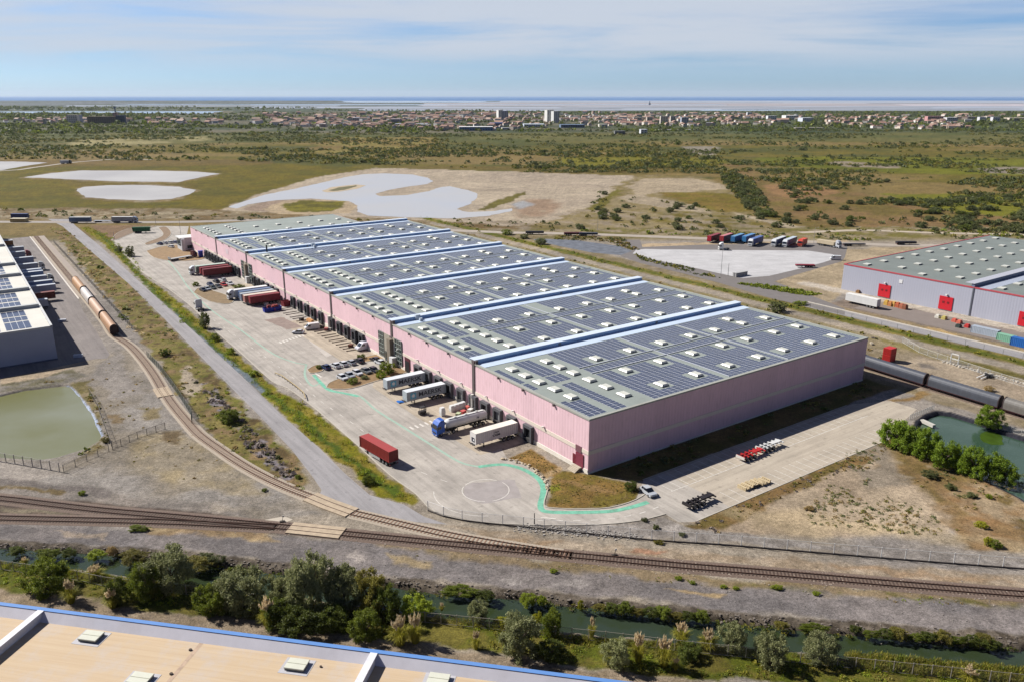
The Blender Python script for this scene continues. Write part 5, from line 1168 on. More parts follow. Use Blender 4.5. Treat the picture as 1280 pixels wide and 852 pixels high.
def cab(t, x, c, dark=(60, 60, 64), high=True, stripe_=None, sleeper=True, fair=True):
    """tractor cab with its nose at x (front faces +x)"""
    H = 3.75 if high else 3.2; W = 1.24; m = M(c, .35, .05, 1, 0, 0, .15, .6)
    L_ = 2.3 if sleeper else 1.7
    pr = [(x-L_, .95), (x-.05, .75), (x, 1.3), (x-.06, 1.95), (x-.28, H-.6), (x-.75, H), (x-L_, H-.02)]
    mb = MB(); mb.prof(pr, -W, W); mb.box(x-.42, x+.05, -W, W, .38, .78); o = mb.build('cab', m, t)
    mb = MB(); mb.add([(x-.035, -1.08, 2.0), (x-.035, 1.08, 2.0), (x-.245, 1.02, H-.68), (x-.245, -1.02, H-.68)], [(0, 1, 2, 3)]); mb.v = [(a+.02, b_, c_) for a, b_, c_ in mb.v]; mb.build('windscreen', WIN, o)
    for s in (-1, 1):
        MB().box(x-1.35, x-.42, s*(W+.012)-.01, s*(W+.012)+.01, 2.0, 2.75).build('side_window', WIN, o)
        MB().box(x-.2, x-.02, s*(W+.2)-.1, s*(W+.2)+.1, 1.9, 2.75).build('mirror', CHAS, o)
        MB().box(x+.03, x+.065, s*.95-.2, s*.95+.2, .5, .72).build('headlight', LAMP, o)
    MB().box(x+.0, x+.03, -.8, .8, .85, 1.25).build('grille', M(dark, .5), o)
    if fair: MB().prof([(x-L_, H-.02), (x-.8, H-.0), (x-1.4, H+.35), (x-L_, H+.42)], -1.1, 1.1).build('roof_spoiler', m, o)
    mb = MB()
    for s in (-.42, .42): mb.box(x-6.0, x-.6, s-.06, s+.06, .72, .98)
    mb.box(x-5.2, x-4.0, -.5, .5, .98, 1.14); mb.build('chassis', CHAS, t)
    for s in (-1, 1):
        MB().tube((x-3.9, s*.95, .62), (x-2.75, s*.95, .62), .3, 10).build('fuel_tank', M((172, 174, 178), .35, .1, 2, .6), t)
        wheel(t, x-1.4, s*1.0, .5, .34); wheel(t, x-4.9, s*.92, .5, .32, True)
        MB().box(x-5.5, x-4.3, s*.95-.28, s*.95+.28, 1.04, 1.1).build('mudguard', CHAS, t)
def vehicle(name, p, rz, label, cat, group=None): return empty(name, (p[0], p[1], 0), rz, label, cat, group)
RZB = TH+PI/2      # heading -b (away from the pink wall)
RZA = TH           # heading +a
def star(n, r1, r2, cx, cy):
    return [((r1 if i % 2 == 0 else r2)*math.cos(PI*i/n+PI/2)+cx, (r1 if i % 2 == 0 else r2)*math.sin(PI*i/n+PI/2)+cy) for i in range(2*n)]
def lettering(txt, size, parent, m, loc, rot, name='lettering', bold=.0, sx=1.0):
    cu = bpy.data.curves.new('t', 'FONT'); cu.body = txt; cu.size = size; cu.align_x = 'CENTER'; cu.align_y = 'CENTER'; cu.offset = bold; cu.resolution_u = 2
    to = bpy.data.objects.new('t', cu); col.objects.link(to); dg = bpy.context.evaluated_depsgraph_get(); dg.update()
    me = bpy.data.meshes.new_from_object(to.evaluated_get(dg)); bpy.data.objects.remove(to); me.materials.clear(); me.materials.append(m)
    o = bpy.data.objects.new(name, me); link(o, parent); o.location = loc; o.rotation_euler = rot; o.scale = (sx, 1, 1); return o
# side of a docked trailer that the camera sees is its local -y?  heading -b: local y = -a direction
def docked_x(b_rear=-1.0): return b_rear
def trailer_root(name, a_, b_rear, label, cat='trailer', group=None, ang=RZB):
    x, y = L(a_, b_rear); return vehicle(name, (x, y), ang, label, cat, group)
def boxtrailer(t, c, L_=13.6, z0=1.15, h=2.75, dirt=.2, ribs=False, roof=None, skirt=None, name='cargo_box'):
    m = M(c, .5, .06, .6, 0, 0, dirt); mb = MB(); mb.box(0, L_, -1.275, 1.275, z0, z0+h); o = mb.build(name, m, t)
    d = MB()
    for s in (-1, 1):
        d.box(-.03, 0, s*.64-.6, s*.64+.6, z0+.05, z0+h-.05)
    d.build('rear_door', m, o)
    e = MB(); e.box(-.02, L_+.02, -1.29, 1.29, z0+h-.1, z0+h+.01).box(-.02, L_+.02, -1.29, 1.29, z0-.08, z0+.08); e.build('edge_rail', M(tuple(min(255, int(q*1.02)) for q in (roof or (226, 226, 224))), .5), o)
    if roof: MB().box(.05, L_-.05, -1.25, 1.25, z0+h+.01, z0+h+.02).build('roof_panel', M(roof, .6, .06, .5, 0, 0, .25), o)
    skeleton(t, 0, L_, z0-.08)
    return o
# --- two grey containers with the shipping line's name, docked
MG = (176, 186, 192); NAVY = M((38, 44, 62), .5); SKYB = M((96, 184, 214), .5); WHM = M((240, 240, 238), .5)
for i, (u, v) in enumerate(((480, 487.5), (502, 503.5))):
    a_ = AB(u, v, 1.25)[0]+1.22; 
    t = trailer_root('container_trailer', a_, -1.2, ['grey shipping container lettered MAERSK at the dock nearer the parked cars', 'grey shipping container lettered MAERSK at the dock nearer the blue tanker lorry'][i], 'container trailer', 'grey lettered containers at the docks')
    c_ = put_container(t, 0, 12.19, 1.3, MG, 2.6 if i else 2.6, dirt=.2, roof=(226, 232, 236)); skeleton(t, .0, 12.6, 1.3)
    # visible side: local +y faces -a (towards the camera)
    side = -1 if math.sin(RZB+PI/2) > 0 else 1
    ys = side*1.262
    rot = (PI/2, 0, PI if side > 0 else 0)
    lettering('MAERSK', 1.75, c_, NAVY, (5.0 if side > 0 else 5.0, ys, 2.62), rot, 'lettering', .035, 1.12)
    mb = MB(); mb.box(9.35, 11.05, min(ys, ys-side*.02), max(ys, ys-side*.02), 1.82, 3.42); mb.build('emblem', SKYB, c_)
    st = star(7, .72, .36, 0, 0); mb = MB(); mb.add([(10.2+p[0], ys+side*.006, 2.62+p[1]) for p in st], [tuple(range(14))]); mb.build('emblem_star', WHM, c_)
t = empty('dolly_jack', (*at(501, 502), 0), RZB, 'small bright blue ramp on the ground by the nearer MAERSK container', 'ramp'); MB().prof([(-.9, 0), (.9, 0), (.9, .35), (.5, .35)], -.8, .8).build('ramp_plate', M((40, 120, 210), .5), t)
# --- white container with small emblem
a_ = AB(594, 556, 1.25)[0]+1.22
t = trailer_root('container_trailer', a_, -1.2, 'white container trailer docked nearest the corner of the pink warehouse', 'container trailer')
c_ = put_container(t, 0, 12.19, 1.3, (232, 228, 224), 2.75, dirt=.12, roof=(246, 240, 226)); skeleton(t, 0, 12.6, 1.3)
lettering('CMA', .5, c_, NAVY, (6.3, ys, 3.15), rot, 'lettering', .01, 1.5); lettering('CGM', .7, c_, NAVY, (6.3, ys, 2.4), rot, 'lettering', .03, 1.4)
MB().box(12.19, 12.22, -.6, .75, 1.7, 2.8).build('number_panel', NAVY, c_)
mb = MB(); mb.add([(12.23, .1, 1.95), (12.23, .6, 2.1), (12.23, .55, 2.55), (12.23, .05, 2.4)], [(0, 1, 2, 3)]); mb.build('emblem', WHM, c_)
# --- blue tractor with white tank trailer
x, y = L(AB(575, 553, 0)[0]+1.0, -1.8)
fr = at(541, 551, 0); bk = at(590, 538, 0)
ta_ = math.atan2(at(541, 549)[1]-at(596, 533)[1], at(541, 549)[0]-at(596, 533)[0])
aT = 37.6
t = trailer_root('tanker_lorry', aT, -2.0, 'white tanker trailer with a bright blue cab backed towards the docks', 'tanker lorry')
mb = MB(); R0 = 1.2; n = 16; L0, L1 = 0.2, 12.2
V = []; F = []
secs = [(L0, .55), (L0+.35, .95), (L0+.8, 1.0), (L1-.8, 1.0), (L1-.3, .92), (L1, .5)]
for x_, s in secs:
    for i in range(n):
        an = 2*PI*i/n; V.append((x_, R0*s*math.cos(an)*1.03, 2.45+.02*x_*0+R0*s*math.sin(an)*.98))
for k in range(len(secs)-1):
    for i in range(n): F.append((k*n+i, k*n+(i+1) % n, (k+1)*n+(i+1) % n, (k+1)*n+i))
F += [tuple(range(n)), tuple(range((len(secs)-1)*n, len(secs)*n))[::-1]]
mb.add(V, F); tk = mb.build('tank', M((232, 232, 230), .35, .05, .5, 0, 0, .2), t, smooth=True)
MB().box(1, 11.4, -.35, .35, 3.62, 3.7).build('catwalk', M((226, 226, 222)), tk)
for xx in (3, 6.2, 9.4): MB().tube((xx, 0, 3.6), (xx, 0, 3.86), .32, 10).build('manhole', M((214, 214, 210)), tk)
lettering('N', .9, tk, M((40, 44, 90)), (3.4, -1.262 if ys < 0 else 1.262, 2.6), rot, 'lettering', .02)
skeleton(t, .3, 12.2, 1.3, legs=True); cab(t, 15.4, (24, 92, 190), high=True); MB().box(14.98, 15.0, -.1, .1, 1, 1.1).build('badge', WHM, t)
# --- red container standing out in the yard
pf = at(452, 557); pb = at(488, 577.5); ang = math.atan2(pf[1]-pb[1], pf[0]-pb[0])
nx, ny = -math.sin(ang), math.cos(ang); cx_, cy_ = at(475, 573.5)
t = vehicle('container_trailer', (at(492, 577, 1.25)[0], at(492, 577, 1.25)[1]+.4), ang, 'brick red shipping container on a trailer standing alone in the yard', 'container trailer')
put_container(t, 0, 12.19, 1.25, (152, 46, 44), 2.6, dirt=.3, roof=(176, 66, 64)); skeleton(t, 0, 12.6, 1.25, c=(120, 122, 124))
for s in (-1, 1): MB().box(3.9, 8.4, s*1.22-.03, s*1.22+.03, .45, 1.05).build('side_guard', M((190, 190, 188)), t)
# --- group of trailers midway along the facade
def at_dock(u, v, z=1.15): return AB(u, v, z)[0]+1.25
def len_to(u, v, z=1.15): return -AB(u, v, z)[1]
a1 = at_dock(315, 380); bf = len_to(312, 380)
grp = 'trailers docked side by side midway along the pink wall'
t = trailer_root('container_trailer', a1, -1.4, 'dark red container docked behind the blue skip', 'container trailer'); put_container(t, 0, 12.2, 1.3, (134, 34, 42), 2.7, dirt=.25); skeleton(t, 0, 12.6, 1.3)
t = trailer_root('semi_trailer', a1+3.6, -1.2, 'cream roofed trailer with brown side next to the dark red container', 'trailer'); boxtrailer(t, (170, 120, 112), roof=(232, 216, 200), L_=13.4)
t = trailer_root('semi_trailer', a1+7.4, -1.2, 'slate grey trailer second from the cream roofed one', 'trailer'); boxtrailer(t, (112, 122, 142), roof=(178, 186, 194), L_=13.6)
t = trailer_root('semi_trailer', a1+11.2, -1.2, 'dark blue trailer beside the docked white lorry', 'trailer'); boxtrailer(t, (58, 78, 116), roof=(96, 118, 152), L_=13.0)
t = trailer_root('articulated_lorry', a1+15.6, -1.2, 'white articulated lorry docked beside the dark blue trailer', 'lorry'); boxtrailer(t, (214, 218, 224), roof=(240, 240, 238)); cab(t, 16.4, (226, 228, 232))
# --- farther group
a2 = at_dock(257, 345)
t = trailer_root('container_trailer', a2, -1.4, 'dark red container, nearest of the far docked pair', 'container trailer'); put_container(t, 0, 13, 1.3, (122, 34, 42), 2.8, dirt=.25); skeleton(t, 0, 13, 1.3)
t = trailer_root('container_trailer', a2+4.6, -1.4, 'dark red container, farther of the far docked pair beside the green-roofed lorry', 'container trailer'); put_container(t, 0, 13, 1.3, (134, 30, 38), 2.8, dirt=.25); skeleton(t, 0, 13, 1.3)
t = trailer_root('articulated_lorry', a2+10.4, -1.2, 'white lorry with a pale green roof at the far docks', 'lorry'); boxtrailer(t, (120, 140, 132), roof=(196, 212, 200)); cab(t, 16.6, (220, 226, 230))
# --- blue skip with red scrap, red skip
def skip(u, v, c, label, L_=6.0, rz=RZB, junk=None, h=1.7):
    t = vehicle('skip', at(u, v), rz, label, 'skip'); m = M(c, .6, .12, 1, 0, 0, .3)
    mb = MB(); w = 1.2
    for s in (-1, 1): mb.add([(-L_/2, s*w*.85, .1), (L_/2, s*w*.85, .1), (L_/2+.25, s*w, h), (-L_/2-.25, s*w, h), (-L_/2, s*(w*.85-.08), .1), (L_/2, s*(w*.85-.08), .1), (L_/2+.2, s*(w-.08), h), (-L_/2-.2, s*(w-.08), h)], [(0,1,2,3), (4,7,6,5), (3,2,6,7)])
    for s in (-1, 1): mb.add([(s*L_/2, -w*.85, .1), (s*L_/2, w*.85, .1), (s*(L_/2+.25), w, h), (s*(L_/2+.25), -w, h), (s*(L_/2-.06), -w*.85, .1), (s*(L_/2-.06), w*.85, .1), (s*(L_/2+.2), w, h), (s*(L_/2+.2), -w, h)], [(0,1,2,3), (4,7,6,5), (3,2,6,7)])
    mb.box(-L_/2, L_/2, -w*.85, w*.85, .1, .3)
    for i in range(5):
        x = -L_/2+L_*i/4
        for s in (-1, 1): mb.box(x-.06, x+.06, s*w*.93-.1, s*w*.93+.1, .1, h)
    mb.build('skip_body', m, t)
    if junk:
        rs = random.Random(int(u)); mb = MB()
        for i in range(14): mb.cbox(rs.uniform(-L_/2+.5, L_/2-.5), rs.uniform(-.7, .7), .3, rs.uniform(.4, 1.2), rs.uniform(.3, .8), h-rs.uniform(-.5, .3), rs.uniform(0, 3))
        o = mb.build('scrap', M(junk, .8, .3, 1)); o.location = t.location; o.rotation_euler = t.rotation_euler
        tag(o, 'heap of scrap loaded in the '+label, 'scrap heap', None, 'stuff')
    return t
skip(340.5, 389, (24, 44, 160), 'deep blue open skip by the red container', 6.5, RZB, (176, 80, 74))
skip(360, 382, (134, 24, 40), 'round-cornered dark red skip against the pink wall', 4.5, RZB+.2, None, 2.2)
skip(331, 379, (186, 150, 130), 'pale skip of cardboard by the dark red container', 3.0, RZB, (206, 170, 140), 1.3)
# --- lone tractor unit by the ditch, flatbed and trucks at the far loop
t = vehicle('tractor_unit', at(250, 388), RZA-.05, 'white tractor unit parked alone at the ditch side of the yard', 'lorry cab'); cab(t, 3.2, (226, 228, 232)); 
t = vehicle('flatbed_lorry', at(212, 327), TH-1.25, 'low grey flatbed trailer with a dark red cab on the far island', 'lorry')
MB().box(0, 12, -1.25, 1.25, 1.05, 1.3).box(0, .15, -1.25, 1.25, 1.3, 2.3).build('load_bed', M((186, 186, 184), .7), t); skeleton(t, 0, 12, 1.05, legs=False); cab(t, 15, (96, 30, 36), high=False)
t = vehicle('tipper_trailer', at(167, 291.5), .15, 'green tipping trailer in the loop at the far end', 'trailer')
mb = MB(); mb.prof([(0, 1.2), (9.5, 1.2), (10, 3.6), (-.3, 3.6)], -1.25, 1.25)
for i in range(9): mb.box(i*1.15, i*1.15+.12, -1.33, 1.33, 1.2, 3.6)
mb.build('tipper_body', M((34, 104, 62), .6, .1, 1, 0, 0, .2), t); skeleton(t, 0, 10, 1.2)
def lorry(p, rz, cabc, boxc, label, roof=None, rev=False, cat='lorry', group=None, cabon=True, L_=13.6, nm='articulated_lorry', hh=2.8):
    t = vehicle(nm, p, rz, label, cat, group); boxtrailer(t, boxc, L_=L_, roof=roof, h=hh)
    if cabon: cab(t, L_+2.8, cabc)
    return t
lorry(at(88, 279), 0.02, (0,)*3, (104, 122, 152), 'slate blue trailer standing on the far road, left of the white lorry', roof=(226, 228, 228), cabon=False, nm='semi_trailer', cat='trailer')
lorry(at(141, 278.5), 0.02, (196, 206, 222), (196, 200, 206), 'white lorry with a pale blue cab driving along the far road', roof=(230, 230, 228))
t = vehicle('flatbed_trailer', at(118, 278), 0.02, 'empty low flatbed on the far road between two trailers', 'trailer'); MB().box(0, 11, -1.2, 1.2, 1.0, 1.2).build('load_bed', M((190, 196, 204)), t); skeleton(t, 0, 11, 1.0)
t = lorry(at(15.5, 274.5), 0.0, (0,)*3, (30, 52, 110), 'dark blue container on the far road at the left', roof=(60, 84, 140), cabon=False, nm='container_trailer', L_=11, cat='trailer')
t = empty('shed', (*at(15, 277.5), 0), 0, 'low tan shed in front of the dark blue container', 'shed'); MB().box(0, 10, -2, 2, 0, 2.2).build('wall', M((190, 166, 112)), t); MB().box(-.2, 10.2, -2.2, 2.2, 2.2, 2.4).build('roof', M((214, 204, 180)), t)
t = lorry(at(76, 205), .02, (0,)*3, (206, 214, 222), 'white van lorry far out on the marsh road', roof=(236, 238, 240), cabon=True, L_=11); t.scale = (.95, 1, 1.1)
# --- cars and vans
def car(p, rz, c, label, group=None, kind='hatch', cat='car'):
    t = vehicle('parked_car', p, rz, label, cat, group); m = M(c, .3, .03, 1, 0, 0, 0, .6)
    if kind == 'van':
        t.name = 'parked_van'; pr = [(-2.6, .35), (2.3, .35), (2.6, .6), (2.55, 1.05), (1.95, 1.25), (1.25, 2.15), (.9, 2.3), (-2.55, 2.3), (-2.62, 2.1)]
        o = MB().prof(pr, -.98, .98).build('body', m, t); MB().add([(1.98, -.85, 1.28), (1.98, .85, 1.28), (1.33, .8, 2.08), (1.33, -.8, 2.08)], [(0, 1, 2, 3)]).build('windscreen', WIN, o); wb, r = 1.65, .35
        for s in (-1, 1): MB().box(.6, 1.45, s*.99-.01, s*.99+.01, 1.3, 1.9).build('side_window', WIN, o)
    else:
        es = kind == 'estate' 
        pr = [(-2.1, .3), (2.05, .28), (2.15, .5), (2.05, .78), (1.1, .93), (-1.95, .95), (-2.12, .7)]
        o = MB().prof(pr, -.88, .88).build('body', m, t)
        gp = [(1.15, .92), (.35, 1.4), (.1, 1.45), (-1.2, 1.45), (-1.75 if not kind == 'saloon' else -1.4, .95)]
        gh_ = MB().prof([(x_, z_, .92 if z_ > 1.2 else 1) for x_, z_ in gp], -.78, .78).build('glasshouse', WIN, t)
        MB().box(-1.22, .22, -.68, .68, 1.45, 1.475).build('roof_panel', m, t); 
        for s in (-1, 1): MB().box(-.55, -.47, s*.765-.01, s*.765+.01, .95, 1.42).build('door_pillar', m, t)
        wb, r = 1.3, .31
    for s in (-1, 1):
        wheel(t, wb, s*.8, r, .2); wheel(t, -wb, s*.8, r, .2)
        MB().box(2.06 if kind != 'van' else 2.5, 2.14 if kind != 'van' else 2.62, s*.62-.18, s*.62+.18, .56, .72).build('headlight', LAMP, t)
        MB().box(-2.14 if kind != 'van' else -2.64, -2.08 if kind != 'van' else -2.6, s*.68-.12, s*.68+.12, .66, .86).build('rear_lamp', RLAMP, t)
    return t
WC, SC, DC, BC = (226, 228, 232), (176, 182, 190), (38, 42, 58), (44, 62, 104)
hA = RZA+.12
r1 = [(407, 460.5, BC, 'dark blue car, first in the nearer-wall row at the island tip'), (419, 458.5, WC, 'white car right of the dark blue one in the back row'), (428.5, 456.5, WC, 'white car in the middle of the back row'), (438.5, 454.8, SC, 'silver car left of the black one in the back row'), (449, 452.6, DC, 'black car ending the back row of the small car park'),
      (469, 451, DC, 'black car parked close to the office entrance'), (475, 454.5, WC, 'white car half hidden by the round bush at the office')]
for u, v, c, l in r1: car(at(u, v), hA, c, l, 'cars in the small car park by the office')
r2 = [(428, 473.4, WC, 'white car with blue screen first in the front row'), (437, 470.8, SC, 'silver car second in the front row'), (446.5, 467.6, WC, 'white car third in the front row beside the bush'), (457.5, 465.4, (110, 116, 118), 'grey-green car fourth in the front row'), (467.5, 464, DC, 'black car ending the front row')]
for u, v, c, l in r2: car(at(u, v), hA+PI, c, l, 'cars in the small car park by the office')
car(at(373, 417), RZA+.9, (214, 218, 224), 'white car pulling across the yard left of the white van', None, 'estate')
t = car(at(390, 411.5), RZB-.15, (232, 230, 230), 'white van standing by the middle docks', None, 'van', 'van')
t = car(at(457, 436), RZB+.1, (224, 226, 236), 'long white van backed to the dark roller door', None, 'van', 'van'); t.scale = (1.35, 1.15, 1.15)
car(at(810, 616.5), math.atan2(at(815, 620)[1]-at(804, 611)[1], at(815, 620)[0]-at(804, 611)[0])+.05, (196, 200, 206), 'silver saloon parked beside the bush at the lawn corner', None, 'saloon')
for u, v, c, l in [(263, 357, BC, 'dark blue car at the back left of the far small car park'), (270.5, 353, DC, 'black car at the back of the far small car park'), (279, 351.5, WC, 'white car at the back of the far small car park'),
                   (254, 364, DC, 'black car alone between the shrub and the red car'), (259.5, 362.5, SC, 'silver car first in the front row near the shrub'), (266, 361, (90, 96, 92), 'dark grey-green car second in the far front row'), (273, 359.5, (96, 98, 98), 'dark grey car left of the red car'), (280, 357.5, (190, 44, 40), 'bright red car in the far front row'), (288, 356, WC, 'white car right of the red car')]:
    car(at(u, v), hA+(PI if v > 355 else 0), c, l, 'cars in the far small car park')
for i, (u, v, c, l) in enumerate([(200, 306, BC, 'dark blue car leftmost in the gatehouse row'), (206, 305, WC, 'white car second in the gatehouse row'), (212.5, 304.5, WC, 'white car third in the gatehouse row'), (218.5, 304, (150, 156, 184), 'lilac grey car in the gatehouse row'), (223, 303.5, DC, 'dark car right in the gatehouse row'), (227, 303, BC, 'navy car nearest the gatehouse'), (214, 309.5, WC, 'white car in front of the gatehouse row'), (226, 308.5, SC, 'silver car in front, nearest the gatehouse shrub')]):
    car(at(u, v), hA+.2, c, l, 'cars by the gatehouse')
t = car(at(244, 381), RZA+.3, DC, 'dark car by the ditch left of the white tractor unit') if False else None
# --- skeletal trailers on the side road
def skel(u, v, c, label, L_=11.5, rz=None):
    t = vehicle('skeletal_trailer', at(u, v), RZ if rz is None else rz, label, 'trailer'); m = M(c, .5, .1, 1, 0, 0, .15)
    mb = MB()
    for s in (-.45, .45): mb.box(0, L_, s-.09, s+.09, 1.0, 1.3)
    for i in range(6): x = i*(L_-.3)/5; mb.box(x, x+.3, -1.22, 1.22, 1.02, 1.26)
    mb.build('frame', m, t)
    MB().box(L_-3.4, L_, -.6, .6, 1.3, 1.36).build('gooseneck', m, t); MB().box(-.1, .05, -1.22, 1.22, .7, 1.3).build('rear_beam', M((226, 222, 214)) if c[0] > 100 else m, t)
    for i in range(3):
        for s in (-1, 1): wheel(t, 1.3+1.31*i, s*1.0, .5, .38)
        MB().box(1.2+1.31*i, 1.4+1.31*i, -.9, .9, .42, .6).build('axle', CHAS, t)
    for s in (-1, 1): MB().box(L_-3, L_-2.85, s*.85-.08, s*.85+.08, 0, 1.0).build('landing_leg', m, t)
    return t
x0, y0 = L(-16.3, 32.0); 
pr_ = at(925, 574)
ar, br = AB(925, 574); skel(925, 576, (196, 44, 44), 'red skeletal container trailer on the side road', 7.5)
skel(949, 565, (228, 228, 226), 'white skeletal trailer in line behind the red one', 7.5)
skel(858, 636, (44, 38, 40), 'black skeletal trailer parked in the near bays', 7.5)
def beams(u, v, label, w=2.2):
    t = vehicle('pallet_stack', at(u, v), RZ, label, 'pallet stack'); mb = MB()
    for j in range(3):
        for i in range(5): mb.box(-1.4, 1.4, -w/2+i*w/4.4, -w/2+i*w/4.4+.22, j*.28, j*.28+.06)
        for i in range(3): mb.box(-1.4+i*1.25, -1.1+i*1.25, -w/2, w/2, j*.28+.06, j*.28+.26)
    mb.build('pallet_boards', M((216, 196, 158), .8, .2, 1), t); return t
beams(932, 609, 'pale timber stack nearest the black skeletal trailer'); beams(943, 605, 'pale timber stack in the middle of the row by the brown verge'); beams(953, 603, 'pale timber stack farthest along the brown verge')
MB().box(-.9, .9, -.4, .4, 0, .5).build('scrap', M((44, 38, 36)), None, (*at(945, 608), 0), RZ); tag(bpy.data.objects['scrap.001'] if 'scrap.001' in bpy.data.objects and 'label' not in bpy.data.objects['scrap.001'] else [o for o in bpy.data.objects if o.name.startswith('scrap') and 'label' not in o][0], 'dark lump of scrap between the timber stacks', 'scrap')
# --- goods by the docks
BAG = M((226, 226, 224), .8, .06, 1)
for i, (u, v) in enumerate([(553, 519), (565, 513.5), (570, 512), (574.5, 510.5), (579, 509)]):
    mb = MB(); s = 1.5 if i else 1.3; h = 2.3 if i == 0 else 1.7
    mb.add([(-.55,-.55,0),(.55,-.55,0),(.55,.55,0),(-.55,.55,0),(-.65,-.65,h*.5),(.65,-.65,h*.5),(.65,.65,h*.5),(-.65,.65,h*.5),(-.5,-.5,h),(.5,-.5,h),(.5,.5,h),(-.5,.5,h)], [(8,9,10,11)]+[(a,(a+1)%4,4+(a+1)%4,4+a) for a in range(4)]+[(4+a,4+(a+1)%4,8+(a+1)%4,8+a) for a in range(4)])
    o = mb.build('bulk_bag', BAG, None, (*at(u, v), 0), RZ); o.name = 'bulk_bag'
    tag(o, ['tall white bulk bag standing alone behind the blue cab', 'white bulk bag in the row behind the tanker, nearest the cab', 'white bulk bag second in the row behind the tanker', 'white bulk bag third in the row behind the tanker', 'white bulk bag ending the row behind the tanker'][i], 'bulk bag', 'white bulk bags behind the tanker')
for i, (u, v, c) in enumerate([(586, 511, (216, 110, 100)), (592, 509, (206, 150, 120)), (597, 508.5, (214, 120, 104)), (579, 517, (206, 96, 92)), (588, 515, (236, 232, 226)), (602, 512, (196, 130, 96)), (573, 520, (190, 200, 160)), (594, 513, (230, 226, 220))]):
    mb = MB(); mb.box(-.75, .75, -.6, .6, 0, .15)
    for k in range(3): mb.box(-.7, .7, -.55, .55, .17+k*.3, .44+k*.3)
    o = mb.build('pallet_of_goods', M(c, .8, .2, 2), None, (*at(u, v), 0), RZ+.1*i)
    tag(o, ['salmon pallet load at the far end by the dock', 'tan pallet load next to the salmon ones', 'salmon pallet load against the dock bumper', 'red pallet load just behind the tank', 'white pallet load in the middle of the heap', 'brown pallet load nearest the dock wall', 'pale green pallet load behind the tank front', 'white pallet load right of the brown one'][i], 'pallet load', 'pallet loads behind the tanker')
def forklift(u, v, label, c=(60, 54, 52)):
    t = vehicle('forklift', at(u, v), RZ, label, 'forklift'); m = M(c, .6)
    MB().box(-1.1, .7, -.55, .55, .3, 1.1).build('body', m, t); mb = MB()
    for x in (-.7, .5):
        for s in (-.5, .5): mb.tube((x, s, 1.1), (x, s, 2.15), .05, 5)
    mb.box(-.75, .6, -.55, .55, 2.15, 2.22); mb.build('overhead_guard', CHAS, t)
    mb = MB(); mb.box(.75, .85, -.45, -.33, .1, 2.6).box(.75, .85, .33, .45, .1, 2.6).box(.75, .85, -.45, .45, 1.2, 1.35); mb.build('mast', CHAS, t)
    for s in (-.3, .3): MB().box(.85, 1.95, s-.06, s+.06, .1, .17).build('fork', CHAS, t)
    for x in (-.75, .45):
        for s in (-1, 1): wheel(t, x, s*.55, .28, .2)
forklift(528.5, 517.5, 'small dark forklift between the MAERSK trailer and the white bags')
# guide bars for backing lorries (dark steel pairs)
for gi, a_ in enumerate([x for x in D2]):
    for s in (-1.4, 1.4):
        x, y = L(a_+s, -1.3); o = MB().tube((0, 0, .12), (5.2, 0, .12), .11, 6).box(5.2, 5.4, -.12, .12, 0, .3).build('wheel_guide', M((92, 70, 58), .8), None, (x, y, 0), RZB)
        tag(o, 'low dark steel wheel guide in front of the middle docks', 'wheel guide', 'wheel guides at the middle docks')
t = MB().box(-2.5, 2.5, -.6, .6, 0, .8).box(-2.3, 1.8, -.4, .5, .8, 1.2).build('plank_stack', M((206, 150, 92), .8, .2, 1), None, (*at(388, 402.5), 0), RZA); tag(t, 'orange brown planks piled against the middle docks', 'plank stack')
for i, (u, v, c, l) in enumerate([(403, 410, (70, 58, 54), 'dark crate right of the white van'), (377, 400.5, (66, 56, 52), 'dark low crate on the wheel guides'), (413.5, 412.5, (214, 206, 196), 'pale crate by the white rain pipe'), (438.5, 433.5, (112, 66, 48), 'small brown crate at the end of the wheel guides'), (333, 382, (196, 190, 186), 'pale crate beside the blue skip'), (408, 413, (168, 92, 90), 'reddish pallet by the rain pipe')]):
    o = MB().box(-.7, .7, -.6, .6, 0, .9).box(-.75, .75, -.65, .65, .9, .98).build('crate', M(c, .8, .2, 2), None, (*at(u, v), 0), RZ+i*.2); tag(o, l, 'crate')
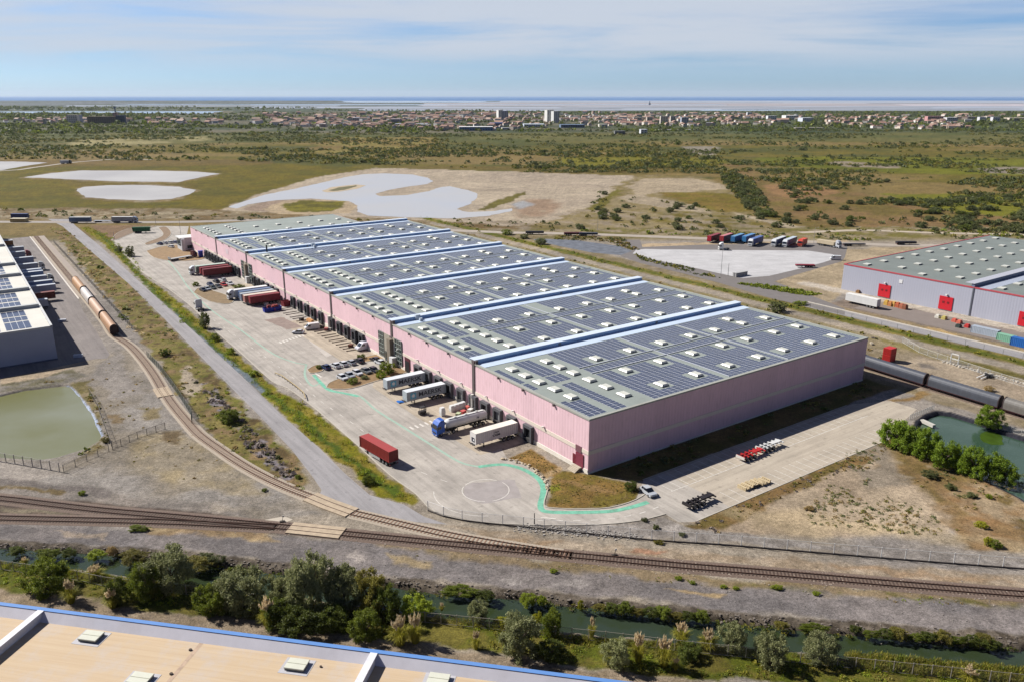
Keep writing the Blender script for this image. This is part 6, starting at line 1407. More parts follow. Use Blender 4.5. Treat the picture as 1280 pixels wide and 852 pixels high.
# --- covered rail wagons
def wagon(a0, b0, a1, b1, c, label, group, end=(46, 34, 32), bogc=(66, 48, 44), graf=None, ribs=True, dirt=.4, h=4.1):
    p = L(a0, b0); q = L(a1, b1); ang = math.atan2(q[1]-p[1], q[0]-p[0]); LN = math.dist(p, q)
    t = vehicle('covered_wagon', p, ang, label, 'rail wagon', group); m = M(c, .55, .14, .5, 0, 0, dirt)
    def arc(k, w=1.4, n=10):
        pts = [(-w, 1.15), (-w, 2.5)]
        for i in range(1, n): an = PI-PI*i/n; pts.append((w*math.cos(an), 2.5+(h-2.5)*math.sin(an)))
        return pts+[(w, 2.5), (w, 1.15)]
    P = arc(0); n = len(P); mb = MB(); V = []; F = []; NS = 14
    for k in range(NS+1):
        for e in ((0, 1) if ribs else (0,)):
            x = .35+(LN-.7)*k/NS; s = 1.0 if (not ribs or e == 0) else .985
            V += [(x+(.0 if e == 0 else .12), y_*s, 1.15+(z_-1.15)*s) for y_, z_ in P]
    rr_ = len(V)//n
    for k in range(rr_-1):
        for i in range(n-1): F.append((k*n+i, k*n+i+1, (k+1)*n+i+1, (k+1)*n+i))
    mb.add(V, F); mb.build('hood', m, t)
    em = M(end, .7, .3, 1)
    for x in (.2, LN-.42):
        mb = MB(); V = [(x, y_*1.03, 1.1+(z_-1.1)*1.03) for y_, z_ in P]+[(x+.22, y_*1.03, 1.1+(z_-1.1)*1.03) for y_, z_ in P]
        mb.add(V, [tuple(range(n)), tuple(range(n, 2*n))[::-1]]+[(i, n+i, n+i+1, i+1) for i in range(n-1)]); mb.build('end_wall', em, t)
    mb = MB(); mb.box(.2, LN-.2, -1.35, 1.35, .95, 1.15).box(.05, LN-.05, -.3, .3, .8, 1.0)
    for x in (0, LN):
        for s in (-.85, .85): mb.tube((x-.25 if x == 0 else x-.1, s, 1.0), (x+.1 if x == 0 else x+.25, s, 1.0), .2, 8)
    mb.build('underframe', M(bogc, .8, .3, 1), t)
    for bx in (2.2, LN-2.2):
        mb = MB()
        for s in (-1, 1): mb.box(bx-1.35, bx+1.35, s*.95-.08, s*.95+.08, .45, .85)
        b_ = mb.build('bogie', M(bogc, .8, .3, 1), t)
        for wx in (bx-.9, bx+.9):
            mb = MB()
            for s in (-.75, .75): mb.tube((wx, s-.06, .88), (wx, s+.06, .88), .44, 12)
            mb.build('wheelset', RAIL, b_)
    if graf:
        rs = random.Random(len(label)); mb = MB(); x = graf[0]
        while x < graf[1]:
            w_ = rs.uniform(.15, .45); z_ = rs.uniform(1.25, 1.6)
            for s in (-1,):
                yy = s*1.412
                mb.add([(x, yy, z_), (x+w_*.6, yy, z_-.05), (x+w_, yy, z_+rs.uniform(.4, .8)), (x+w_*.3, yy, z_+rs.uniform(.5, .9))], [(0, 1, 2, 3)])
            x += w_*rs.uniform(.9, 1.5)
        mb.build('graffiti', M(graf[2], .6), t)
    return t
ZW = 0
sp_ = [(176.5, 199), (200.3, 224.5), (225.8, 247), (248.3, 272)]
for i, ((s0, s1), c, l) in enumerate(zip(sp_, [(190, 148, 112), (204, 170, 144), (216, 208, 202), (194, 150, 108)], ['orange tan covered wagon at the near end of the row', 'pinkish tan covered wagon second in the row', 'white covered wagon third in the row', 'orange covered wagon at the far end of the row'])):
    wagon(s0, -65.2+.25*i, s1, -64.9+.18*i, c, l, 'tan covered wagons on the left siding', (66, 44, 38), (74, 50, 42), dirt=.45)
DKG = (92, 96, 108)
def wb(a_): return 113.0+(a_+60)*.055+ (0.5 if a_ > 0 else 0)
for i, (s0, s1, c, l, gf) in enumerate([(-34.8, -14.6, (78, 82, 92), 'dark grey covered wagon with purple and white graffiti along its foot', (2, 17, (206, 196, 214))), (-14.0, 6.8, (72, 76, 88), 'dark grey covered wagon half in the shadow of the pink warehouse', (12, 17, (200, 196, 204))), (7.4, 28, (66, 72, 86), 'dark wagon mostly hidden behind the warehouse corner', None), (-56, -35.4, (120, 116, 110), 'brownish grey covered wagon at the right edge of the photo', None)]):
    t = wagon(s0, wb(s0), s1, wb(s1), c, l, 'dark covered wagons on the right siding', (54, 34, 34), (84, 50, 52), gf, dirt=.25)
    if i == 0:
        mb = MB(); mb.box(7, 13, -1.425, -1.41, 1.25, 2.0)
        mb.build('graffiti', M((104, 66, 116), .6, .3, 3), t)
# --- storage yard and right hand side
def stackbox(u, v, c, label, L_, n=1, rz=RZA, h=2.6, cat='container', grp_=None, nm='shipping_container'):
    p = at(u, v)
    for k in range(n):
        t = vehicle(nm, p, rz, label[k] if isinstance(label, (list, tuple)) else label, cat, grp_); t.location.z = k*h; put_container(t, 0, L_, 0.05, c, h-.06, dirt=.3)
    return t
stackbox(1107, 452, (206, 40, 40), ['lower of two short bright red containers behind the building corner', 'upper of two short bright red containers behind the building corner'], 3.2, 2, RZ, 2.2)
stackbox(1248, 422, (176, 186, 198), 'pale grey container by the right hand warehouse', 9.0, 1, RZA, 2.5)
stackbox(1268, 428.5, (136, 190, 160), 'mint green container between the grey and blue ones', 5.5, 1, RZA, 2.3)
stackbox(1290, 436, (30, 104, 186), 'bright blue container cut by the right edge', 6.5, 1, RZA, 2.8)
t = vehicle('semi_trailer', at(1097.5, 386.5), RZA, 'long white refrigerated trailer beside the grey warehouse', 'trailer'); boxtrailer(t, (232, 232, 230), L_=13.6, roof=(240, 238, 232))
for i, (u, v, c) in enumerate([(1108, 381, (214, 174, 80)), (1113, 382.5, (206, 140, 84)), (1117, 383, (216, 168, 90)), (1122, 384, (196, 104, 66)), (1127, 385.5, (186, 112, 84)), (1131, 386.5, (150, 92, 66)), (1073, 366, (150, 112, 70)), (1193, 402, (220, 110, 90)), (1199, 404, (224, 120, 96)), (1209, 409, (206, 60, 56)), (1180, 399, (206, 190, 110)), (1198, 409, (56, 70, 66)), (1172, 397, (230, 226, 214))]):
    o = MB().box(-1.0, 1.0, -.8, .8, 0, .14).box(-.95, .95, -.75, .75, .14, 1.5 if i < 6 else .9).box(-.6, .7, -.5, .6, 1.5 if i < 6 else .9, 1.9 if i < 6 else 1.2).build('pallet_of_goods', M(c, .8, .2, 1), None, (*at(u, v), 0), RZ)
    tag(o, ['yellow pallet load behind the white trailer tail', 'orange pallet load second from the white trailer', 'yellow orange pallet load in the middle of the row', 'rust orange pallet load, fourth in the row', 'dusty brown pallet load, fifth in the row', 'dark brown pallet load ending the row', 'brown heap behind the white trailer', 'salmon pallet load left of the wall joint', 'pink pallet load nearest the wall joint', 'bright red pallet load before the grey container', 'yellowish pallet load along the grey wall', 'dark green bin by the red pallet load', 'white pallet load right of the middle red door'][i], 'pallet load')
# lorry park
def P(u, v): return at(u, v)
hd = math.atan2(at(884, 306)[1]-at(905, 299)[1], at(884, 306)[0]-at(905, 299)[0])
HP = -2.5
for (u, v, cc, bc, rf, lab, con) in [(883, 304, (186, 30, 56), (92, 24, 40), (150, 60, 70), 'dark red lorry first in the lorry park row', 0), (898.5, 304, (176, 50, 60), (96, 26, 40), (206, 130, 134), 'red lorry with pink roof second in the row', 0), (912.5, 304.5, (52, 124, 184), (34, 92, 150), (110, 160, 200), 'sky blue trailer third in the row', 0), (926.5, 304.5, (60, 140, 200), (30, 84, 150), (96, 150, 204), 'light blue trailer fourth in the row', 0),
        (934, 308.5, (226, 228, 230), (44, 66, 140), (90, 120, 180), 'lorry with white cab and royal blue curtain side', 1), (963, 309, (226, 228, 230), (30, 44, 96), (216, 220, 224), 'white cabbed lorry with navy sides, left of its twin', 1), (977, 309.5, (222, 226, 230), (40, 66, 110), (200, 212, 222), 'white cabbed lorry with blue grey sides, beside the orange one', 1)]:
    x, y = at(u+3, v); t = vehicle('articulated_lorry' if con else 'semi_trailer', (x, y), 0, lab, 'lorry' if con else 'trailer', 'row of lorries in the far park')
    # rear lies away from the camera to the right
    ang = R(232); t.rotation_euler = (0, 0, ang)
    lg = 13.6; c, s = math.cos(ang), math.sin(ang); off = lg+(2.8 if con else 0); t.location = (x-c*off, y-s*off, 0)
    boxtrailer(t, bc, L_=lg, roof=rf, h=2.9)
    if con:
        cab(t, lg+2.8, cc)
        if 'royal' in lab: lettering('TRANSPORT', 1.3, t, M((150, 160, 200)), (6.8, 1.30, 2.6), (PI/2, 0, PI), 'lettering', 0) if False else None
    else: MB().box(lg+.0, lg+.03, -1.25, 1.25, 1.2, 4.0).build('front_panel', M(cc, .5), t)
t = vehicle('articulated_lorry', at(1006, 306), R(232), 'orange red lorry ending the row in the lorry park', 'lorry'); boxtrailer(t, (206, 66, 40), L_=6, roof=(220, 90, 60)); cab(t, 8.8, (214, 70, 44))
t = vehicle('tractor_unit', at(905, 312.5), PI, 'white tractor unit standing in front of the parked lorries', 'lorry cab'); cab(t, 3, (230, 230, 228))
t = vehicle('tipper_lorry', at(1040, 309), R(-55), 'white cabbed lorry with a raised pale trailer near the park gate', 'lorry'); cab(t, 5, (220, 224, 230)); MB().prof([(-9, 1.2), (1.5, 1.2), (1.8, 3.2), (-9.2, 3.2)], -1.25, 1.25).build('tipper_body', M((206, 190, 160)), t); skeleton(t, -9, 1.5, 1.2, legs=False)
t = vehicle('skeletal_trailer', at(1054, 307.5), 0, 'dark low trailer right of the white cabbed tipper', 'trailer'); MB().box(0, 12, -1.2, 1.2, 1.0, 1.4).build('load_bed', M((70, 66, 70)), t); skeleton(t, 0, 12, 1.0)
t = vehicle('skeletal_trailer', at(1018, 334.5), R(176), 'maroon flat trailer lying on the pale lorry park', 'trailer'); MB().box(0, 9, -1.2, 1.2, 1.0, 1.45).build('load_bed', M((140, 44, 60)), t); skeleton(t, 0, 9, 1.0)
t = car(at(1044, 325), R(170), (224, 226, 228), 'white van at the corner of the lorry park', None, 'van', 'van')
for (u, v, c, l) in [(664, 293, (44, 44, 52), 'dark flat trailer on the far road right of the warehouse roof'), (712, 294.5, (96, 40, 48), 'maroon flat trailer on the far road'), (731, 295, (56, 64, 84), 'navy flat trailer right of the maroon one'), (1127, 306, (48, 44, 48), 'dark trailer on the road by the grey warehouse roof')]:
    t = vehicle('flatbed_trailer', at(u-7, v), .02, l, 'trailer'); MB().box(0, 11, -1.2, 1.2, 1.0, 1.9).build('load_bed', M(c), t); skeleton(t, 0, 11, 1.0)
t = empty('tyre_heap', (*at(1233, 471.5), 0), RZ, 'dark tyres and a white frame lying beside the pale wire fence', 'scrap heap')
rs = random.Random(3)
for i in range(9): MB().tube((0, 0, 0), (0, 0, .35), .55, 10).build('tyre', TYRE, t).location = (rs.uniform(-1.5, 5.5)*.6, rs.uniform(-1, 1), rs.choice((0, .35)))
MB().box(-3.5, 1.2, 1.0, 1.3, .3, .5).box(-3.5, 1.2, -.2, .1, .3, .5).build('white_frame', M((230, 228, 224)), t)
t = empty('storage_rack', (*at(1198, 455), 0), RZA, 'white gate post frame on the rubble line by the path', 'gate'); mb = MB()
for x in (0, 2.4): mb.box(x, x+.2, -.2, .2, 0, 3)
mb.box(0, 2.6, -.2, .2, 2.8, 3).box(0, 2.6, -.1, .1, 1.2, 1.4); mb.build('gate_frame', M((236, 234, 228)), t)
t = empty('walkway_ramp', (*at(1160, 527.5), 0), RZ+1.3, 'pale concrete outfall slab at the pond corner', 'outfall'); MB().box(-2, 2, -.5, .5, -.6, .12).build('slab', M((204, 200, 190)), t)
# --- left warehouse docks: trailers in its shade
lefts = [(398, 'box', (176, 122, 66), 'ochre trailer farthest up the left docks', 6), (372, 'box', (196, 200, 206), 'white trailer second from the far end of the left docks', 9), (356, 'red', (150, 36, 46), 'red cabbed lorry at the left docks', 8), (337, 'box', (170, 180, 200), 'pale grey trailer beside the red cabbed lorry', 10), (318, 'cab', (214, 214, 210), 'white cabbed lorry standing out from the left docks', 10), (302, 'box', (150, 172, 206), 'pale blue trailer near the middle of the left docks', 10), (296, 'box', (120, 150, 196), 'deeper blue trailer next to the pale blue one', 10), (284, 'cab', (206, 210, 200), 'lorry with a greenish cab at the left docks', 10), (272, 'box', (112, 140, 190), 'steel blue trailer below the greenish cab', 11), (262, 'box', (180, 190, 206), 'whitish trailer near the rust container', 11), (247, 'cont', (132, 62, 48), 'rust red container at the left docks', 9), (234, 'box', (206, 208, 214), 'small white trailer lying nearest at the left docks', 5)]
for a_, k, c, lab, ln in lefts:
    x, y = L(a_, -84.2); t = vehicle('semi_trailer', (x, y), RZ, lab, 'trailer' if k in ('box', 'cont') else 'lorry', 'trailers at the left warehouse docks')
    if k == 'cont': put_container(t, 0, ln, 1.2, c); skeleton(t, 0, ln, 1.2)
    else:
        boxtrailer(t, c if k == 'box' else (190, 194, 200), L_=ln, roof=(200, 206, 214), h=2.6)
        if k != 'box': cab(t, ln+2.8, c)
for (u, v, l) in ((98, 446, 'white scrap bin in the shade at the left warehouse corner'), (78, 402, 'small white box on the shaded left apron')):
    t = MB().box(-1.3, 1.3, -.5, .5, 0, .8).box(-1.35, 1.35, -.55, .55, .8, .9).build('scrap_bin', M((206, 210, 220)), None, (*at(u, v), 0), .2); tag(t, l, 'bin')
# lamp posts
def lamp(u, v, h, label, arm=1.5, c=(176, 176, 176), rz=0):
    t = empty('street_lamp', (*at(u, v), 0), rz, label, 'lamp post', 'lamp posts of the estate')
    MB().tube((0, 0, 0), (0, 0, h), .12, 8, .07).build('pole', M(c, .5), t); 
    if arm: MB().box(0, arm, -.05, .05, h-.08, h).build('arm', M(c, .5), t); MB().box(arm-.1, arm+.6, -.15, .15, h-.12, h+.02).build('lamp_head', M((214, 214, 210)), t)
lamp(901, 345, 13, 'tall thin lamp mast at the edge of the pale lorry park'); lamp(910, 345, 6, 'short dark post beside the tall mast', 0, (84, 84, 84)); lamp(226, 293, 11, 'lamp post by the gatehouse'); lamp(195, 281, 5, 'small post at the far road junction', 0); lamp(143, 299, 4, 'post at the ditch end of the loop', 0, (40, 60, 150)); lamp(747, 288, 9, 'lamp post on the far road beyond the warehouse'); lamp(863, 294, 9, 'lamp post left of the red lorries'); lamp(668, 655, 2.5, 'thin marker post by the painted kerb of the yard', 0, (60, 60, 60)); lamp(1017, 304, 9, 'lamp post right of the orange lorry')
t = empty('pump_kiosk', (*at(925, 345), 0), RZ, 'small grey kiosk at the corner of the lorry park', 'kiosk'); MB().box(-4, 4, -1, 1, 0, 1.8).build('wall', M((170, 168, 166)), t); MB().box(-4.1, 4.1, -1.1, 1.1, 1.8, 1.95).build('roof', M((190, 188, 186)), t)
# ================================================================== plants
def leafcloud(seed, nclump, nleaf, size, shape='round', clump=.22, flat=1.0, gap=.75):
    """leaves of a crown about 2 wide and 1 tall, standing on z=0"""
    rs = np.random.RandomState(seed); cs = []
    lob = rs.rand(6)*6.28
    while len(cs) < nclump:
        p = rs.rand(3)*2-1; p[2] = rs.rand()
        an = math.atan2(p[1], p[0]); rr = math.hypot(p[0], p[1])
        lim = gap+.25*(.5*math.sin(3*an+lob[0])+.5*math.sin(5*an+lob[1]))
        z = p[2]
        if shape == 'round': prof = math.sqrt(max(0, 1-((z-.42)/.58)**2)) if z > .42 else .78+.22*z/.42
        elif shape == 'tall': prof = math.sqrt(max(0, 1-((z-.4)/.6)**2))*(.9+.1*math.sin(9*z)) if z > .4 else .72+.28*z/.4
        elif shape == 'cone': prof = (1-z)**.7*.95+.12
        else: prof = max(.1, 1-z*z)
        if rr < lim*prof*1.15 and rr > lim*prof*rs.rand()*.9: cs.append((p[0], p[1], z*.92+.03))
    cs = np.array(cs); c = np.repeat(cs, nleaf, 0); n = len(c)
    off = rs.normal(size=(n, 3))*clump*np.array([.5, .5, .26]); pos = c+off; pos[:, 2] = np.clip(pos[:, 2], .0, 1.1)
    a = rs.normal(size=(n, 3)); a /= np.linalg.norm(a, axis=1)[:, None]; b_ = np.cross(a, rs.normal(size=(n, 3))); b_ /= np.linalg.norm(b_, axis=1)[:, None]
    s = size*(.6+.8*rs.rand(n))[:, None]; zs = np.array([1, 1, .62])
    A = a*s*zs; B = b_*s*.6*zs
    V = np.stack([pos-A, pos+B*.9, pos+A, pos-B*.9], 1).reshape(-1, 3); F = np.arange(4*n).reshape(n, 4)
    return V, F
LM = dict(green=leafmat((100, 118, 36), (154, 162, 58)), dark=leafmat((80, 98, 38), (128, 134, 54)), silver=leafmat((130, 138, 84), (196, 196, 142)), pine=leafmat((112, 142, 34), (164, 186, 58)),
          yellow=leafmat((166, 168, 40), (206, 200, 64)), scrub=leafmat((102, 112, 66), (138, 140, 88)), scrub2=leafmat((90, 104, 60), (124, 128, 78)), olive=leafmat((128, 124, 50), (170, 158, 80)), reed=leafmat((144, 148, 44), (194, 180, 74)),
          dry=leafmat((164, 138, 84), (204, 178, 122)), plume=leafmat((226, 200, 152), (250, 232, 196)), mauve=leafmat((124, 112, 110), (158, 146, 136)), lime=leafmat((136, 156, 38), (178, 186, 58)))
BARK = M((96, 82, 68), .9, .2, 3)
PROTO = {}
def plantmesh(kind, res, var):
    key = (kind, res, var)
    if key in PROTO: return PROTO[key]
    shp = {'pine': 'tall', 'silver': 'round', 'scrub': 'round'}.get(kind, 'round')
    if res == 'hi': V, F = leafcloud(hash_(kind)+var*7+1, 100, 150, .036, shp, .15)
    elif res == 'mid': V, F = leafcloud(hash_(kind)+var*7+2, 60, 22, .10, shp, .24)
    else: V, F = leafcloud(hash_(kind)+var*7+3, 22, 9, .20, shp, .26)
    me = npmesh('crown', V, F, LM[kind]); d = me.data; bpy.data.objects.remove(me); PROTO[key] = d
    return d
def hash_(s): return sum(ord(c)*(i+3) for i, c in enumerate(s)) % 997
trunk_me = {}
def trunkmesh(var):
    if var in trunk_me: return trunk_me[var]
    rs = random.Random(var); mb = MB(); mb.tube((0, 0, -.05), (.02, 0, .4), .075, 7, .05)
    for i in range(5):
        an = i*1.26+rs.random(); mb.tube((.02, 0, .2+.04*i), (.5*math.cos(an), .5*math.sin(an), .55+.1*rs.random()), .04, 5, .015)
    o = mb.build('trunk', BARK); trunk_me[var] = o.data; bpy.data.objects.remove(o); return o and trunk_me[var] if False else trunk_me[var]
npl = [0]
def shrub(x, y, wd, h, kind, label, res='hi', group=None, cat='bush', name='bush', z=0, trunk=True):
    npl[0] += 1; v = npl[0] % 3
    t = empty(name, (x, y, z), (npl[0]*2.4) % 6.28, label, cat, group)
    o = bpy.data.objects.new('crown', plantmesh(kind, res, v)); link(o, t); o.scale = (wd/2, wd/2, h)
    if trunk:
        o = bpy.data.objects.new('trunk', trunkmesh(v)); link(o, t); o.scale = (min(wd, h)/2.2, min(wd, h)/2.2, h)
    return t
def from_px(u, v, wpx, hpx, kind, label, **k):
    x, y = at(u, v); m = mpp(x, y); wd = wpx*m; de = math.atan2(CAMH, y)
    dep = min(wd, hpx*m*.8/math.sin(de)); h = max((hpx*m-dep*.42*math.sin(de))/math.cos(de), dep*.3)
    if k.get('res') is None: k['res'] = 'hi' if y < 190 else 'mid'
    t = shrub(x, y+dep*.25, wd, h, kind, label, **k)
    if dep < wd*.9:
        t.rotation_euler.z = PI*(npl[0] % 2)-.08; KIDS[t.name][0].scale.y = dep/2
    return t
gp = 'bushes and trees along the canal'
CB = [(52, 746, 56, 50, 'green', 'big leafy green bush left of the first pampas clump'), (145, 757, 30, 36, 'dark', 'dark upright bush left of the silver tree'), (178, 752, 44, 50, 'green', 'green bush at the left foot of the silver tree'),
      (208, 745, 66, 66, 'silver', 'tall silver green tree leaning over the canal at the left'), (262, 770, 44, 44, 'green', 'green bush between the two silver clumps'), (300, 768, 66, 64, 'silver', 'broad silver leaved bush left of the tallest tree'),
      (345, 786, 44, 40, 'dark', 'dark bush below the tallest tree'), (352, 760, 40, 50, 'silver', 'slim silver bush pressed against the tallest tree'), (386, 768, 62, 82, 'silver', 'tallest silver green tree on the canal bank'), (428, 766, 56, 62, 'silver', 'silver tree right of the tallest one'),
      (375, 798, 60, 40, 'dark', 'dark spreading bush in front of the tallest tree'), (415, 792, 44, 38, 'dark', 'dark bush right of the spreading one'), (462, 772, 50, 62, 'olive', 'yellowish dark bush in the middle of the row'), (484, 780, 40, 50, 'dark', 'dark bush beside the yellowish one'),
      (456, 802, 44, 42, 'green', 'round green bush close to the blue coping'), (520, 776, 44, 34, 'lime', 'bright yellow green low bush over the fence'), (598, 778, 28, 30, 'silver', 'small silvery bush standing on the near canal bank'),
      (630, 782, 26, 12, 'yellow', 'bright yellow low bush left of the large grey one'), (650, 824, 56, 60, 'silver', 'large grey green bush beside the fence gap'), (690, 796, 28, 38, 'green', 'upright green bush behind the large grey one'), (672, 784, 15, 20, 'yellow', 'small yellow bush behind the large grey one'),
      (772, 838, 38, 42, 'silver', 'bluish grey bush left of the pampas trio'), (918, 816, 38, 42, 'silver', 'grey green bush between the pampas clumps and the twin bush'), (966, 836, 42, 48, 'silver', 'grey green bush against the right part of the fence'), (1028, 832, 48, 42, 'silver', 'round pale grey bush farthest right on the bank'), (690, 826, 36, 26, 'dark', 'low dark bush right of the large grey one'), (862, 826, 34, 24, 'dark', 'low dark bush right of the orange pampas')]
for u, v, w_, h_, k, l in CB: from_px(u, v, w_, h_, k, l, group=gp, cat='tree' if 'tree' in l.split('left')[0].split('right')[0] and h_ > 55 else 'bush')
UB_ = [(18, 694, 24, 12, 'dark', 'small dark bush leftmost on the far canal bank'), (57, 699, 30, 15, 'green', 'green bush second on the far canal bank'), (85, 696, 22, 12, 'dark', 'dark bush third on the far canal bank'), (118, 700, 26, 14, 'lime', 'bright green bush fourth on the far canal bank'), (138, 694, 14, 12, 'dry', 'small orange grass tuft on the far canal bank'),
       (165, 706, 42, 20, 'olive', 'wide yellowish bush before the silver tree'), (240, 714, 50, 20, 'olive', 'wide olive bush behind the leftmost silver tree'), (262, 706, 36, 16, 'scrub', 'grey green bush on the far bank right of the silver tree'), (660, 757, 24, 17, 'lime', 'bright grass green bush at the water edge in the middle'), (677, 757, 14, 14, 'lime', 'smaller bright green bush beside the grass green one'),
       (575, 746, 50, 16, 'green', 'long low green bush on the far bank'), (606, 751, 30, 14, 'dark', 'dark low bush right of the long green one'), (726, 762, 9, 13, 'yellow', 'slim yellow bush on the far bank'), (1070, 791, 16, 10, 'dark', 'tiny dark bush on the far bank'), (1240, 812, 30, 14, 'dark', 'dark bush at the right end of the far bank'), (172, 664, 30, 9, 'green', 'low green bush beside the dark railway ballast'), (1018, 790, 40, 12, 'green', 'low green bush on the far bank at the right'), (978, 786, 22, 10, 'olive', 'low olive bush on the far bank')]
for u, v, w_, h_, k, l in UB_: from_px(u, v, w_, h_, k, l, group='bushes on the far bank of the canal', trunk=False)
for i, u in enumerate(range(750, 880, 16)): from_px(u, 764+(u-750)*.11, 22, 10+(i % 3)*3, ('olive', 'dark', 'green')[i % 3], 'low olive bush in the strip along the far bank', group='low bush strip at the water edge', trunk=False)
for i, u in enumerate(range(1090, 1235, 18)): from_px(u, 797+(u-1090)*.07, 24, 10+(i % 3)*3, ('green', 'dark', 'olive')[i % 3], 'low green bush in the right strip along the far bank', group='low bush strip at the right water edge', trunk=False)
def blades(seed, n, r0, r1, h, wd, curve=.6, z1=1.0):
    rs = np.random.RandomState(seed); V = []; F = []
    for i in range(n):
        an = rs.rand()*6.28; b0 = rs.rand()*r0; b1 = r0+rs.rand()*r1; hh = h*(.6+.4*rs.rand()); dx, dy = math.cos(an), math.sin(an); px_, py_ = -dy*wd, dx*wd
        a = np.array([dx*b0, dy*b0, 0]); m_ = np.array([dx*(b0+b1*.45), dy*(b0+b1*.45), hh*.75]); e = np.array([dx*b1, dy*b1, hh*(1-curve*.5*rs.rand())]); o = np.array([px_, py_, 0])
        k = len(V); V += [a-o, a+o, m_+o, m_-o, e]; F += [(k, k+1, k+2, k+3), (k+3, k+2, k+4, k+4)]
    return V, F
PG = {}
def pampas(u, v, wpx, hpx, label, nplume=12, cream=True, group='pampas grass clumps along the canal'):
    x, y = at(u, v); m = mpp(x, y); wd = wpx*m; h = max(hpx*m*.92, 1.0)
    t = empty('pampas_grass', (x, y+.3, 0), npl[0]*1.3, label, 'pampas grass', group); npl[0] += 1; k = npl[0] % 3
    if ('b', k) not in PG:
        V, F = blades(k, 420, .25, .75, .72, .012, .9); mb = MB(); mb.add(V, [f if len(set(f)) == 4 else f[:3] for f in F]); o = mb.build('foliage', LM['reed']); PG['b', k] = o.data; bpy.data.objects.remove(o)
        rs = np.random.RandomState(k+5); mb = MB()
        for i in range(nplume*2):
            an = rs.rand()*6.28; r = .5*rs.rand(); z0 = .62+.16*rs.rand(); z1 = .84+.2*rs.rand()
            for j in range(12):
                f = j/11; z_ = z0+(z1-z0)*f; x_ = r*math.cos(an)*(.6+.4*f); y_ = r*math.sin(an)*(.6+.4*f); s = .12*(1-abs(f-.4)*1.1); d = rs.normal(size=3)*.02; q = rs.rand()*3
                mb.add([(x_-s*math.cos(q)+d[0], y_-s*math.sin(q)+d[1], z_-.02), (x_+s*math.cos(q)+d[0], y_+s*math.sin(q)+d[1], z_-.02), (x_+d[0], y_+d[1], z_+.07)], [(0, 1, 2)])
        o = mb.build('plume', LM['plume']); PG['p', k] = o.data; bpy.data.objects.remove(o)
    for nm, q in (('foliage', 'b'), ('plume', 'p')):
        o = bpy.data.objects.new(nm, PG[q, k]); link(o, t); o.scale = (wd*.62, wd*.62, h)
for a_ in [(88, 754, 26, 34, 'cream pampas clump left of the dark upright bush'), (118, 722, 28, 17, 'pampas clump leaning over the water at the left'), (140, 760, 26, 28, 'brownish pampas clump below the dark upright bush'), (190, 746, 30, 34, 'pampas plumes among the foot of the silver tree'), (30, 705, 12, 9, 'small pale pampas tuft over the fence at the left'),
           (335, 785, 28, 44, 'pampas clump between the silver bush and the tallest tree'), (500, 806, 36, 42, 'large pampas clump with many plumes near the blue coping'), (519, 804, 26, 44, 'pampas clump right next to the large one'), (595, 812, 16, 28, 'slim yellow pampas on the verge by the coping'), (740, 797, 14, 30, 'tall slim pampas at the near water edge'),
           (798, 828, 24, 44, 'pampas clump left in the group of three'), (830, 834, 30, 46, 'tallest orange pampas clump in the group of three'), (852, 804, 28, 30, 'pale pampas clump above the group of three'), (885, 812, 30, 28, 'golden pampas clump right of the pale one'), (1212, 852, 32, 20, 'pampas clump at the bottom right corner'), (845, 838, 14, 18, 'small pampas clump at the foot of the tallest one'), (552, 764, 9, 12, 'tiny pampas plume before the water')]:
    pampas(*a_)
